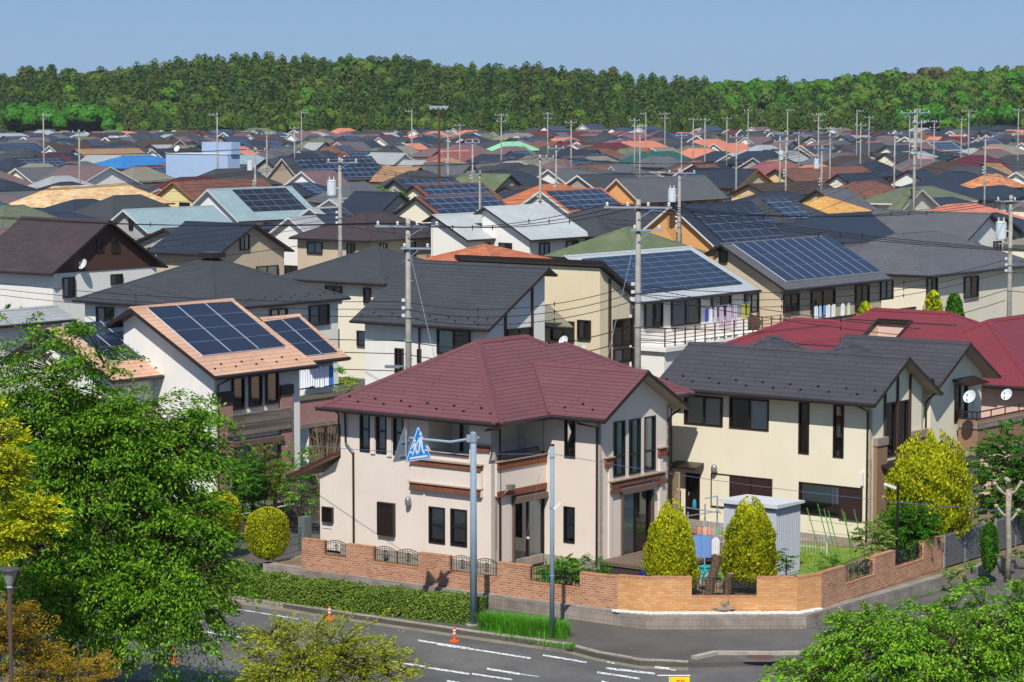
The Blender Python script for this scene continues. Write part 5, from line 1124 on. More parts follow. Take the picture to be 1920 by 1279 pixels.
# ---- farther houses
far_sp=[('G','B',-12,270,78,'navy','grey','s'),('H','B',25,296,110,'navy','grey','s'),('G','A',222,251,140,'black','grey',''),('G','B',238,250,275,'charcoal','pinkw','w'),('G','A',337,262,262,'darkbrown','taupe','w'),('G','A',372,247,318,'darkbrown','white',''),
('G','B',92,273,150,'darkbrown','white','w'),('G','B',285,279,370,'navy','white','w'),('G','B',390,243,440,'navy','white','s'),('G','B',412,256,462,'navy','grey','s'),('G','B',467,252,530,'charcoal','white','w'),('G','B',545,250,610,'mauve','white','w'),
('H','B',575,264,600,'green','white',''),('H','B',440,275,458,'salmon','white',''),('H','B',510,278,570,'grey','white',''),('H','B',440,291,480,'ltblue','white',''),('H','B',405,317,455,'charcoal','white',''),('G','B',632,266,680,'grey','white','w'),
('H','B',636,240,655,'salmon','white',''),('G','A',742,244,690,'darkbrown','white','w'),('H','B',640,255,668,'navy','grey','s'),('G','B',710,257,766,'charcoal','white','w'),('G','B',775,242,830,'navy','white','w'),('G','B',850,240,920,'darkbrown','white','w'),
('G','B',924,247,965,'charcoal','yellow','w'),('G','A',1037,241,970,'charcoal','white',''),('G','B',1020,236,1056,'navy','white','s'),('H','B',982,258,1020,'navy','white','s'),('G','B',1092,233,1132,'navy','white','sw'),('G','B',1147,239,1185,'navy','white','s'),('G','B',1198,237,1232,'navy','white','sw'),
('G','A',1133,243,1075,'mauve','white',''),('H','B',1040,258,1072,'salmon','white',''),('H','B',1122,269,1165,'maroon','grey',''),('H','B',1105,279,1140,'russet','grey',''),('H','B',1170,265,1235,'salmon','white',''),('G','B',1222,277,1262,'stone','white','w'),('G','A',1122,281,1050,'black','white',''),
('H','B',1058,294,1092,'mauve','grey','s'),('G','B',645,284,705,'charcoal','white','so'),('H','B',832,285,880,'rose','grey',''),('H','B',852,271,888,'mauve','grey',''),('H','B',945,266,975,'mint','white',''),('H','B',944,275,968,'mauve','grey',''),('H','B',988,293,1025,'stone','grey',''),
('G','A',760,287,695,'ltgrey','white','w'),('G','A',798,301,755,'ltgrey','white','w'),('H','B',905,312,1000,'charcoal','grey',''),('G','A',885,307,800,'grey','grey',''),('G','B',737,336,850,'charcoal','grey','s'),('G','A',752,361,665,'black','grey',''),('H','B',655,342,685,'grey','grey',''),
('G','B',773,347,905,'russet','cream','s'),('G','B',777,369,925,'russet','cream','s'),('H','B',1015,346,1055,'orange','cream',''),('G','B',1012,357,1128,'orange','white','sw'),('G','B',1027,317,1100,'grey','white','w'),('G','B',1082,328,1185,'charcoal','taupe','w'),('H','B',1115,309,1175,'grey','grey',''),('H','B',1203,285,1262,'teal','white',''),
('G','B',1312,236,1350,'navy','white','s'),('G','B',1408,238,1440,'mauve','white','w'),('G','A',1447,246,1390,'navy','white',''),('H','B',1312,261,1345,'salmon','white',''),('G','B',1338,269,1402,'salmon','white','w'),('G','B',1397,257,1450,'mauve','white','w'),('H','B',1288,273,1318,'olive','white',''),('H','B',1400,284,1440,'navy','grey',''),
('G','B',1452,284,1495,'ltgrey','white',''),('G','B',1500,272,1556,'orange','white','sw'),('G','B',1522,259,1605,'maroon','white','w'),('H','B',1545,287,1590,'grey','grey',''),('H','B',1572,293,1620,'darkbrown','grey',''),('H','B',1600,268,1655,'charcoal','white',''),('H','B',1682,269,1745,'mauve','grey',''),('G','B',1737,266,1785,'ltblue','white','so'),
('G','B',1830,262,1868,'orange','white','sw'),('H','B',1890,254,1930,'maroon','white',''),('H','B',1776,256,1806,'maroon','white',''),('H','B',1772,241,1800,'navy','white',''),('H','B',1822,236,1858,'navy','white',''),('H','B',1872,234,1908,'navy','grey',''),('H','B',1712,240,1738,'ltgrey','white',''),('H','B',1602,243,1636,'navy','grey','s'),('G','B',1652,243,1690,'navy','white',''),
('H','B',1500,248,1530,'navy','grey','s'),('H','B',1812,292,1850,'maroon','grey',''),('H','B',1842,280,1875,'mauve','grey',''),('H','B',1888,291,1935,'charcoal','white',''),('H','B',1420,371,1470,'charcoal','grey','s'),('G','B',1530,355,1590,'grey','beige',''),('H','B',8,386,45,'olive','grey',''),('G','B',1905,322,1950,'stone','white','w'),('G','B',1915,268,1960,'salmon','white','w'),
('H','B',20,262,60,'grey','white',''),('H','B',320,300,350,'grey','white',''),('G','B',560,283,600,'charcoal','white','w'),('H','B',1250,250,1290,'navy','white','s'),('H','B',1240,262,1275,'charcoal','white',''),('H','B',1175,252,1215,'rose','white',''),('H','B',950,250,990,'stone','white',''),('G','B',1560,240,1590,'mauve','white','w'),('H','B',1450,262,1490,'darkbrown','white',''),('H','B',330,250,360,'charcoal','white',''),('H','B',470,240,500,'green','white',''),('H','B',0,250,40,'ltgrey','white','')]
RN=dict(charcoal='charcoal slate',navy='navy slate',grey='grey slate',brown='brown tiled',black='black tiled',darkbrown='dark brown slate',maroon='wine red',mauve='mauve slate',orange='orange tiled',checker='checkered',amber='amber tiled',ochre='rust tiled',tan='tan tiled',ltgrey='pale grey',silver='silver grey',ltblue='pale blue',green='olive green',olive='mossy green',teal='dark teal tiled',mint='mint green',red='crimson',blue='bright blue',russet='russet tiled',rose='dusty rose',salmon='salmon orange',stone='stone grey',pink='pink')
WN=dict(white='white',cream='cream',beige='beige',grey='grey',pinkw='pink',sand='tan',yellow='yellow',peach='peach',taupe='taupe',bluew='blue')
marks=[((100,350),'peach checkered roof'),((230,293),'vivid blue roof'),((323,340),'yellow walled house'),((370,300),'powder blue flat block'),((528,297),'taupe solar gable'),((950,266),'mint green roof'),((1203,285),'teal roof with the chimney'),((1155,335),'peach gable with white boards'),((1547,368),'amber pyramid roof'),((1850,327),'rust checkered roof'),((1693,352),'mossy olive roof'),((823,260),'brown floodlight mast'),((697,295),'leafy garden tree top'),((1453,317),'long russet tiled roof'),((907,388),'silver slate roofs'),((1714,300),'tallest utility pole')]
far_list=[]
def mk_far(kind,dr,ax,ay,fx_,rm,wm,o,extra=False):
    best=None; near=ay>300
    cands=[7.5,7.1,7.9,6.8,8.2] if ay>243 else [round(16-(ay-201)*Dq/4850,2) for Dq in (960,1000,930,1030)]
    for zr in cands:
        s_=3.9 if kind=='H' else 3.7
        for Ls in ((1,.8,.6,.45) if not extra else (1,)):
            fr,z_,s_,L=solve(kind,dr,(ax,ay),None,5.3,zr,s_,None,fx_)
            if L<0: continue
            L*=Ls; L=min(L,13)
            if kind=='H': b=(-s_,s_,-s_,L+s_)
            else: b=(-s_,s_,0,L) if dr=='B' else (-L,0,-s_,s_)
            q=obb(fr,b[0]+.3,b[1]-.3,b[2]+.3,b[3]-.3); ov=max([over(q,p) for p in occ if (p[0]-q[0]).length<45] or [0])
            sc=ov+.6*(1-Ls)+.3*abs(zr-7.5)+(0 if ov<.05 else 1.5)
            if best is None or sc<best[0]: best=(sc,ov,zr,s_,L)
    if best is None or (best[1]>(2.2 if not extra else .02)): return None
    _,ov,zr,s_,L=best
    ze=zr-2.2 if ay<=243 else 5.3 if zr>7.15 else 5.0
    H=house(kind,dr,(ax,ay),None,None,rm,wm,'far',ze=ze,zr=zr,s=s_,L=L,fas=('w' if 'w' in o else 'o' if 'o' in o else 'b'),det=1 if ay>262 else 0,wins=1 if ay>252 else 0,oh=.4,gut=False,th=.22,
        sol=(('r',.06,.94,.08,.9,sol_far) if kind=='G' else ('r',0.02,.98,.1,.9,sol_far)) if 's' in o and dr=='B' and L>1.5 else None)
    H['t']['label']=''; far_list.append((H,rm,wm,o,kind,ax,ay)); return H
for q in far_sp: mk_far(*q)
# fill the remaining plots of the estate with more of the same houses
r2=random.Random(5); cols=['charcoal']*5+['navy']*5+['darkbrown','mauve','mauve','grey','grey','black','salmon','maroon','russet','stone','ltgrey','rose','green','tan','orange']
nfill=0; cand=[]
D=205.
while D<1035:
    k=-int(.29*D/14.5)
    while k*14.5<.29*D:
        x=k*14.5+r2.uniform(-2,2); k+=1; d=D+r2.uniform(-3,3); cand.append((d,x))
    D+=15 if D<470 else 20 if D<700 else 26
stuffm=[PAL[c] for c in ('charcoal','navy','darkbrown','mauve','grey','salmon','maroon','russet','stone','ltgrey','orange','olive')]+[WAL['white'],WAL['grey'],WAL['cream'],sol_far,fas_w]; sm=MB()
for d,x in sorted(cand):
    zr=(7.1 if d>330 else 6.5)+r2.uniform(-.3,.3 if d>330 else .1); p=proj((x,d,zr)); kind=r2.choice('GHH'); dr=r2.choice('BBA'); s_=3.8; fr=Fr((x,d)); L=r2.uniform(2,7)
    if kind=='H': b=(-s_,s_,-s_,L+s_) if dr=='B' else (-L-s_,s_,-s_,s_)
    else: b=(-s_,s_,0,L+3) if dr=='B' else (-L-3,0,-s_,s_)
    if kind=='G': L+=3
    q=obb(fr,*b); ov=max([over(q,pp) for pp in occ if (pp[0]-q[0]).length<45] or [0])
    if ov>0: continue
    o=r2.choice(['','','w','s'])
    if len(HS)<296 and abs(p[0]-960)<1010:
        rm=r2.choice(cols if d>330 else cols[:17])
        H=house(kind,dr,p,None,None,rm,r2.choice(['white','grey','cream','white']),'far',ze=5.0,zr=zr,s=s_,L=L,fas='w' if o=='w' else 'b',det=1 if d<420 else 0,wins=1 if d<450 else 0,oh=.4,gut=False,th=.22,sol=('r',.06,.94,.08,.9,sol_far) if o=='s' and dr=='B' else None)
        H['t']['label']=''; far_list.append((H,rm,'white',o,kind,p[0],p[1])); nfill+=1
    else:
        occ.append(q); w=fr.w; rmi=r2.choice([0,0,0,0,1,1,1,1,2,2,3,3,4,4,5,6,7,8,9,11]); wmi=r2.choice([12,13,14]); ze=5.2
        x0,x1,y0,y1=b; sm.box(fr,x0+.4,x1-.4,y0+.4,y1-.4,-.5,ze+.1,wmi)
        c=[w(x1,y0,ze),w(x1,y1,ze),w(x0,y1,ze),w(x0,y0,ze)]
        if kind=='H':
            A_,B_=((0,0),(0,L)) if dr=='B' else ((0,0),(-L,0)); a_=w(*A_,zr); b_=w(*B_,zr)
            pl=[[c[0],c[1],b_,a_],[c[1],c[2],b_],[c[2],c[3],a_,b_],[c[3],c[0],a_]] if dr=='B' else [[c[3],c[0],a_,b_],[c[0],c[1],a_],[c[1],c[2],b_,a_],[c[2],c[3],b_]]
        elif dr=='B': a_=w(0,0,zr); b_=w(0,L,zr); pl=[[c[0],c[1],b_,a_],[c[2],c[3],a_,b_]]; sm.face([w(x0+.4,y0+.4,ze),w(x1-.4,y0+.4,ze),w(0,y0+.4,zr-.2)],wmi); sm.beam(c[3],a_,.3,.35,16 if o=='w' else 0); sm.beam(c[0],a_,.3,.35,16 if o=='w' else 0)
        else: a_=w(0,0,zr); b_=w(-L,0,zr); pl=[[c[3],c[0],a_,b_],[c[1],c[2],b_,a_]]; sm.face([w(x1-.4,y0+.4,ze),w(x1-.4,y1-.4,ze),w(x1-.4,0,zr-.2)],wmi); sm.beam(c[0],a_,.3,.35,16 if o=='w' else 0); sm.beam(c[1],a_,.3,.35,16 if o=='w' else 0)
        for f_ in pl: sm.face(f_,rmi)
        if o=='s' and dr=='B':
            g2=lambda l,t_: w(s_*t_,L*l,zr-(zr-ze)*t_+.12); sm.face([g2(.08,.1),g2(.92,.1),g2(.92,.88),g2(.08,.88)],15)
o_=sm.build('distant_houses',stuffm,None); tag(o_,'tightly packed small roofs of the farthest rows below the wood','houses'); o_['kind']='stuff'
# labels by look and by the nearest landmark, made unique
used=set()
for H in HS:
    if H['label']!='far': used.add(H['label'])
for H,rm,wm,o,kind,ax,ay in far_list:
    form='hip' if kind=='H' else 'gable'; base='house with %s %s roof%s'%(RN[rm],form,' and solar panels' if 's' in o and H['dr']=='B' else (' and white boards' if 'w' in o else ''))
    ms=sorted(marks,key=lambda m:(m[0][0]-ax)**2+4*(m[0][1]-ay)**2)
    rel=lambda m:('left' if ax<m[0][0]-14 else 'right' if ax>m[0][0]+14 else '') 
    def phrase(m):
        l=rel(m); v='behind' if ay<m[0][1]-6 else ('in front of' if ay>m[0][1]+6 else '')
        if v and l: return '%s and %s of the %s'%(v.replace(' of',''),l,m[1])
        if v: return '%s the %s'%(v,m[1])
        return '%s of the %s'%(l or 'right',m[1])
    wpos='far'+' ' if ay<262 else ''
    c=[wpos+base+', '+phrase(m) for m in ms[:3]]+[wpos+base+', '+d_+' '+phrase(m) for m in ms[:4] for d_ in ('just','well','farther','half hidden')]
    for l in c:
        l=' '.join(l.split())
        if l not in used and len(l.split())<=16: break
    else:
        for m1 in ms[:7]:
            for m2 in ms[1:9]:
                l='%s %s roof between the %s and the %s'%(RN[rm],form,m1[1],m2[1])
                if m1!=m2 and l not in used and len(l.split())<=16: break
                l=None
            if l: break
        if not l: l='far %s roof, %d per cent across the photo from its left edge'%(RN[rm],round(ax/19.2))
    used.add(l); H['t']['label']=l
for H in HS:
    if H['t']['label']: H['t']['group']='houses of the hillside estate'
# ---- extras on houses
def part(H,name,mat): 
    pass
tl=[H for H in HS if H['label']=='far' and abs(H['px'][0]-1235)<60 and 1 and H['roof'].data.materials[0].name=='teal_tiles']
if tl:
    c=tl[0]; fr=c['fr']; mb=MB(); mb.box(fr,-.9,0.4,1.5,2.3,6.4,8.3); o=mb.build('chimney',m_brick('chimney_brick','a8633f','b87a55','8a6a50',.3,.1),c['t'])
# powder blue flat building
fr=Fr(pz(427,318,0).xy); D0=pd(427,300,385); t=thing('flat_roof_building','powder blue flat roofed block with a roof box and satellite dish','building',(*D0.xy,-.3),-TH)
s1=330; 
fr=Fr(pd(427,300,385).xy); Ff=Fac(fr,'F',0); L=-Ff.px(311,300)[0]
mb=MB(); mb.box(fr,-L,0,0,2.6,-.3,9.0); mb.build('wall',WAL['bluew'],t); mb=MB(); mb.box(fr,-.45*L,0.3,.5,2.4,9.0,10.8); mb.build('roof_box',WAL['bluew'],t)
mb=MB(); mb.box(fr,-L-.1,.1,-.1,.1,9.0,9.2); mb.build('parapet',wht,t,uv=False)
MB().box(fr,-3.0,-2.9,1.4,1.49,9.8,10.8).build('hatch',frame_bk,t,uv=False) if False else None
dish(fr.w(-L+1.5,1,9.7),.5,.6,'small white dish on the powder blue flat block')
occ.append(obb(fr,-L,0,0,3))
# ================================================================ utility poles and cables
ins_m=m_plain('white_insulator','c9c6c0',.35,.5)
def pole(px_,yt,D,kind,label,r0=.17,group='utility poles over the estate'):
    """move D a little so that the foot stands in a street, not in a house"""
    def foot(D_): p=pd(px_,yt,D_); return p
    bestD=D
    for k in range(40):
        dd=D+(k//2)*(1 if k%2 else -1)*(.9)
        p=foot(dd); q=[Vector((p.x+a,p.y+b)) for a,b in ((-.35,-.35),(.35,-.35),(.35,.35),(-.35,.35))]
        if max([over(q,o_) for o_ in occ if (o_[0]-q[0]).length<40] or [0])<=0: bestD=dd; break
    D=bestD; p=foot(D); ht=p.z+.6; t=thing('utility_pole',label,'utility pole',(p.x,p.y,-.6),-TH+.5,group); fr=Fr((p.x,p.y),TH-.5)
    B=p.z; n=10 if D<220 else 6
    MB().tube([(p.x,p.y,-.6),(p.x,p.y,B)],[r0,r0*.62],n).build('shaft',conc,t,smooth=True,uv=False)
    A=[]
    def arm(z,x0,x1,ni=3,nm='crossarm'):
        mb=MB(); mb.box(fr,x0,x1,-.05-r0,.05-r0,z-.04,z+.04); mb.beam(fr.w(x0*.5 if abs(x0)>abs(x1) else x1*.5,-r0,z-.04),fr.w(0,-r0,z-.5),.03,.03); o=mb.build(nm,metalg,t,uv=False)
        m2=MB()
        for i in range(ni):
            x=x0+(x1-x0)*(i+.15)/(ni-.7); A.append(fr.w(x,-r0,z+.16)); q=fr.w(x,-r0,z+.04); MB().lathe(q,[(.03,0),(.07,.04),(.05,.09),(.075,.12),(.04,.19),(.001,.2)],8).build('insulator',ins_m,o,uv=False)
    if kind in 'AT': arm(B-.35,-.9,.9 if kind=='A' else 1.3)
    if kind=='L': arm(B-.3,-1.2,.15)
    if kind=='R': arm(B-.3,-.15,1.3)
    if kind=='D': arm(B-.3,-1.1,1.1,4); arm(B-1.3,-.8,.8,3)
    if kind=='N': arm(B-.35,-1.5,1.5,4); arm(B-1.35,-.3,1.1,2)
    if kind in 'TN' and D<400:
        if kind=='T':
            mb=MB(); c=fr.w(-.55,-.1,B-2.6); mb.lathe(c,[(.001,0),(.3,0),(.32,.06),(.32,.95),(.34,1.0),(.2,1.06),(.001,1.08)],14); mb.beam(c+Vector((0,0,.5)),fr.w(0,0,B-2.1),.06,.06); mb.build('transformer',m_plain('transformer_grey','c3ccd2',.4,.4),t,smooth=False,uv=False)
            for k in (-.15,.15): MB().lathe(fr.w(-.55+k,-.1,B-1.52),[(.05,0),(.03,.12),(.05,.2),(.001,.22)],8).build('bushing',ins_m,t,uv=False)
    for zz,nn in ((B-4.1,3),(B-4.5,0),(B-5.6,0)):
        if D<330:
            MB().tube([(p.x,p.y,zz-.04),(p.x,p.y,zz+.04)],r0*1.02,10).build('steel_band',metalg,t,uv=False)
    if D<330:
        mb=MB()
        for i,zz in enumerate((B-3.8,B-4.15,B-4.5)):
            MB().box(fr,-.3,-.14,-.06,.06,zz,zz+.14).build('rack_insulator',ins_m,t,uv=False)
        if D<200:
            for i in range(10): zz=1.8+i*.9; sx=.25*(1 if i%2 else -1); MB().beam((p.x,p.y,zz),fr.w(sx,0,zz),.02,.02).build('step_bolt',metalg,t,uv=False)
    return dict(A=A,p=Vector((p.x,p.y,0)),B=B,fr=fr,t=t)
UP={}
UP['a']=pole(765,410,118,'N','near concrete utility pole rising behind the left part of the maroon roof',.17)
UP['b']=pole(1197,374,114,'N','near concrete utility pole rising between the maroon roof and the metal roofed terrace house',.17)
UP['c']=pole(637,295,176,'T','utility pole with a grey transformer left of the brown tiled hip roof',.17)
UP['d']=pole(1896,366,152,'T','utility pole with a pale transformer at the right edge beside the grey hip roof',.17)
UP['e']=pole(1013,290,232,'R','utility pole rising behind the silver slate roofs',.17)
UP['f']=pole(1274,316,205,'T','utility pole with a transformer beside the broad grey slate roof',.17)
UP['g']=pole(900,320,240,'L','plain short utility pole left of the silver slate roofs',.16)
UP['h']=pole(1541,273,292,'T','utility pole with a transformer above the amber pyramid roof',.17)
UP['i']=pole(1716,205,262,'N','tallest utility pole, standing in front of the mossy olive roof',.2)
UP['j']=pole(478,276,285,'T','utility pole with a transformer behind the yellow walled house',.17)
far_poles=[(81,213,400,'R'),(148,243,330,'A'),(407,212,370,'L'),(500,247,380,'A'),(552,237,450,'A'),(565,209,520,'R'),(772,206,480,'L'),(862,232,450,'A'),(840,244,330,'A'),(886,262,300,'A'),(940,213,430,'D'),(1043,272,280,'A'),(1027,211,560,'D'),(1071,226,400,'A'),(1211,211,560,'L'),(1190,222,440,'A'),(1247,211,560,'D'),(1200,233,380,'D'),(1300,221,500,'A'),(1322,221,450,'A'),(1363,219,480,'A'),(1403,205,560,'A'),(1381,252,330,'A'),(1463,247,340,'D'),(1474,258,300,'T'),(1477,204,520,'R'),(1535,212,430,'D'),(1607,206,520,'R'),(1614,231,420,'A'),(1557,237,360,'N'),(1630,217,500,'A'),(1678,246,330,'A'),(1706,217,480,'A'),(1720,203,500,'R'),(1752,225,430,'D'),(1803,221,480,'A'),(1817,205,500,'N'),(1848,252,300,'A'),(1910,203,470,'A'),(1728,225,420,'A'),(1498,247,470,'A'),(1278,250,400,'A')]
names=['peach checkered roof','vivid blue roof','powder blue flat block','yellow walled house','taupe solar gable','mint green roof','brown floodlight mast','teal chimney roof','peach gable house','long russet tiled roof','amber pyramid roof','mossy olive roof','rust checkered roof','tallest utility pole']
for i,(x,y,D,k) in enumerate(far_poles):
    ms=sorted(marks,key=lambda m:abs(m[0][0]-x)); arms={'A':'a short level crossarm','R':'a crossarm reaching right','L':'a crossarm reaching left','D':'two crossarms','N':'two wide crossarms','T':'a transformer'}[k]
    for m in ms:
        done=False
        for w1 in ('far','slender','distant'):
            l='%s utility pole with %s, %s of the %s'%(w1,arms,'left' if x<m[0][0] else 'right',m[1])
            if l not in used: used.add(l); done=True; break
        if done: break
    pole(x,y,D,k,l,.15)
# brown floodlight mast
q=pd(823,200,300); t=thing('floodlight_mast','tall thin brown mast with a bar of floodlights above the far roofs','floodlight mast',(q.x,q.y,-.6)); mb=MB(); mb.tube([(q.x,q.y,-.6),q],[.2,.12],8); mb.build('mast',m_plain('brown_mast','5d3a35',.6),t,uv=False)
mb=MB(); mb.box(Fr(q.xy,.2),-1.1,1.1,-.1,.1,q.z-.1,q.z+.05); o=mb.build('lamp_bar',wht,t,uv=False)
for k in range(4): MB().box(Fr(q.xy,.2),-1.05+k*.58,-.7+k*.58,-.35,-.101,q.z-.3,q.z+.1).build('floodlight',metalg,o,uv=False)
# cables
cab=m_plain('black_cable','16171a',.6,.3,0,0); cabb=m_plain('blue_wire','56698c',.5,.3,0,0)
def cable(a,b,sag,par,r_=.016,mat=None,beads=0,name='cable'):
    a,b=Vector(a),Vector(b); n=14; pts=[]
    for i in range(n+1): s_=i/n; q=a.lerp(b,s_); q.z-=sag*4*s_*(1-s_); pts.append(q)
    mb=MB(); mb.tube(pts,r_,4)
    for i in range(beads):
        s_=(i+1)/(beads+1); q=a.lerp(b,s_); q.z-=sag*4*s_*(1-s_); mb.tube([q+Vector((0,0,.12)),q+Vector((0,0,0.03)),q-Vector((0,0,.14))],[.01,.035,.01],5)
    return mb.build(name,mat or cab,par,uv=False)
def span(a,b,label,low=3,sag=.5,top=True,beads=2):
    """a,b: pole dicts or points"""
    A=a['A'] if isinstance(a,dict) else None; Bq=b['A'] if isinstance(b,dict) else None
    t=thing('power_line',label,'power line',tuple((A[0] if A else a[0])))
    k=min(len(A) if A else 3,len(Bq) if Bq else 3,3)
    for i in range(k if top else 0): cable(A[i],Bq[i],sag,t,beads=beads)
    for j in range(low):
        za=(3.8,4.15,4.5,5.6,6.2,7.0)[j]; f=lambda q:q['fr'].w(-.24,0,q['B']-za)
        cable(f(a),f(b),sag*1.2,t,r_=.016 if j<3 else .02,beads=beads if j<3 else 0)
def ghost(px_,yt,D): q=pd(px_,yt,D); fr=Fr(q.xy,TH-.5); return dict(A=[fr.w(x,0,q.z-.2) for x in (-1,0,1)],fr=fr,B=q.z)
gl=ghost(-420,352,175); gr=ghost(2250,330,150); gl2=ghost(-500,260,330); gr2=ghost(2300,240,300); gl3=ghost(-300,420,140); gm=ghost(2400,470,110)
span(UP['a'],UP['b'],'black cables strung between the two near utility poles across the charcoal slope',6,.55)
span(gl,UP['a'],'black cables running from the left edge to the near left utility pole',6,.9)
span(UP['b'],UP['d'],'black cables from the near right utility pole to the transformer pole at the right edge',5,.8)
span(UP['b'],gm,'black cables falling right from the near right pole toward the red roof',2,.7)
span(UP['d'],gr,'cable ends leaving the photo beyond the right edge transformer pole',4,.5)
span(gl,UP['c'],'cables crossing the brown and black tiled roofs to the left transformer pole',4,.9)
span(UP['c'],UP['g'],'cables from the left transformer pole to the plain short pole',3,.8)
span(UP['g'],UP['e'],'cables joining the short pole and the pole behind the silver roofs',3,.4)
span(UP['e'],UP['f'],'cables passing over the peach gable to the transformer pole',4,.8)
span(UP['f'],UP['i'],'cables from the middle transformer pole to the tallest pole',4,1.2)
span(UP['i'],gr2,'cables running off to the right from the tallest pole',4,1.0)
span(UP['j'],UP['e'],'cables over the taupe solar gable toward the silver roofs',4,1.3)
span(gl2,UP['j'],'cables over the checkered and blue roofs at the left',4,1.2)
span(UP['h'],UP['i'],'cables between the amber roof pole and the tallest pole',3,.8)
span(UP['e'],UP['h'],'cables over the orange roofs toward the amber roof pole',3,1.2)
q_=UP['a']; zq=pd(741,687,q_['p'].y).z; MB().beam(q_['fr'].w(0,-.1,zq+.02),q_['fr'].w(-.95,-.25,zq),.05,.05).build('lamp_arm',metalg,q_['t'],uv=False); MB().beam(q_['fr'].w(-.35,-.2,zq),q_['fr'].w(-1.05,-.3,zq),.22,.13).build('lamp_head',m_plain('lamp_grey','6d747c',.4,.4),q_['t'],uv=False)
# guy wires and the thin blue wire over the garden
def wire(a,b,lab,r_=.01,mat=None,sag=0,nm='guy_wire',cat='wire'): o=cable(a,b,sag,None,r_,mat,name=nm); return tag(o,lab,cat)
p=UP['a']; wire(p['fr'].w(0,0,p['B']-1.2),pd(815,672,114),'pale guy wire slanting down from the near left utility pole',.012,metalg)
p=UP['b']; wire(p['fr'].w(0,0,p['B']-1.2),pd(1138,674,112),'pale guy wire slanting down from the near right utility pole',.012,metalg)
# ================================================================ vegetation
def quads(name,C,U,V,mats,parent=None,mi=None,fold=None,extra=None):
    """C centres, U/V half axes (N,3): diamond shaped leaves"""
    N=len(C); P=np.empty((N,4,3)); P[:,0]=C-U; P[:,1]=C-V; P[:,2]=C+U; P[:,3]=C+V
    if fold is not None: P[:,1]+=fold; P[:,3]+=fold
    P=P.reshape(-1,3)
    if parent is not None and parent.name in XF:
        Mi=np.array(XF[parent.name].inverted()); P=P@Mi[:3,:3].T+Mi[:3,3]
    ev,ef,em=extra if extra else (np.zeros((0,3)),[],0)
    n0=len(P); me=bpy.data.meshes.new(name); allP=np.vstack([P,ev]) if len(ev) else P
    me.vertices.add(len(allP)); me.vertices.foreach_set('co',allP.astype(np.float32).ravel())
    idx=np.concatenate([np.arange(N*4),(np.array(ef).ravel()+n0) if len(ef) else []]).astype(np.int32); nf=N+len(ef)
    me.loops.add(len(idx)); me.loops.foreach_set('vertex_index',idx); me.polygons.add(nf)
    me.polygons.foreach_set('loop_start',np.arange(0,nf*4,4,dtype=np.int32)); me.polygons.foreach_set('loop_total',np.full(nf,4,dtype=np.int32))
    for m in (mats if isinstance(mats,(list,tuple)) else [mats]): me.materials.append(m)
    m_=np.zeros(nf,dtype=np.int32)
    if mi is not None: m_[:N]=mi
    m_[N:]=em; me.polygons.foreach_set('material_index',m_); me.update(); me.validate()
    o=link(bpy.data.objects.new(name,me))
    if parent is not None:
        o.parent=parent
        if parent.name in XF: XF[o.name]=XF[parent.name]
    return o
def nrm(a): return a/np.maximum(np.linalg.norm(a,axis=1,keepdims=True),1e-9)
def leaves(C,D,size,ratio=.42,tilt=.6,seed=0):
    r_=np.random.default_rng(seed); N=len(C); D=nrm(D+r_.normal(0,.35,(N,3))); up=np.tile([0,0,1.],(N,1))+r_.normal(0,tilt,(N,3))
    S=nrm(np.cross(D,up)); s=(size*r_.uniform(.7,1.25,N))[:,None]/2
    n=np.cross(S,D); return C,D*s,S*s*ratio,n*s*.25
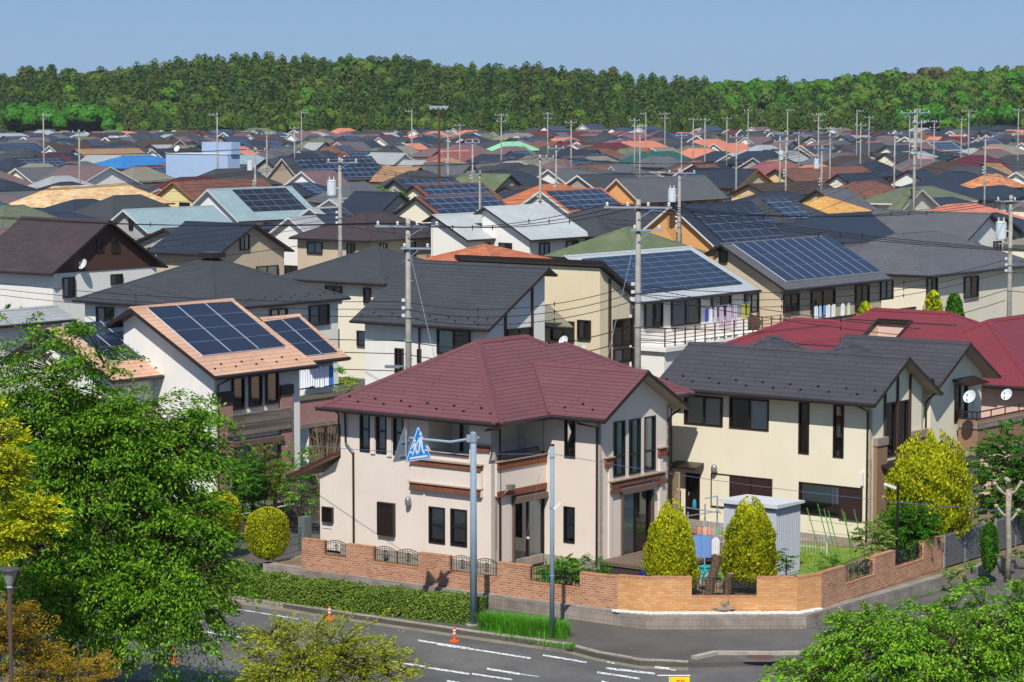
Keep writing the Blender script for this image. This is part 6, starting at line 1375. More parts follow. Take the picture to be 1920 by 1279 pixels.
def tree(name,label,base,crowns,nspray,nleaf,leaf,mat,seed=1,tl=.9,droop=.25,trunk=.14,flat_=.3,cat='tree',limbs=12,bark=None,shell=.45,top=None,twigs=True,sub=.35,loc=None,group=None):
    r_=np.random.default_rng(seed); base=Vector(base); t=thing(name,label,cat,base,0,group)
    w_=np.array([c[6] for c in crowns],float); w_/=w_.sum(); ci=r_.choice(len(crowns),nspray,p=w_); cr=np.array([c[:6] for c in crowns])[ci]
    d=nrm(r_.normal(0,1,(nspray,3))); rad=r_.uniform(0,1,nspray)**shell; P=cr[:,:3]+d*cr[:,3:6]*rad[:,None]
    out=d.copy(); out[:,2]*=flat_; out=nrm(out+r_.normal(0,.25,(nspray,3))*[1,1,.4]); L=tl*r_.uniform(.6,1.3,nspray)
    side=nrm(np.cross(out,[0,0,1.])+1e-6)
    s=r_.uniform(0,1,(nspray,nleaf)); u=r_.normal(0,sub,(nspray,nleaf))*(1-.5*s); 
    C=P[:,None]+out[:,None]*(s*L[:,None])[...,None]+side[:,None]*(u*L[:,None])[...,None]
    C[...,2]+=-droop*L[:,None]*(s**2+1.2*np.abs(u))+r_.normal(0,.06*tl,(nspray,nleaf))
    D=out[:,None]+side[:,None]*np.sign(u)[...,None]*.7+np.array([0,0,-.9*droop*2]); C=C.reshape(-1,3); D=D.reshape(-1,3)
    a=leaves(C,D,leaf,seed=seed); quads('crown',a[0],a[1],a[2],mat,t,fold=a[3])
    # trunk, limbs, twigs
    mb=MB(); cen=np.average(cr[:,:3],axis=0); tz=top if top else max(c[2]+c[5]*.4 for c in crowns)
    tp=[base]; 
    for i in range(1,7):
        f=i/6; q=Vector((base.x+(cen[0]-base.x)*f**1.5,base.y+(cen[1]-base.y)*f**1.5,base.z+(tz-base.z)*f)); q+=Vector((r_.normal(0,.06),r_.normal(0,.06),0))*(tz-base.z)*.15; tp.append(q)
    mb.tube(tp,[trunk*(1-.8*i/6) for i in range(7)],8); nodes=[tp[i] for i in range(3,7)]
    pick=r_.choice(nspray,min(limbs,nspray),replace=False)
    for k in pick:
        e=Vector(P[k]); j=r_.integers(2,6); a_=tp[j]; 
        if a_.z>e.z: 
            j=2; a_=tp[j]
        m_=a_.lerp(e,.5)+Vector((0,0,.12*(e-a_).length)); pts=[a_,a_.lerp(m_,.6)+Vector((0,0,.05)),m_,m_.lerp(e,.6),e]; r0=trunk*.38
        mb.tube(pts,[r0,r0*.8,r0*.6,r0*.4,r0*.15],5); nodes+=[pts[1],m_,pts[3],e]
    if twigs:
        Nn=np.array([tuple(q) for q in nodes])
        for k in range(nspray):
            dd=((Nn-P[k])**2).sum(1); q=Vector(Nn[dd.argmin()]); e=Vector(P[k])+Vector(out[k])*L[k]*.6
            mid=q.lerp(Vector(P[k]),.6)+Vector((0,0,.04)); mb.tube([q,mid,e],[.018,.012,.004],3,cap=False)
    mb.build('trunk',bark or barkm,t,smooth=True,uv=False)
    return t
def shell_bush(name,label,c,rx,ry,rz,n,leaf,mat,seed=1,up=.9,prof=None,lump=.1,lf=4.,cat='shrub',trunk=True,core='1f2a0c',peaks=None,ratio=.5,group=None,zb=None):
    """dense clipped shrub: small sprays over a closed surface; prof(t)->radius factor for t in 0..1 from the bottom"""
    r_=np.random.default_rng(seed); c=Vector(c); zb=c.z if zb is None else zb; t=thing(name,label,cat,(c.x,c.y,zb),0,group)
    prof=prof or (lambda q:np.sqrt(np.clip(1-(2*q-1)**2,0,1)))
    h=r_.uniform(0,1,n*3); p_=prof(h); keep=r_.uniform(0,1,n*3)<np.clip(p_+.12,0,1); h=h[keep][:n]; n=len(h); a=r_.uniform(0,2*np.pi,n); rr=prof(h)
    lum=1+lump*np.sin(a*lf+np.sin(h*9+seed)*2)*np.cos(h*lf*2.2+seed)+lump*.6*r_.normal(0,.5,n); dep=r_.uniform(.86,1.03,n)
    C=np.stack([c.x+rx*rr*lum*dep*np.cos(a),c.y+ry*rr*lum*dep*np.sin(a),c.z+2*rz*h],1)
    if peaks is not None: C[:,2]+=peaks(a,h)*rz
    e=1e-3; dr=(prof(np.clip(h+e,0,1))-prof(np.clip(h-e,0,1)))/(2*e)*rx/(2*rz); nz=-np.clip(dr,-4,4); Nn=nrm(np.stack([np.cos(a),np.sin(a),nz],1))
    D=nrm(Nn*(1-up*.6)+np.array([0,0,up])+r_.normal(0,.25,(n,3))); S=nrm(np.cross(D,Nn)+r_.normal(0,.3,(n,3))); s=(leaf*r_.uniform(.7,1.3,n))[:,None]/2
    # faces of the sprays look outwards
    quads('foliage',C,D*s,S*s*ratio*1.6,mat,t,fold=Nn*s*.2)
    k=MB(); k.lathe((c.x,c.y,c.z),[(max(.01,float(prof(np.array([q]))[0])*rx*.84),2*rz*q*.97+.02) for q in [0,.05,.15,.3,.45,.6,.72,.84,.93,.98]],14); k.build('inner_branches',m_plain('inner_'+core,core,.9,.1),t,smooth=True,uv=False)  # dark solid core stands in for the shaded inside, blocks see-through
    if trunk: MB().tube([(c.x,c.y,zb-.05),(c.x,c.y,c.z+rz*.4)],[.07,.05],7).build('trunk',barkm,t,uv=False)
    return t
L_big=m_leaf('leaf_fresh_green','437016','5e8f1c','90b42c',.3,.55,.18)
L_yel=m_leaf('leaf_yellow_green','9aa314','bcc01c','d8d430',.3,.55,.2)
L_org=m_leaf('leaf_orange_green','a06a18','a8a024','c08a2a',.3,.55,.2)
L_right=m_leaf('leaf_light_green','56881a','76a824','a0c43a',.3,.5,.25)
L_mid=m_leaf('leaf_bronze_green','83901c','a0ab24','bdb534',.3,.55,.2)
L_gold=m_leaf('golden_conifer_leaf','789818','bcba1c','e8de2c',.2,.65,.1)
L_hedge=m_leaf('hedge_leaf','48661c','66842a','939c40',.2,.55,.2)
L_dark=m_leaf('dark_shrub_leaf','356318','47801f','62982e',.25,.55,.2)
L_shr=m_leaf('shrub_leaf','4d7f22','6aa02a','8ab83a',.3,.5)
def at(px_,py_,D): return pd(px_,py_,D)
def ell(px_,py_,D,rx,rz,w,ry=None): p=at(px_,py_,D); return (p.x,p.y,p.z,rx,ry or rx,rz,w)
b0=at(150,1250,66.5)
tree('leafy_tree','big fresh green broadleaf tree filling the left foreground in front of the pink solar house',(at(110,900,66.5).x,66.5,-.7),
 [ell(165,930,66.5,2.85,2.8,9,2.6),ell(300,1110,65,1.9,1.6,3.2,1.9),ell(120,1120,65.5,2.2,1.7,3),ell(330,840,66,1.35,.6,.75,1.1),ell(150,680,66.5,1.7,1.1,.42,1.3),ell(30,740,67,1.4,1.6,1.2),ell(355,985,65.2,.95,.75,1,.9),ell(250,790,66.5,1.6,.7,1.1,1.3),ell(120,790,67.2,2.3,1.2,2.0,1.6),ell(230,880,67.5,2.2,1.6,1.6,1.2),ell(400,775,66,.5,.22,.2,.4),ell(30,640,67,.9,.6,.2,.8),ell(170,610,66.5,.7,.35,.08,.5)],
 1650,84,.13,L_big,3,tl=.85,droop=.32,trunk=.17,top=7.6,shell=.5,limbs=34)
tree('yellow_tree','bright yellow green tree at the left edge, in front of the big leafy tree',(at(-30,900,60).x,60,-.7),
 [ell(-15,860,60,.6,1.1,2.2),ell(62,970,60,.42,.4,1),ell(-10,1000,60,.6,.6,1)],230,70,.11,L_yel,5,tl=.55,droop=.1,trunk=.1)
tree('orange_shrub','orange and yellow leaved shrub in the bottom left corner',(at(50,1200,52).x,52,-.6),
 [ell(30,1225,52,.85,.7,1.6),ell(120,1275,51.5,.95,.42,1.3),ell(5,1165,52,.42,.45,.7)],300,60,.062,L_org,6,tl=.45,droop=-.1,trunk=.06,limbs=20,cat='shrub',shell=.4)
tree('bronze_green_tree','small airy bronze green tree in front of the road at the bottom',(at(600,1200,55).x,55,-.6),
 [ell(600,1225,55,1.7,.62,2.2,1.3),ell(540,1255,54.5,1.0,.4,1),ell(700,1250,55,.9,.35,.8),ell(520,1185,55,.5,.25,.3)],320,50,.075,L_mid,8,tl=.5,droop=-.05,trunk=.08,limbs=20,shell=.45)
tree('light_green_tree','round light green tree filling the bottom right corner',(at(1760,1200,55).x,55,-.6),
 [ell(1740,1260,55,2.5,1.5,4,2.2),ell(1880,1180,55.5,1.4,1.1,1.6),ell(1550,1265,54.5,1.0,.45,.7),ell(1640,1190,55,.9,.55,.7)],640,78,.105,L_right,9,tl=.6,droop=.3,trunk=.14,limbs=24,shell=.42)
# low flower bed at the bottom left of the road
fp=[pz(x,y,-.5) for x,y in ((330,1262),(380,1255),(460,1258),(560,1290),(300,1290))]
r_=np.random.default_rng(3); n=5200; C=np.stack([r_.uniform(-10.2,-5.6,n),r_.uniform(66,73.0,n),r_.uniform(-.6,.05,n)],1); a=leaves(C,r_.normal(0,1,(n,3))+[0,0,1],.13,seed=2)
o=quads('ground_cover',a[0],a[1],a[2],L_shr); tag(o,'leafy ground cover under the big tree at the bottom left','ground cover'); o['kind']='stuff'
c=[pz(x,y,.02) for x,y in ((378,1254),(395,1258),(432,1259),(452,1262),(472,1268),(410,1270))]
n=260; C=np.array([tuple(c[i%6]+Vector((random.uniform(-.35,.35),random.uniform(-.4,.4),random.uniform(-.08,.12)))) for i in range(n)]); a=leaves(C,r_.normal(0,1,(n,3)),.07,.9,seed=4)
o=quads('azalea_flowers',a[0],a[1],a[2],m_leaf('pink_petal','e8a8c0','f3cfd9','f7e9ea',.2)); tag(o,'pale pink azalea blossom under the big leafy tree','flowers'); o['kind']='stuff'
flat('verge',[(-14,60),(-5.4,60),(-5.6,73.1),(-14,75)],RZ+.02,m_ground('verge_soil','3a3226','55493a',2,30))
# golden conifers
egg=lambda q:np.clip(1-np.abs((q-.4)/np.where(q<.4,.52,.62))**2.3,0,1)**.5
cone=lambda q:np.clip(np.minimum(1,(q*5+.55))*np.sqrt(np.clip(1-np.clip((q-.12)/.88,0,1)**2.3,0,1)),0,1)
ball=lambda q:np.clip(1-np.abs(2*q-1)**2.6,0,1)**.5
def pk(k,s): return lambda a,h: np.where(h>.7,.16*np.maximum(0,np.sin(a*k+s))*(h-.7)/.3*1.6,0)
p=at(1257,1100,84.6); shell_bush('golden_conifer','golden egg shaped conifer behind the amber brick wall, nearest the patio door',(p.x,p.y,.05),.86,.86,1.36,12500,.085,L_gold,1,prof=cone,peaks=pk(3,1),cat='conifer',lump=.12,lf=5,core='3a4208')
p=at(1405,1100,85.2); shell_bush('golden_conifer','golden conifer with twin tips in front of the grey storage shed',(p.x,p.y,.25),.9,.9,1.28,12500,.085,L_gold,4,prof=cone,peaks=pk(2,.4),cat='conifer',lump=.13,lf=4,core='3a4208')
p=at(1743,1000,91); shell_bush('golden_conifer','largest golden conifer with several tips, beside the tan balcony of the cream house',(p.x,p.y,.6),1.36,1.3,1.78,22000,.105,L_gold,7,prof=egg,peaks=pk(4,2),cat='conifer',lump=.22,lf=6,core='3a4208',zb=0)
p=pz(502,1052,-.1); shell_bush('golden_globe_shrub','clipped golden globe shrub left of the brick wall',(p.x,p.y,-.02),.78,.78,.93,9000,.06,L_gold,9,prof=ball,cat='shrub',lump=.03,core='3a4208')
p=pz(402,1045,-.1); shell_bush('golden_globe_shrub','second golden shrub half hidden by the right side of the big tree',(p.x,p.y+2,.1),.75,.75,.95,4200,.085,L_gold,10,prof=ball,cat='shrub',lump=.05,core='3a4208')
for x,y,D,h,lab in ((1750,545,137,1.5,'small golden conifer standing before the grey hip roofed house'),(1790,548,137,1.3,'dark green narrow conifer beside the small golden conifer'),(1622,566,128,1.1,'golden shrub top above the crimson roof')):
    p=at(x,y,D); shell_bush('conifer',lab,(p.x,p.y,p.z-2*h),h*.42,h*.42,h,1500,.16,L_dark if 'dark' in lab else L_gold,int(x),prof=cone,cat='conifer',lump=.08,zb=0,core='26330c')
# hedge
hp=px([(392,1111),(600,1141),(880,1172)],SZ)
def hedge(name,lab,pts,wd,h,n,leaf,mat,seed=1):
    r_=np.random.default_rng(seed); P=[Vector(q) for q in pts]; Ls=[(P[i+1]-P[i]).length for i in range(len(P)-1)]; T_=sum(Ls); t=thing(name,lab,'hedge',(P[-1].x,P[-1].y,SZ))
    mb=MB(); wallchain(mb,[tuple(q) for q in P],wd,SZ,SZ+h-.06); 
    m=MB(); Pi=[q+Vector((.0,.07)) for q in P]; Pi[-1]+=(Pi[-2]-Pi[-1]).normalized()*.08; wallchain(m,[tuple(q) for q in Pi],wd-.14,SZ,SZ+h-.08); m.build('inner_branches',m_plain('inner_hedge','1e260e',.9,.1),t,uv=False)  # dark core painted as the shade inside the hedge
    C=[];Nn=[]
    for i in range(len(P)-1):
        k=int(n*Ls[i]/T_); s=r_.uniform(0,1,k); d=(P[i+1]-P[i]); dd=d.normalized(); nn=Vector((-dd.y,dd.x)); f=r_.uniform(0,1,k)
        a=np.where(f<.42,0,np.where(f<.9,r_.uniform(0,1,k),1)); z=np.where((f<.42)|(f>=.9),r_.uniform(0,1,k)**.9,1)
        bump=.045*np.sin(s*Ls[i]*3.1)+.03*np.sin(s*Ls[i]*8)
        x=P[i].x+d.x*s+nn.x*(a*wd)+r_.normal(0,.03,k); y=P[i].y+d.y*s+nn.y*(a*wd)+r_.normal(0,.03,k); zz=SZ+z*h+bump*z+r_.normal(0,.025,k); C.append(np.stack([x,y,zz],1)); Nn.append(np.where((z>=1)[:,None],[0,0,1.],np.where((a<.5)[:,None],[-nn.x,-nn.y,.3],[nn.x,nn.y,.3])))
    k=int(n*.03); d=(P[-1]-P[-2]).normalized(); nn=Vector((-d.y,d.x)); a=r_.uniform(0,wd,k); C.append(np.stack([P[-1].x+nn.x*a+0*a,P[-1].y+nn.y*a,SZ+r_.uniform(0,h,k)],1)); Nn.append(np.tile([d.x,d.y,.3],(k,1)))
    C=np.vstack(C); Nn=nrm(np.vstack(Nn)+r_.normal(0,.45,(len(C),3))); D=nrm(np.cross(Nn,r_.normal(0,1,(len(C),3)))); S=np.cross(Nn,D); s=(leaf*r_.uniform(.7,1.3,len(C)))[:,None]/2
    quads('foliage',C,D*s,S*s*.65,mat,t); return t
hedge('clipped_hedge','long low clipped hedge between the kerb and the grey retaining wall',hp,1.1,.74,24000,.07,L_hedge)
# tall grass clump
def blades(name,lab,pts_fn,n,h,mat,seed=1,w=.012,bend=.5,kind='stuff',cat='grass'):
    r_=np.random.default_rng(seed); P=np.array([pts_fn(r_) for _ in range(n)]); hh=h*r_.uniform(.5,1.15,n); a=r_.uniform(0,2*np.pi,n); dx=np.cos(a)*bend*hh*r_.uniform(.1,1,n); dy=np.sin(a)*bend*hh*r_.uniform(.1,1,n)
    mid=P+np.stack([dx*.3,dy*.3,hh*.62],1); tip=P+np.stack([dx,dy,hh*.92],1); s=np.stack([-np.sin(a),np.cos(a),0*a],1)*w
    V=np.stack([P-s,P+s,mid+s*.8,mid-s*.8,tip],1).reshape(-1,3); me=bpy.data.meshes.new(name); F_=[]
    for i in range(n): b=i*5; F_+= [(b,b+1,b+2,b+3),(b+3,b+2,b+4)]
    me.from_pydata([tuple(q) for q in V],[],F_); me.materials.append(mat); o=link(bpy.data.objects.new(name,me)); tag(o,lab,cat); o['kind']=kind; return o
L_grass=m_leaf('tall_grass_blade','3f7f1c','57a020','7cb838',.35,.5)
g0,g1,g2_=pz(905,1180,SZ),pz(1055,1198,SZ),pz(985,1165,SZ)
def gp(r_):
    s=r_.uniform(0,1); u=r_.normal(0,.28); c=g0.lerp(g1,s)+Vector((.05,.35,0)); return (c.x+r_.normal(0,.1),c.y+u*(1.1-.7*abs(s-.5)),SZ)
blades('tall_grass','thick clump of tall green grass between the two sign poles',gp,9000,.52,L_grass,2,.008,1.1)
def strip(l,z,wd):
    P=[pz(a,b,z) for a,b in l]
    def f(r_): i=r_.integers(0,len(P)-1); q=P[i].lerp(P[i+1],r_.uniform()); return (q.x+r_.normal(0,wd),q.y+r_.normal(0,wd),z)
    return f
blades('verge_grass','weeds along the foot of the grey retaining wall',strip([(1500,1180),(1700,1125),(1920,1060)],SZ,.08),500,.14,L_grass,5)
blades('kerb_weeds','weeds sprouting along the kerb and pavement edge',strip([(430,1120),(880,1178),(1010,1208),(1065,1215),(1075,1212)],SZ,.07),350,.16,L_grass,6)
# lawn in the corner garden
lw_=[pz(1235,1095,-.08),pz(1530,1085,-.08),pz(1640,1040,-.08),pz(1520,1025,-.08),pz(1290,1055,-.08)]
flat('lawn',[(q.x,q.y+.6) for q in lw_],-.07,lawn)
def lg(r_): a=r_.dirichlet([1]*5); q=sum((lw_[i]*a[i] for i in range(5)),Vector()); return (q.x,q.y+.6,-.07)
blades('lawn_grass','short lawn grass in the corner garden',lg,6500,.07,m_leaf('lawn_blade','6a8a2a','86a03c','a8b050',.2),8,.01)
# shrubs
def bush(px_,py_,D,r_,h,n,leaf,mat,lab,seed,name='shrub',sparse=.45,z0=0,tl=.3,cat='shrub',droop=.1,trunk=.03):
    p=at(px_,py_,D); return tree(name,lab,(p.x,p.y,z0),[(p.x,p.y,z0+h*.58,r_,r_,h*.46,1)],n,40,leaf,mat,seed,tl=tl,droop=droop,trunk=trunk,limbs=8,shell=sparse,cat=cat,twigs=False)
bush(1062,1060,84.3,.5,1.25,85,.11,L_shr,'large leaved green shrub behind the second iron fence panel from the corner',11)
bush(1112,1065,84.6,.5,1.15,80,.07,L_dark,'fine leaved green shrub against the maroon roofed house corner',12)
bush(1030,1070,85.0,.35,.85,50,.09,L_shr,'low green shrub below the patio door',13)
bush(1640,1020,88.0,.62,1.9,90,.1,m_leaf('olive_leaf','6a8a3a','88a04a','a0a858',.3),'pale green fruit tree behind the russet wall and its first side street fence',14,name='fruit_tree',cat='tree',trunk=.05)
bush(1705,1005,89.5,1.1,2.1,420,.09,L_dark,'dark leafy bush below the largest golden conifer',15)
bush(1560,1050,86.5,.45,.9,45,.07,L_shr,'low flowering shrub with yellow fruit in the vegetable bed',16)
bush(1475,1040,85.6,.32,1.5,26,.08,L_dark,'young thin shrub in front of the grey shed',17,sparse=.8)
bush(1830,985,92,.55,1.3,90,.08,L_dark,'clipped green shrub right of the largest golden conifer',18)
p=at(1856,1000,88.7); shell_bush('clipped_column','narrow clipped green column between the two louvred fences',(p.x,p.y,-.05),.30,.30,.85,2600,.08,L_dark,3,prof=ball,lump=.06)
bush(1905,915,95,1.7,4.2,620,.12,L_dark,'dense dark green garden tree at the right edge behind the pollarded trunk',19,name='garden_tree',cat='tree',trunk=.08,tl=.4)
for i,(x,y,D) in enumerate(((1783,1060,87.2),(1798,1058,87.6),(1822,1050,88.5),(1893,1030,90.5),(1915,1020,91.5))):
    bush(x,y,D,.22,.42,22,.06,L_mid if i%2 else L_shr,['small round green clump, first from the brick wall under the louvred fence','small golden green clump, second from the brick wall','small green clump beside the clipped column','low golden clump at the foot of the far louvred fence','rightmost low clump at the foot of the far louvred fence'][i],20+i,z0=-.1,tl=.14)
# left gardens
bush(455,895,99,.75,2.7,160,.11,L_dark,'leafy green shrub climbing before the mauve pillar of the pink roofed house',31,tl=.4)
bush(497,890,100,.85,2.8,150,.09,m_leaf('bronze_shrub','7a6a2a','6f8a2e','9a8a3a',.3),'bronze green bush before the shutter window of the pink roofed house',32,tl=.4)
bush(562,885,99,.75,3.0,130,.1,L_yel if 0 else L_shr,'bright green shrub between the two near left houses',33,tl=.4)
bush(430,925,97,.5,1.4,60,.1,L_shr,'low green shrub behind the lattice fence',34)
bush(608,800,101,.9,2.9,0+8,.01,L_shr,'bare twiggy bush left of the maroon roofed house',35,sparse=1) if False else None
# a bare twiggy shrub
p=at(612,870,98); t=thing('bare_shrub','leafless twiggy shrub beside the left wall of the maroon roofed house','shrub',(p.x,p.y,0)); mb=MB(); rr=random.Random(4)
for i in range(46):
    a=rr.uniform(0,6.28); l=rr.uniform(.5,1.1); top=Vector((p.x+math.cos(a)*l*.8,p.y+math.sin(a)*l*.5,rr.uniform(2.9,4.2))); m=Vector((p.x,p.y,0)).lerp(top,.5)+Vector((0,0,.35)); mb.tube([(p.x,p.y,0),(p.x+rr.uniform(-.05,.05),p.y,1.2),m,top],[.035,.025,.012,.003],4,cap=False)
    for j in range(3): q=m.lerp(top,rr.random()); mb.tube([q,q+Vector((rr.uniform(-.35,.35),rr.uniform(-.2,.2),rr.uniform(.1,.45)))],[.007,.002],3,cap=False)
mb.build('branches',m_plain('pale_twig','8d7a5f',.8),t,uv=False)
bush(640,700,118,.7,4.0,90,.13,L_shr,'light green garden shrub behind the left end of the maroon roof',36,tl=.4)
bush(665,712,117,.6,3.6,60,.13,L_yel,'yellow green garden shrub behind the left end of the maroon roof',37,tl=.4)
bush(1203,690,109,.8,3.2,100,.12,L_shr,'green shrub at the foot of the near right utility pole',38,tl=.4)
bush(740,372,262,2.1,7.5,110,.4,L_shr,'leafy garden tree top between the brown and black roofs',39,name='garden_tree',tl=1.0,cat='tree',trunk=.15)
bush(1860,0+600,132,.5,3.3,60,.14,L_shr,'green shrub beyond the crimson roof at the right',40,tl=.4)
bush(12,560,140,1.1,5.2,120,.18,L_big,'green tree top at the left edge beside the grey flat roofed house',41,name='garden_tree',tl=.6,cat='tree',trunk=.1)
# pollarded street tree
p=pz(1889,1092,SZ); t=thing('pollarded_tree','pale pollarded street tree with knobbly stubs at the right edge','tree',p); mb=MB(); T=Vector((p.x,p.y,2.75))
mb.tube([p,(p.x+.03,p.y,.8),(p.x-.02,p.y,1.9),T],[.13,.1,.095,.11],9)
for a,z,l in ((.3,2.7,.45),(2.8,2.65,.5),(1.7,2.8,.4),(3.3,1.9,.45),(-.4,1.75,.35),(4.5,2.8,.3)):
    e=Vector((p.x+math.cos(a)*l,p.y+math.sin(a)*l*.6,z+.28)); mb.tube([(p.x,p.y,z-.15),(p.x+math.cos(a)*l*.5,p.y,z),e],[.07,.05,.045],7); mb.blob(e,.09,.09,.08,8,5,.4)
mb.build('trunk',m_ground('pale_bark','8f8474','b3a796',6,40),t,smooth=True,uv=False)
n=130; C=np.array([(T.x+random.gauss(0,.35),T.y+random.gauss(0,.2),T.z+random.gauss(.05,.2)) for _ in range(n)]); a=leaves(C,np.random.default_rng(1).normal(0,1,(n,3)),.08,seed=3); quads('sprouts',a[0],a[1],a[2],m_leaf('sprout_leaf','9a7a5a','b09a7a','8a9a4a',.2),t,fold=a[3])
# plants in the vegetable bed
t=thing('garden_stakes','green bamboo stakes and netting in the vegetable bed below the cream wall','plant support',at(1555,1030,88)); mb=MB()
for i,(x0,y0,x1) in enumerate(((1513,952,1521),(1533,945,1540),(1545,955,1548),(1553,958,1556),(1578,955,1585),(1583,960,1575),(1601,955,1602))):
    b=pz(x1,1040,-.05); b=Vector((b.x,87.6+.1*i,-.05)); a_=pd(x0,y0,87.6+.1*i); MB().tube([b,a_],.018,5).build('stake',m_plain('green_stake','4f8a3a',.5),t,uv=False)
for y in (975,995,1012): a_=pd(1515,y,87.6); c_=pd(1600,y+10,87.9); MB().tube([a_,c_],.008,4).build('cross_line',m_plain('green_stake','4f8a3a',.5),t,uv=False)
def mesh_fence(a,b,h,lab,z0,m=None,nm='mesh_fence',step=.12,posts=3):
    a,b=Vector(a),Vector(b); t=thing(nm,lab,'fence',(a.x,a.y,z0)); d=b-a; L=d.length; n=int(L/step); mb=MB(); m=m or ironm
    for i in range(n+1): q=a+d*i/n; mb.tube([(q.x,q.y,z0),(q.x,q.y,z0+h)],.006,4,cap=False)
    for k in (0.02,.33,.66,1.): mb.tube([(a.x,a.y,z0+h*k),(b.x,b.y,z0+h*k)],.008,4,cap=False)
    mb.build('wire_mesh',m,t,uv=False)
    for i in range(posts): q=a+d*i/(posts-1); MB().tube([(q.x,q.y,z0-.1),(q.x,q.y,z0+h+.05)],.025,6).build('post',m,t,uv=False)
q=DF.w; mesh_fence(q(-6.3,-1.6,0).xy,q(-1,-1.6,0).xy,.75,'white mesh fence along the foot of the cream house',-.1,m_plain('white_wire','c9cacc',.5),posts=4)
a_=pz(513,1046,-.08); b_=pz(563,1043,-.08); mesh_fence(a_.xy,(pz(575,1030,-.08)).xy,.85,'black wire mesh fence between the golden globe shrub and the brick wall',-.08,posts=2)
# wooden lattice fence, left garden
A_=Vector(pz(432,985,-.1).xy); B_=Vector(pz(596,952,-.1).xy); d=B_-A_; L=d.length; th=math.atan2(-d.y,d.x); fr=Fr(A_,th); t=thing('lattice_fence','grey brown timber fence with lattice strips left of the maroon roofed house','fence',(A_.x,A_.y,-.1),-th)
tim=m_plain('weathered_timber','6b5d52',.85,.2,0,.35,8); n=4
for i in range(n+1): MB().box(fr,i*L/n-.06,i*L/n+.06,-.06,.06,-.2,1.5).build('post',tim,t,uv=False)
for z0,z1 in ((.05,.22),(.28,.40),(.72,.86),(1.2,1.34)): 
    for i in range(n): MB().box(fr,i*L/n+.062,(i+1)*L/n-.062,-.03,.03,z0,z1).build('board',tim,t,uv=False)
mb=MB()
for z0,z1 in ((.41,.71),(.87,1.19)):
    h=z1-z0; k=int(L/.11)
    for i in range(k):
        x=i*.11; 
        if x+h<L: mb.beam(fr.w(x,0,z0),fr.w(x+h,0,z1),.012,.02); mb.beam(fr.w(x+h,.014,z0),fr.w(x,.014,z1),.012,.02)
mb.build('lattice',tim,t,uv=False)
MB().box(fr,-.5,L+.3,-.5,-.3,-.6,.25).build('base_wall',m_ground('brown_block','5c5047','766a5f',3,30),t)
A2=Fr(A_,th); 
mb=MB(); g_=pz(436,985,-.1); MB().tube([(g_.x,g_.y-.3,-.2),(g_.x,g_.y-.3,2.0)],.05,7).build('gate_post',conc,t,uv=False)
# trellis by the back door
u0,z1=dF.px(1258,925); Pc=dF.P(u0,0,.6); fr=Fr(Pc.xy,DF.th); t=thing('trellis','tan diamond lattice screen between the two near houses','trellis',(Pc.x,Pc.y,0),-DF.th); mb=MB(); W_=.8; H_=1.55; z0=.55
mb.box(fr,0,.05,-.02,.02,0,z0+H_); mb.box(fr,W_-.05,W_+.02,-.02,.02,0,z0+H_); mb.box(fr,.05,W_-.05,-.02,.02,z0+H_-.05,z0+H_); mb.box(fr,.05,W_-.05,-.02,.02,z0,z0+.05); mb.build('frame',m_plain('tan_timber','a28a6c',.8),t,uv=False)
mb=MB()
for i in range(-12,9):
    for sg in (0,1):
        pts=[]
        for z in np.linspace(0,H_,30):
            x=i*.14+z if not sg else (i+12)*.14+.0-z+.0
            if .04<x<W_-.04: pts.append((x,z))
        if len(pts)>3: a_,b_=pts[0],pts[-1]; mb.beam(fr.w(a_[0],.01*sg,z0+a_[1]),fr.w(b_[0],.01*sg,z0+b_[1]),.008,.03)
mb.build('lattice',m_plain('tan_timber','a28a6c',.8),t,uv=False)
# ================================================================ garden things
C_=pd(1455,953,87.2); fr=Fr(C_.xy,DF.th); Ff=Fac(fr,'F',0); Ss=Fac(fr,'S',0); Lx=-Ff.px(1357,945)[0]; Ly=Ss.px(1500,950)[0]; zt_=C_.z
t=thing('storage_shed','pale grey metal storage shed behind the twin tipped golden conifer','shed',(*fr.w(-Lx/2,Ly/2,0).xy,-.05),-DF.th)
shm_=m_plain('shed_sheet','b4b8c0',.45,.4,0,.05); mb=MB(); mb.box(fr,-Lx,0,0,Ly,-.05,zt_); mb.build('body',shm_,t)
mb=MB(); 
for i in range(int(Ly/.12)): mb.box(fr,.001,.018,.06+i*.12,.12+i*.12,.05,zt_-.05)
mb.build('ribbed_side',shm_,t,uv=False)
mb=MB(); mb.hexa([fr.w(-Lx-.12,-.14,zt_),fr.w(.14,-.14,zt_),fr.w(.14,Ly+.1,zt_),fr.w(-Lx-.12,Ly+.1,zt_),fr.w(-Lx-.12,-.14,zt_+.13),fr.w(.14,-.14,zt_+.13),fr.w(.14,Ly+.1,zt_+.08),fr.w(-Lx-.12,Ly+.1,zt_+.08)]); mb.build('roof',m_plain('shed_roof','c4c6ca',.4,.4,0,.08),t,uv=False)
mb=MB(); mb.fbox(Ff,-Lx*.5-.01,-Lx*.5+.01,.05,zt_-.08,.001,.012); mb.fbox(Ff,-Lx+.04,-.04,zt_-.1,zt_-.06,.001,.02); mb.build('door_edge',m_plain('shed_edge','85898f',.5),t,uv=False)
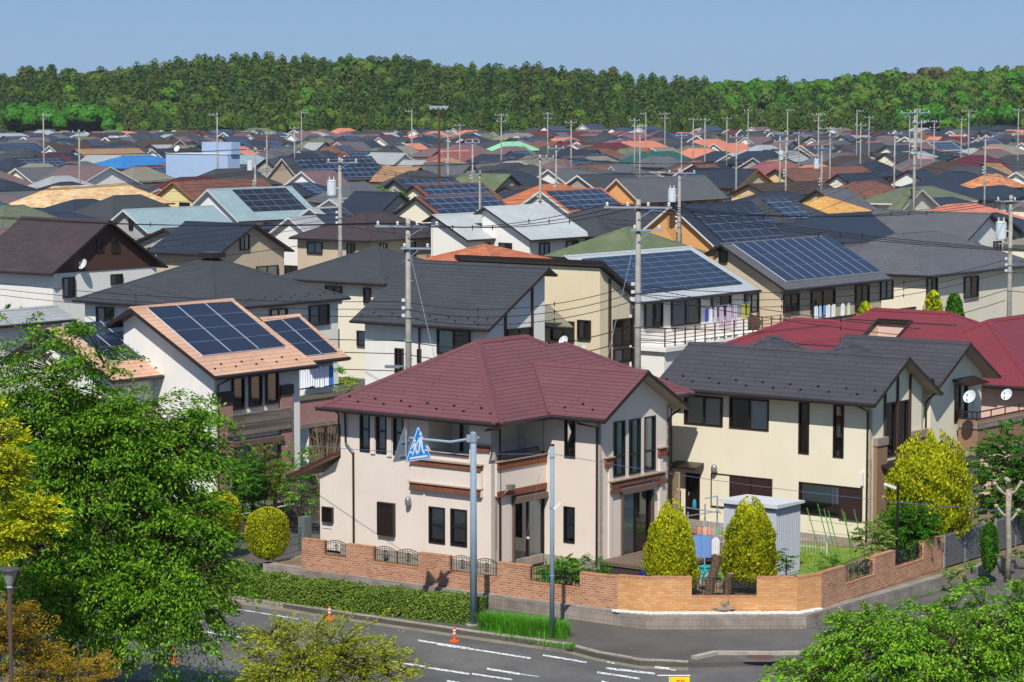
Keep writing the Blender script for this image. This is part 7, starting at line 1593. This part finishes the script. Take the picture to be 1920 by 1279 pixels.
# wooden deck before the wing
D_=MF.w; dk=m_brick('deck_boards','6d5a4d','7f6b5c','3a302a',4,.12,.01); t=thing('wooden_deck','brown timber deck in front of the gable wing patio door','deck',(*D_(3.2,5.3,0).xy,-.1),-MF.th)
MB().box(MF,1.9,4.6,3.3,9.0,.18,.3).build('deck_boards',dk,t); mb=MB()
MB().box(MF,1.95,4.55,3.35,8.95,-.1,.178).build('deck_skirt',m_plain('deck_skirt','3c302a',.8),t,uv=False)
def pot(x,y,D,z,r_,h,col,lab,plant=None,nm='flower_pot',n=26):
    p=pd(x,y,D); t=thing(nm,lab,'pot',(p.x,p.y,z)); MB().lathe((p.x,p.y,z),[(.001,0),(r_*.7,0),(r_*.95,h*.9),(r_,h),(r_*.85,h),(r_*.8,h*.85),(.001,h*.84)],14).build('pot',m_plain('pot_'+col,col,.4,.5,0,.1),t,smooth=False,uv=False)
    if plant:
        r_g=np.random.default_rng(int(x)); C=np.stack([p.x+r_g.normal(0,r_*.9,n),p.y+r_g.normal(0,r_*.9,n),z+h+r_g.uniform(0,r_*2.2,n)],1); a=leaves(C,r_g.normal(0,1,(n,3))+[0,0,.6],.1,seed=int(x)); quads('plant',a[0],a[1],a[2],plant,t,fold=a[3])
    return t
wf=m_leaf('white_blossom','e9e9e2','d5dfc8','8fae6a',.2)
pot(1206,1080,84.4,.3,.16,.42,'16308f','glossy cobalt blue vase on the deck left of the first golden conifer',L_shr,'blue_vase')
pot(1310,1072,84.6,.3,.15,.25,'b9c9c2','pale green pot with white flowers beside the teal tub',wf); pot(1328,1078,84.4,.3,.13,.2,'b0583a','terracotta pot with white flowers beside the tree stump',wf)
pot(1152,1068,84.3,.3,.1,.15,'e4e2dc','small white pot on the deck by the patio door',None); pot(1025,1056,86.2,.1,.16,.35,'2c9a5e','green plastic bucket by the left patio door',None,'green_bucket')
p=pd(1323,1060,85.3); t=thing('teal_tub','teal plastic wash tub on the deck between the golden conifers','tub',(p.x,p.y,.3)); MB().lathe((p.x,p.y,.3),[(.001,0),(.2,0),(.25,.42),(.28,.44),(.24,.44),(.19,.06),(.001,.05)],18).build('tub',m_plain('teal_plastic','1f9aa3',.35,.5,0,.05),t,uv=False)
# tree stumps, driftwood
st_m=m_ground('rough_stump_bark','4d3d31','75604c',9,40)
def stump(pts,rad,lab): 
    p=Vector(pts[0]); t=thing('tree_stump',lab,'stump',p); mb=MB(); mb.tube(pts,rad,10); mb.build('trunk',st_m,t,smooth=False,uv=False); MB().lathe(Vector(pts[-1])+Vector((0,0,.001)),[(rad[-1]*.98,0),(.001,.02)],10).build('cut_top',m_plain('cut_wood','9a7d5c',.8),t,uv=False)
b=pd(1328,1100,83.6); stump([(b.x,b.y,-.1),(b.x+.08,b.y,.5),(b.x+.2,b.y,.95),(b.x+.3,b.y,1.42)],[.17,.15,.15,.14],'tall leaning dark tree stump behind the low black fence')
b=pd(1362,1100,84.2); stump([(b.x,b.y,-.1),(b.x+.05,b.y,.35),(b.x+.12,b.y,.7)],[.15,.13,.14],'shorter grey tree stump right of the tall leaning stump')
p=pz(1358,1149,RT); t=thing('driftwood','weathered driftwood root on the white pebbles at the wall foot','driftwood',p); mb=MB(); rr=random.Random(2); mb.blob(p+Vector((0,0,.12)),.2,.12,.13,9,6,.7)
for i in range(11): a=rr.uniform(0,3.14); l=rr.uniform(.2,.42); e=p+Vector((math.cos(a)*l,-.03+rr.uniform(-.05,.05),.1+math.sin(a)*l)); mb.tube([p+Vector((0,0,.12)),p.lerp(e,.6)+Vector((0,0,.05)),e],[.05,.03,.008],5)
mb.build('root',m_ground('driftwood_grey','7a6a5a','a89a88',8,50),t,smooth=False,uv=False)
# washing frame behind the conifers
t=thing('washing_frame','steel washing frame with a pale blue quilt between the golden conifers','washing frame',pd(1320,1050,87)); mb=MB()
a_=pd(1290,962,86.9);b_=pd(1345,958,88.2);c_=pd(1350,940,88.6);e_=pd(1285,950,87.6)
for q0,q1 in ((pd(1262,972,86.6),pd(1350,958,88.4)),(pd(1275,950,87.2),pd(1352,962,88.6)),(pd(1285,985,86.8),pd(1362,990,88.2)),(pd(1322,935,88.3),pd(1345,930,88.9)),(pd(1285,1003,86.6),pd(1352,1008,88))): MB().tube([q0,q1],.018,5).build('rail',metalg,t,uv=False)
for x,y,D in ((1345,930,88.5),(1290,960,87),(1322,945,88)): p=pd(x,y,D); MB().tube([(p.x,p.y,.2),p],.025,6).build('upright',metalg,t,uv=False)
Wf=Fac(Fr(pd(1318,1000,86.6).xy,.3),'F',0)
def hang(x0,y0,x1,y1,mat,nm,par): r=Wf.rect(x0,y0,x1,y1); cloth(Wf,(r[0]+r[1])/2,r[3],r[1]-r[0],r[3]-r[2],.03,mat,par,nm)
quilt=m_brick('blue_quilt','86a9dc','93b4e2','6d92cc',.12,.12,.006,0.0)
hang(1300,1000,1334,1046,quilt,'blue_quilt',t); hang(1335,1006,1350,1040,m_plain('washing_d8d5da','d8d5da',.9,.1),'towel',t)
for i,(x,c_) in enumerate(((1312,'d99a86'),(1322,'e0b49c'),(1331,'d79f92'),(1340,'b9a8a8'),(1347,'7fae8a'))): hang(x-4,986,x+4,1003,m_plain('washing_%s'%c_,c_,.9,.1),'small_washing',t)
hang(1299,935,1306,952,m_plain('cyan_hanger','2f9fb3',.5),'blue_hangers',t)
# ================================================================ street things
galv=m_plain('galvanised_pole','7f909f',.6,.25,.0,.12,5)
p=pz(888,1172,SZ); D_s=p.y; t=thing('sign_pole','thick galvanised pole with a side arm carrying the crossing signs','sign pole',p); zt_=pd(888,811,D_s).z
MB().tube([p,(p.x,p.y,zt_-.05)],[.115,.098],14).build('pole',galv,t,smooth=True,uv=False); MB().lathe((p.x,p.y,zt_-.06),[(.1,0),(.1,.04),(.05,.08),(.001,.09)],12).build('cap',galv,t,uv=False)
MB().cbox((p.x,p.y,SZ+.02),.5,.45,.05,.3).build('footing',m_ground('kerb_light','958d80','b3ab9c',3,40),t,uv=False)
ax=pd(888,822,D_s); bx=pd(768,838,D_s-.1); bx.z=ax.z+.02
MB().tube([ax,pd(845,829,D_s),bx],[.05,.05,.045],10).build('arm',galv,t,smooth=True,uv=False)
mb=MB(); mb.tube([(p.x,p.y,ax.z-.12),(p.x,p.y,ax.z+.12)],.125,14); mb.cbox((p.x-.16,p.y,ax.z),.12,.16,.22); mb.cbox((p.x+.14,p.y,ax.z+.03),.1,.05,.06); mb.build('clamp',metalg,t,uv=False)
tri=[(-.55,0),(.55,0),(.0,1.08)]
def rtri(sc,n=5,r_=.09):     # rounded triangle
    out=[]; P=[Vector((x*sc,(y-.38)*sc+.38)) for x,y in ((-.62,-.02),(.62,-.02),(0,1.1))]
    for i in range(3):
        a,b,c=P[i-1],P[i],P[(i+1)%3]; u=(a-b).normalized(); v=(c-b).normalized(); 
        for k in range(n+1): s=k/n; q0=b+u*r_; q1=b+v*r_; out.append(q0*(1-s)**2+b*2*s*(1-s)+q1*s*s)
    return out
def sign(cx_,cy_,D,ang,front,lab):
    c=pd(cx_,cy_,D); U=Vector((math.cos(ang),math.sin(ang),0)); Nn=Vector((math.sin(ang),-math.cos(ang),0))   # U to the right, normal to the viewer
    t=thing('crossing_sign',lab,'road sign',c,0); W=lambda u,v,n:c+U*u+Vector((0,0,v-.5))+Nn*n
    def plate(pts,n0,n1,mat,nm,par=t): 
        mb=MB(); A=[W(q[0],q[1],n1) for q in pts]; mb.face(A); mb.face([W(q[0],q[1],n0) for q in pts][::-1])
        for i in range(len(pts)): a,b=pts[i],pts[(i+1)%len(pts)]; mb.face([W(a[0],a[1],n0),W(b[0],b[1],n0),W(b[0],b[1],n1),W(a[0],a[1],n1)])
        return mb.build(nm,mat,par,uv=False)
    gb=m_plain('sign_back_grey','8f959c',.4,.5,.3,.05); blu=m_plain('sign_blue','1a8ae0',.35,.4,0,0); sw=m_plain('sign_white','e8ecef',.35,.4,0,0)
    if front:
        b=plate(rtri(1),-.012,0,blu,'plate'); plate(rtri(.965),.001,.003,sw,'border',b); f=plate(rtri(.90),.004,.006,blu,'face',b)
        def pic(pts,nm='pictogram'): plate(pts,.007,.010,sw,nm,b)
        pic([(-.44,.055),(.44,.055),(.41,.12),(-.41,.12)],'crossing_bar'); pic([(-.41,.25),(-.30,.25),(-.28,.30),(-.385,.30)],'crossing_bar'); pic([(.30,.25),(.41,.25),(.385,.30),(.28,.30)],'crossing_bar'); pic([(-.1,.25),(.06,.25),(.05,.30),(-.09,.30)],'crossing_bar')
        def person(x,s,nm):
            L=lambda l:[(x+a*s,.17+b*s) for a,b in l]
            pic(L([(.055*math.cos(k*.7)+.0,.60+.055*math.sin(k*.7)) for k in range(9)]),nm); pic(L([(-.07,.50),(.06,.52),(.09,.30),(-.08,.28)]),nm)
            pic(L([(-.08,.285),(.0,.285),(-.05,.12),(-.13,.0),(-.19,.02),(-.10,.14)]),nm); pic(L([(.0,.285),(.09,.285),(.10,.14),(.19,.02),(.13,-.01),(.04,.12)]),nm)
            pic(L([(.06,.51),(.16,.40),(.14,.33),(.12,.35),(.11,.40),(.05,.45)]),nm); pic(L([(-.07,.49),(-.16,.38),(-.20,.30),(-.16,.29),(-.12,.36),(-.05,.43)]),nm)
        person(.1,1.08,'adult_figure'); person(-.17,.76,'child_figure')
    else:
        b=plate(rtri(1),-.012,0,gb,'plate'); 
        for v in (.12,.55): plate([(-.3+v*.2,v),(.3-v*.2,v),(.3-v*.2,v+.05),(-.3+v*.2,v+.05)],.001,.03,metalg,'bracket',b)
        mb=MB(); mb.beam(W(.0,.08,.05),W(.0,.95,.05),.05,.05); mb.build('mast_strap',metalg,b,uv=False)
    return t
sign(784.5,833,D_s-.22,R(50),True,'blue triangular crossing sign with white adult and child figures on the arm')
sign(759,833,D_s+.1,R(54),False,'grey back of a triangular sign beside the blue crossing sign')
p2=pz(1035,1196,SZ); t=thing('slim_pole','slim galvanised pole standing in the tall grass','pole',p2); z2_=pd(1035,836,p2.y).z; MB().tube([p2,(p2.x,p2.y,z2_)],[.075,.065],12).build('pole',galv,t,smooth=True,uv=False); MB().tube([(p2.x,p2.y,z2_),(p2.x,p2.y,z2_+.05)],.07,12).build('cap',frame_bk,t,uv=False)
a_=pd(1039,955,p2.y-.05); b_=pd(1051,943,p2.y-.1); MB().beam(a_,b_,.1,.07).build('lamp_tube',wht,t,uv=False); 
for z_ in (z2_-.35,pd(1035,952,p2.y).z,pd(1035,960,p2.y).z-2): MB().tube([(p2.x,p2.y,z_-.02),(p2.x,p2.y,z_+.02)],.082,10).build('band',metalg,t,uv=False)
q=Vector((p2.x,p2.y,z2_-.25)); t=thing('service_wire','thin blue wire strung over the garden from the slim pole','wire',q)
cable(pd(560,834,92),q,.12,t,.009,cabb); cable(q,pd(1950,962,88),.25,t,.009,cabb)
wire(pd(1012,890,p2.y+4),pd(970,1085,85),'thin stay wire with a white ball beside the left patio door',.006,metalg,nm='stay_wire'); p=pd(990,1009,84.6)
o=MB().blob(p,.05,.05,.05,8,6,0).build('white_ball',wht,None,smooth=True,uv=False); tag(o,'small white ball on the stay wire before the patio door','ball')
p=pz(1681,1104,SZ); t=thing('street_lamp','slender black street lamp with a white lamp head on the side street','street lamp',p); z_=pd(1681,903,p.y).z
MB().tube([p,(p.x,p.y,z_)],[.055,.04],10).build('pole',frame_bk,t,uv=False); MB().tube([p,(p.x,p.y,p.z+.95)],[.085,.08],10).build('base_sleeve',frame_bk,t,uv=False); MB().beam(pd(1678,915,p.y),pd(1660,908,p.y-.2),.14,.1).build('lamp_head',wht,t,uv=False)
org=m_plain('orange_bollard','e0501c',.45,.4,0,.05)
for x,y,lab in ((852,1203,'orange bollard with white bands beside the thick sign pole'),(618,1163,'orange bollard behind the top of the bronze green tree'),(399,1128,'orange bollard at the left end of the clipped hedge'),(326,1243,'orange bollard in the shade under the big leafy tree')):
    p=pz(x,y,RZ); t=thing('bollard',lab,'bollard',p,0,'orange bollards along the kerb'); MB().lathe(p,[(.16,0),(.16,.03),(.06,.06),(.045,.1),(.045,.44),(.04,.46),(.001,.47)],14).build('post',org,t,smooth=False,uv=False)
    for z_ in (.24,.34): MB().tube([p+Vector((0,0,z_)),p+Vector((0,0,z_+.055))],.047,14).build('white_band',wht,t,uv=False)
# park lamp bottom left
p=pd(18,1100,50); t=thing('park_lamp','park lamp with a dark cap and glass cone at the bottom left','lamp',(p.x,p.y,-.6)); z_=pd(18,1095,50).z; MB().tube([(p.x,p.y,-.6),(p.x,p.y,z_)],.045,10).build('post',m_plain('brown_post','5a443e',.5),t,uv=False)
MB().lathe((p.x,p.y,z_),[(.05,-.04),(.07,.0),(.16,.26)],14).build('lantern_glass',m_plain('frosted_glass','8c8f86',.2,.5),t,uv=False); MB().lathe((p.x,p.y,z_+.26),[(.17,0),(.21,.02),(.2,.05),(.001,.09)],16).build('lantern_cap',m_plain('lamp_cap','4a3f42',.4,.5),t,uv=False); MB().lathe((p.x,p.y,z_-.1),[(.05,0),(.07,.03),(.05,.08)],12).build('lantern_neck',m_plain('neck_grey','7d8a99',.4,.5),t,uv=False)
# yellow banner at the bottom edge
Bp=pd(1275,1275,58); t=thing('banner','yellow banner with red lettering on a white frame at the bottom edge','banner',(Bp.x,Bp.y,-.6)); Bf=Fac(Fr(Bp.xy,0),'F',0); u0,z1=Bf.px(1257,1269); u1=Bf.px(1293,1271)[0]
MB().fbox(Bf,u0,u1,z1-1.4,z1,0,.01).build('cloth',m_plain('banner_yellow','e8c818',.7,.2,0,.03),t,uv=False); mb=MB(); MB().tube([Bf.P(u0-.3,z1+.03,0),Bf.P(u1+.02,z1+.03,0)],.012,6).build('top_rod',wht,t,uv=False); MB().tube([Bf.P(u0-.02,z1+.04,-.02),Bf.P(u0-.02,-.6,-.02)],.014,6).build('upright',wht,t,uv=False)
# the only part of its lettering in view: the tops of one red character
mb=MB(); um=(u0+u1)/2
for a,b,c,d in ((.02,.10,-.085,-.07),(.05,.065,-.16,-.07),(.02,.035,-.12,-.095),(.085,.10,-.12,-.095),(.12,.2,-.08,-.066),(.12,.134,-.16,-.08),(.186,.2,-.16,-.08),(.134,.186,-.115,-.104)): mb.fbox(Bf,um-.1+a,um-.1+b,z1+c,z1+d,.011,.013)
mb.build('lettering',m_plain('banner_red','c8201c',.6,.2,0,0),t,uv=False)
# meter box on the left of the maroon house, AC unit
MB().box(MF,-9.35,-9.05,.2,.6,-.1,1.15).build('meter_box',m_plain('meter_grey','5f6b66',.5),mh,uv=False)
# ================================================================ wooded hill
xs_=[-200,0,100,200,300,370,500,560,700,820,900,1000,1080,1170,1250,1350,1500,1560,1620,1700,1760,1820,1870,1920,2120]
ys_=[140,140,134,137,124,114,108,112,112,114,124,127,137,138,152,157,160,151,140,133,129,135,133,130,130]
def crest(x,D=1180.):   # canopy crest height at a bearing
    p=CX+F*x/D; y=float(np.interp(p,xs_,ys_)); return CAMZ+(HZ-y)/F*D
def hz(x,y):            # terrain height
    b=x*1180./max(y,1); top=crest(b)-13.8; s=min(1,max(0,(y-1065)/125.)); s=s*s*(3-2*s)*.6+s*.4; z=-1.2+(top+1.2)*s
    return z+1.2*noise.noise(Vector((x*.012,y*.012,0)))*s
gx=np.linspace(-440,440,67); gy=np.concatenate([np.linspace(1040,1210,26),[1300,1500,1900]])
V=[];Fs=[]
for j,y in enumerate(gy):
    for i,x in enumerate(gx):
        yy=min(y,1210); z=hz(x*yy/1180,yy)-(0 if y<=1210 else (y-1210)*.03); V.append((x*max(yy,700)/1180,y,z))
for j in range(len(gy)-1):
    for i in range(len(gx)-1): a=j*len(gx)+i; Fs.append((a,a+1,a+len(gx)+1,a+len(gx)))
me=bpy.data.meshes.new('hill'); me.from_pydata(V,[],Fs); me.materials.append(m_ground('forest_floor','2c3318','3f4622',.2,3)); struct(link(bpy.data.objects.new('hill',me)))
fm=[m_leaf('cedar_leaf_a','37531b','3e5d1e','456322',.1,.7,.1),m_leaf('cedar_leaf_b','435d1e','4a6420','536c25',.1,.7,.1),m_leaf('cedar_leaf_c','2c4b1b','33551d','3a5b20',.1,.7,.1),m_leaf('brown_cedar_leaf','475624','4e5b25','556029',.1,.7,.1),m_leaf('spring_leaf','4d7822','558225','5f8d2b',.25,.6,.1),m_leaf('olive_spring_leaf','557024','5f7827','67812e',.25,.6,.1),m_leaf('bare_brown_crown','535232','5b5939','636140',.15,.7,.1),m_leaf('vivid_spring_leaf','3e791e','478624','519029',.25,.6,.1)]
for m_ in fm:
    for n_ in m_.node_tree.nodes:
        if n_.bl_idname=='ShaderNodeTexNoise': n_.inputs['Scale'].default_value=.16
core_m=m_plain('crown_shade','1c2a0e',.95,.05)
def crown_pts(kind,n,seed):
    r_=np.random.default_rng(seed)
    if kind=='c':
        t=r_.uniform(0,1,n)**.95; a=r_.uniform(0,2*np.pi,n); R_=3.35*np.clip(1-t,0,1)**.46*(1+.16*np.sin(a*3+seed)+.12*np.sin(t*22+a*2))*r_.uniform(.8,1.02,n)+.12
        C=np.stack([R_*np.cos(a),R_*np.sin(a),3.5+9.5*t],1); Nn=nrm(np.stack([np.cos(a),np.sin(a),.55+0*a],1)); sz=r_.uniform(.75,1.25,n)*(1.05-.45*t)
    else:
        d=nrm(r_.normal(0,1,(n,3))); d[:,2]=np.where(d[:,2]<-.35,-d[:,2],d[:,2]); k=5; cc=nrm(r_.normal(0,1,(k,3))); cc[:,2]=abs(cc[:,2]); lump=np.max(d@cc.T,axis=1); R_=3.3*(.78+.28*lump**3)*r_.uniform(.88,1.03,n)
        C=d*R_[:,None]*[1,1,.95]+[0,0,8.6]; Nn=d; sz=r_.uniform(.7,1.25,n)
    D=nrm(np.cross(Nn,r_.normal(0,1,(n,3)))+Nn*.15); Nn2=nrm(Nn+r_.normal(0,.22,(n,3))); S=nrm(np.cross(Nn2,D)); h=(sz/2)[:,None]
    return C,D*h,S*h*.8
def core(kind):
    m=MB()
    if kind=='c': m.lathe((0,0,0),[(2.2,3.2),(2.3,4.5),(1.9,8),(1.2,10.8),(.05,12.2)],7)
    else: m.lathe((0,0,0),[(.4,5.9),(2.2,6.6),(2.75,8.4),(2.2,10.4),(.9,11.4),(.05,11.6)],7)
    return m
protos=[]
for v,(kind,mi) in enumerate([('c',0),('c',1),('c',2),('c',3),('c',0),('c',1),('b',4),('b',5),('b',7),('b',6)]):
    nm='cedar_tree' if kind=='c' else 'broadleaf_tree'; t=thing(nm,'','tree',(0,0,-500)); XF.pop(t.name,None)
    C,U,Vv=crown_pts(kind,520,v+1); o=quads('crown',C,U,Vv,[fm[mi],core_m],t,extra=None); 
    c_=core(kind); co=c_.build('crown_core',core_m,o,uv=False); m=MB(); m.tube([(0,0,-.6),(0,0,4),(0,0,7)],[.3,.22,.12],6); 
    for k in range(3): a=k*2.1; m.tube([(0,0,4.5+k*.7),(math.cos(a)*1.2,math.sin(a)*1.2,6+k*.8)],[.1,.03],4)
    m.build('trunk',barkm,t,uv=False); protos.append((t,kind,mi))
r3=random.Random(11); spots=[]
y=1050.
while y<1215:
    st=5.9
    n=int(.262*y/st)
    for i in range(-n,n+1):
        x=i*st+r3.uniform(-1.6,1.6); yy=y+r3.uniform(-1.8,1.8); spots.append((x,yy))
    y+=st*.92
def pick(x,yy):
    p=CX+F*x/yy; u=r3.random(); s=(yy-1050)/160; nz=noise.noise(Vector((x*.03,yy*.03,3)))
    if p<220 and s<.12 and p>20: return 8
    if p>1330 and s>.38: 
        return r3.choice([6,6,8,7,7,2,0]) if not (1690<p<1780 and s>.7) else 9
    if p>1680: return r3.choice([6,7,6,7,2,8,1])
    if p<330 and nz>.12: return r3.choice([7,7,1,6,3])
    if nz>.42: return r3.choice([6,7,3])
    if 940<p<1090 and s>.85: return r3.choice([9,3,7])
    return r3.choice([0,0,1,1,2,2,4,5,3,0,2,1,3,7,2,5,7])
sp_=sorted(spots,key=lambda q:q[1]+(0 if abs(q[0]/q[1])<.2 else 1e4)); ind=sp_[:300]; rest=sp_[300:]
usedp=set()
kn={0:'green cedar',1:'olive cedar',2:'dark cedar',3:'brownish cedar',4:'spring green tree',5:'olive tree',6:'brown tree',7:'vivid green tree'}
for (x,yy) in ind:
    k=pick(x,yy); t,kind,mi=protos[k]; z=hz(x,yy); s=r3.uniform(.78,1.22)*(1.35 if k==8 else 1); lab='%s %s, %s row of wood, %s %s'%('tall' if s>1.08 else 'small' if s<.9 else 'middling',kn[mi],['front','second','third','fourth','fifth'][min(4,int((yy-1050)/4.6))],*(lambda p:(lambda m:('left of' if p<m[0][0] else 'right of',m[1]))(min(marks,key=lambda m:abs(m[0][0]-p))))(CX+F*x/yy))
    if k in usedp: c=dup(t,(x,yy,z),r3.uniform(0,6),lab,s)
    else: c=t; usedp.add(k); c.location=(x,yy,z); c.rotation_euler=(0,0,r3.uniform(0,6)); c.scale=(s,s,s); c['label']=lab
    c['group']='trees at the front of the wooded hill, %s'%kn[mi]
for i,(t,kind,mi) in enumerate(protos):
    if i not in usedp:
        for ch in list(t.children_recursive): bpy.data.objects.remove(ch)
        bpy.data.objects.remove(t)
Cs=[];Us=[];Vs=[];Ms=[]; EV=[];EF=[]; nb_=0
lib={v:crown_pts('c' if v<6 else 'b',230,50+v) for v in range(10)}; cv={k:np.array([tuple(q) for q in core(k).v]) for k in 'cb'}; cf={k:np.array(core(k).f) for k in 'cb'}
mi_of=[0,1,2,3,0,1,4,5,7,6]
for (x,yy) in rest:
    k=pick(x,yy); C,U,Vv=lib[k]; s=r3.uniform(.7,1.28)*1.06; a=r3.uniform(0,6.28); Rm=np.array([[math.cos(a),-math.sin(a),0],[math.sin(a),math.cos(a),0],[0,0,1]]); z=hz(x,yy)
    sz=1.12
    Cs.append((C@Rm.T)*s+[x,yy,z]); Us.append(U@Rm.T*s*sz); Vs.append(Vv@Rm.T*s*sz); m_=mi_of[k]
    if m_<6 and r3.random()<.25: m_=r3.choice([0,1,2,3]) if m_<4 else m_
    Ms.append(np.full(len(C),m_)); kk='c' if k<6 else 'b'; EV.append((cv[kk]@Rm.T)*s+[x,yy,z]); EF.append(cf[kk]+nb_); nb_+=len(cv[kk])
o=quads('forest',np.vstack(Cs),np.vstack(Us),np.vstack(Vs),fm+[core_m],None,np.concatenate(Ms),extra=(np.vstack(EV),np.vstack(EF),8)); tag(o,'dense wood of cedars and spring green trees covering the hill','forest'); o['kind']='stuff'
# bushes that close the foot of the wood
r_=np.random.default_rng(5); n=26000; X=r_.uniform(-290,290,n); Y=r_.uniform(1040,1052,n); Z=0*X-1+r_.uniform(0,1,n)**1.3*6.0*(.75+.25*np.sin(X*.35)); Nn=nrm(np.stack([r_.normal(0,.4,n),-1+0*X,.6+r_.normal(0,.4,n)],1)); D=nrm(np.cross(Nn,r_.normal(0,1,(n,3)))); S=np.cross(Nn,D)
o=quads('undergrowth',np.stack([X,Y,Z],1),D*.5,S*.4,fm,None,r_.choice([0,1,2,5],n)); tag(o,'undergrowth along the foot of the wood behind the last houses','undergrowth'); o['kind']='stuff'

# ================================================================ thin spring haze over the estate
hm=bpy.data.materials.new('thin_haze'); hm.use_nodes=True; hn=hm.node_tree; hn.nodes.remove(hn.nodes['Principled BSDF']); pv=hn.nodes.new('ShaderNodeVolumePrincipled'); pv.inputs['Color'].default_value=(.86,.92,1,1); pv.inputs['Density'].default_value=.00004; pv.inputs['Anisotropy'].default_value=.0
hn.links.new(pv.outputs[0],hn.nodes['Material Output'].inputs['Volume'])
mb=MB(); mb.hexa([(-650,-70,-2.2),(650,-70,-2.2),(650,1900,-2.2),(-650,1900,-2.2),(-650,-70,62),(650,-70,62),(650,1900,62),(-650,1900,62)]); o=mb.build('haze',hm,None,uv=False); o['kind']='stuff'; tag(o,'thin pale haze over the whole estate','haze')
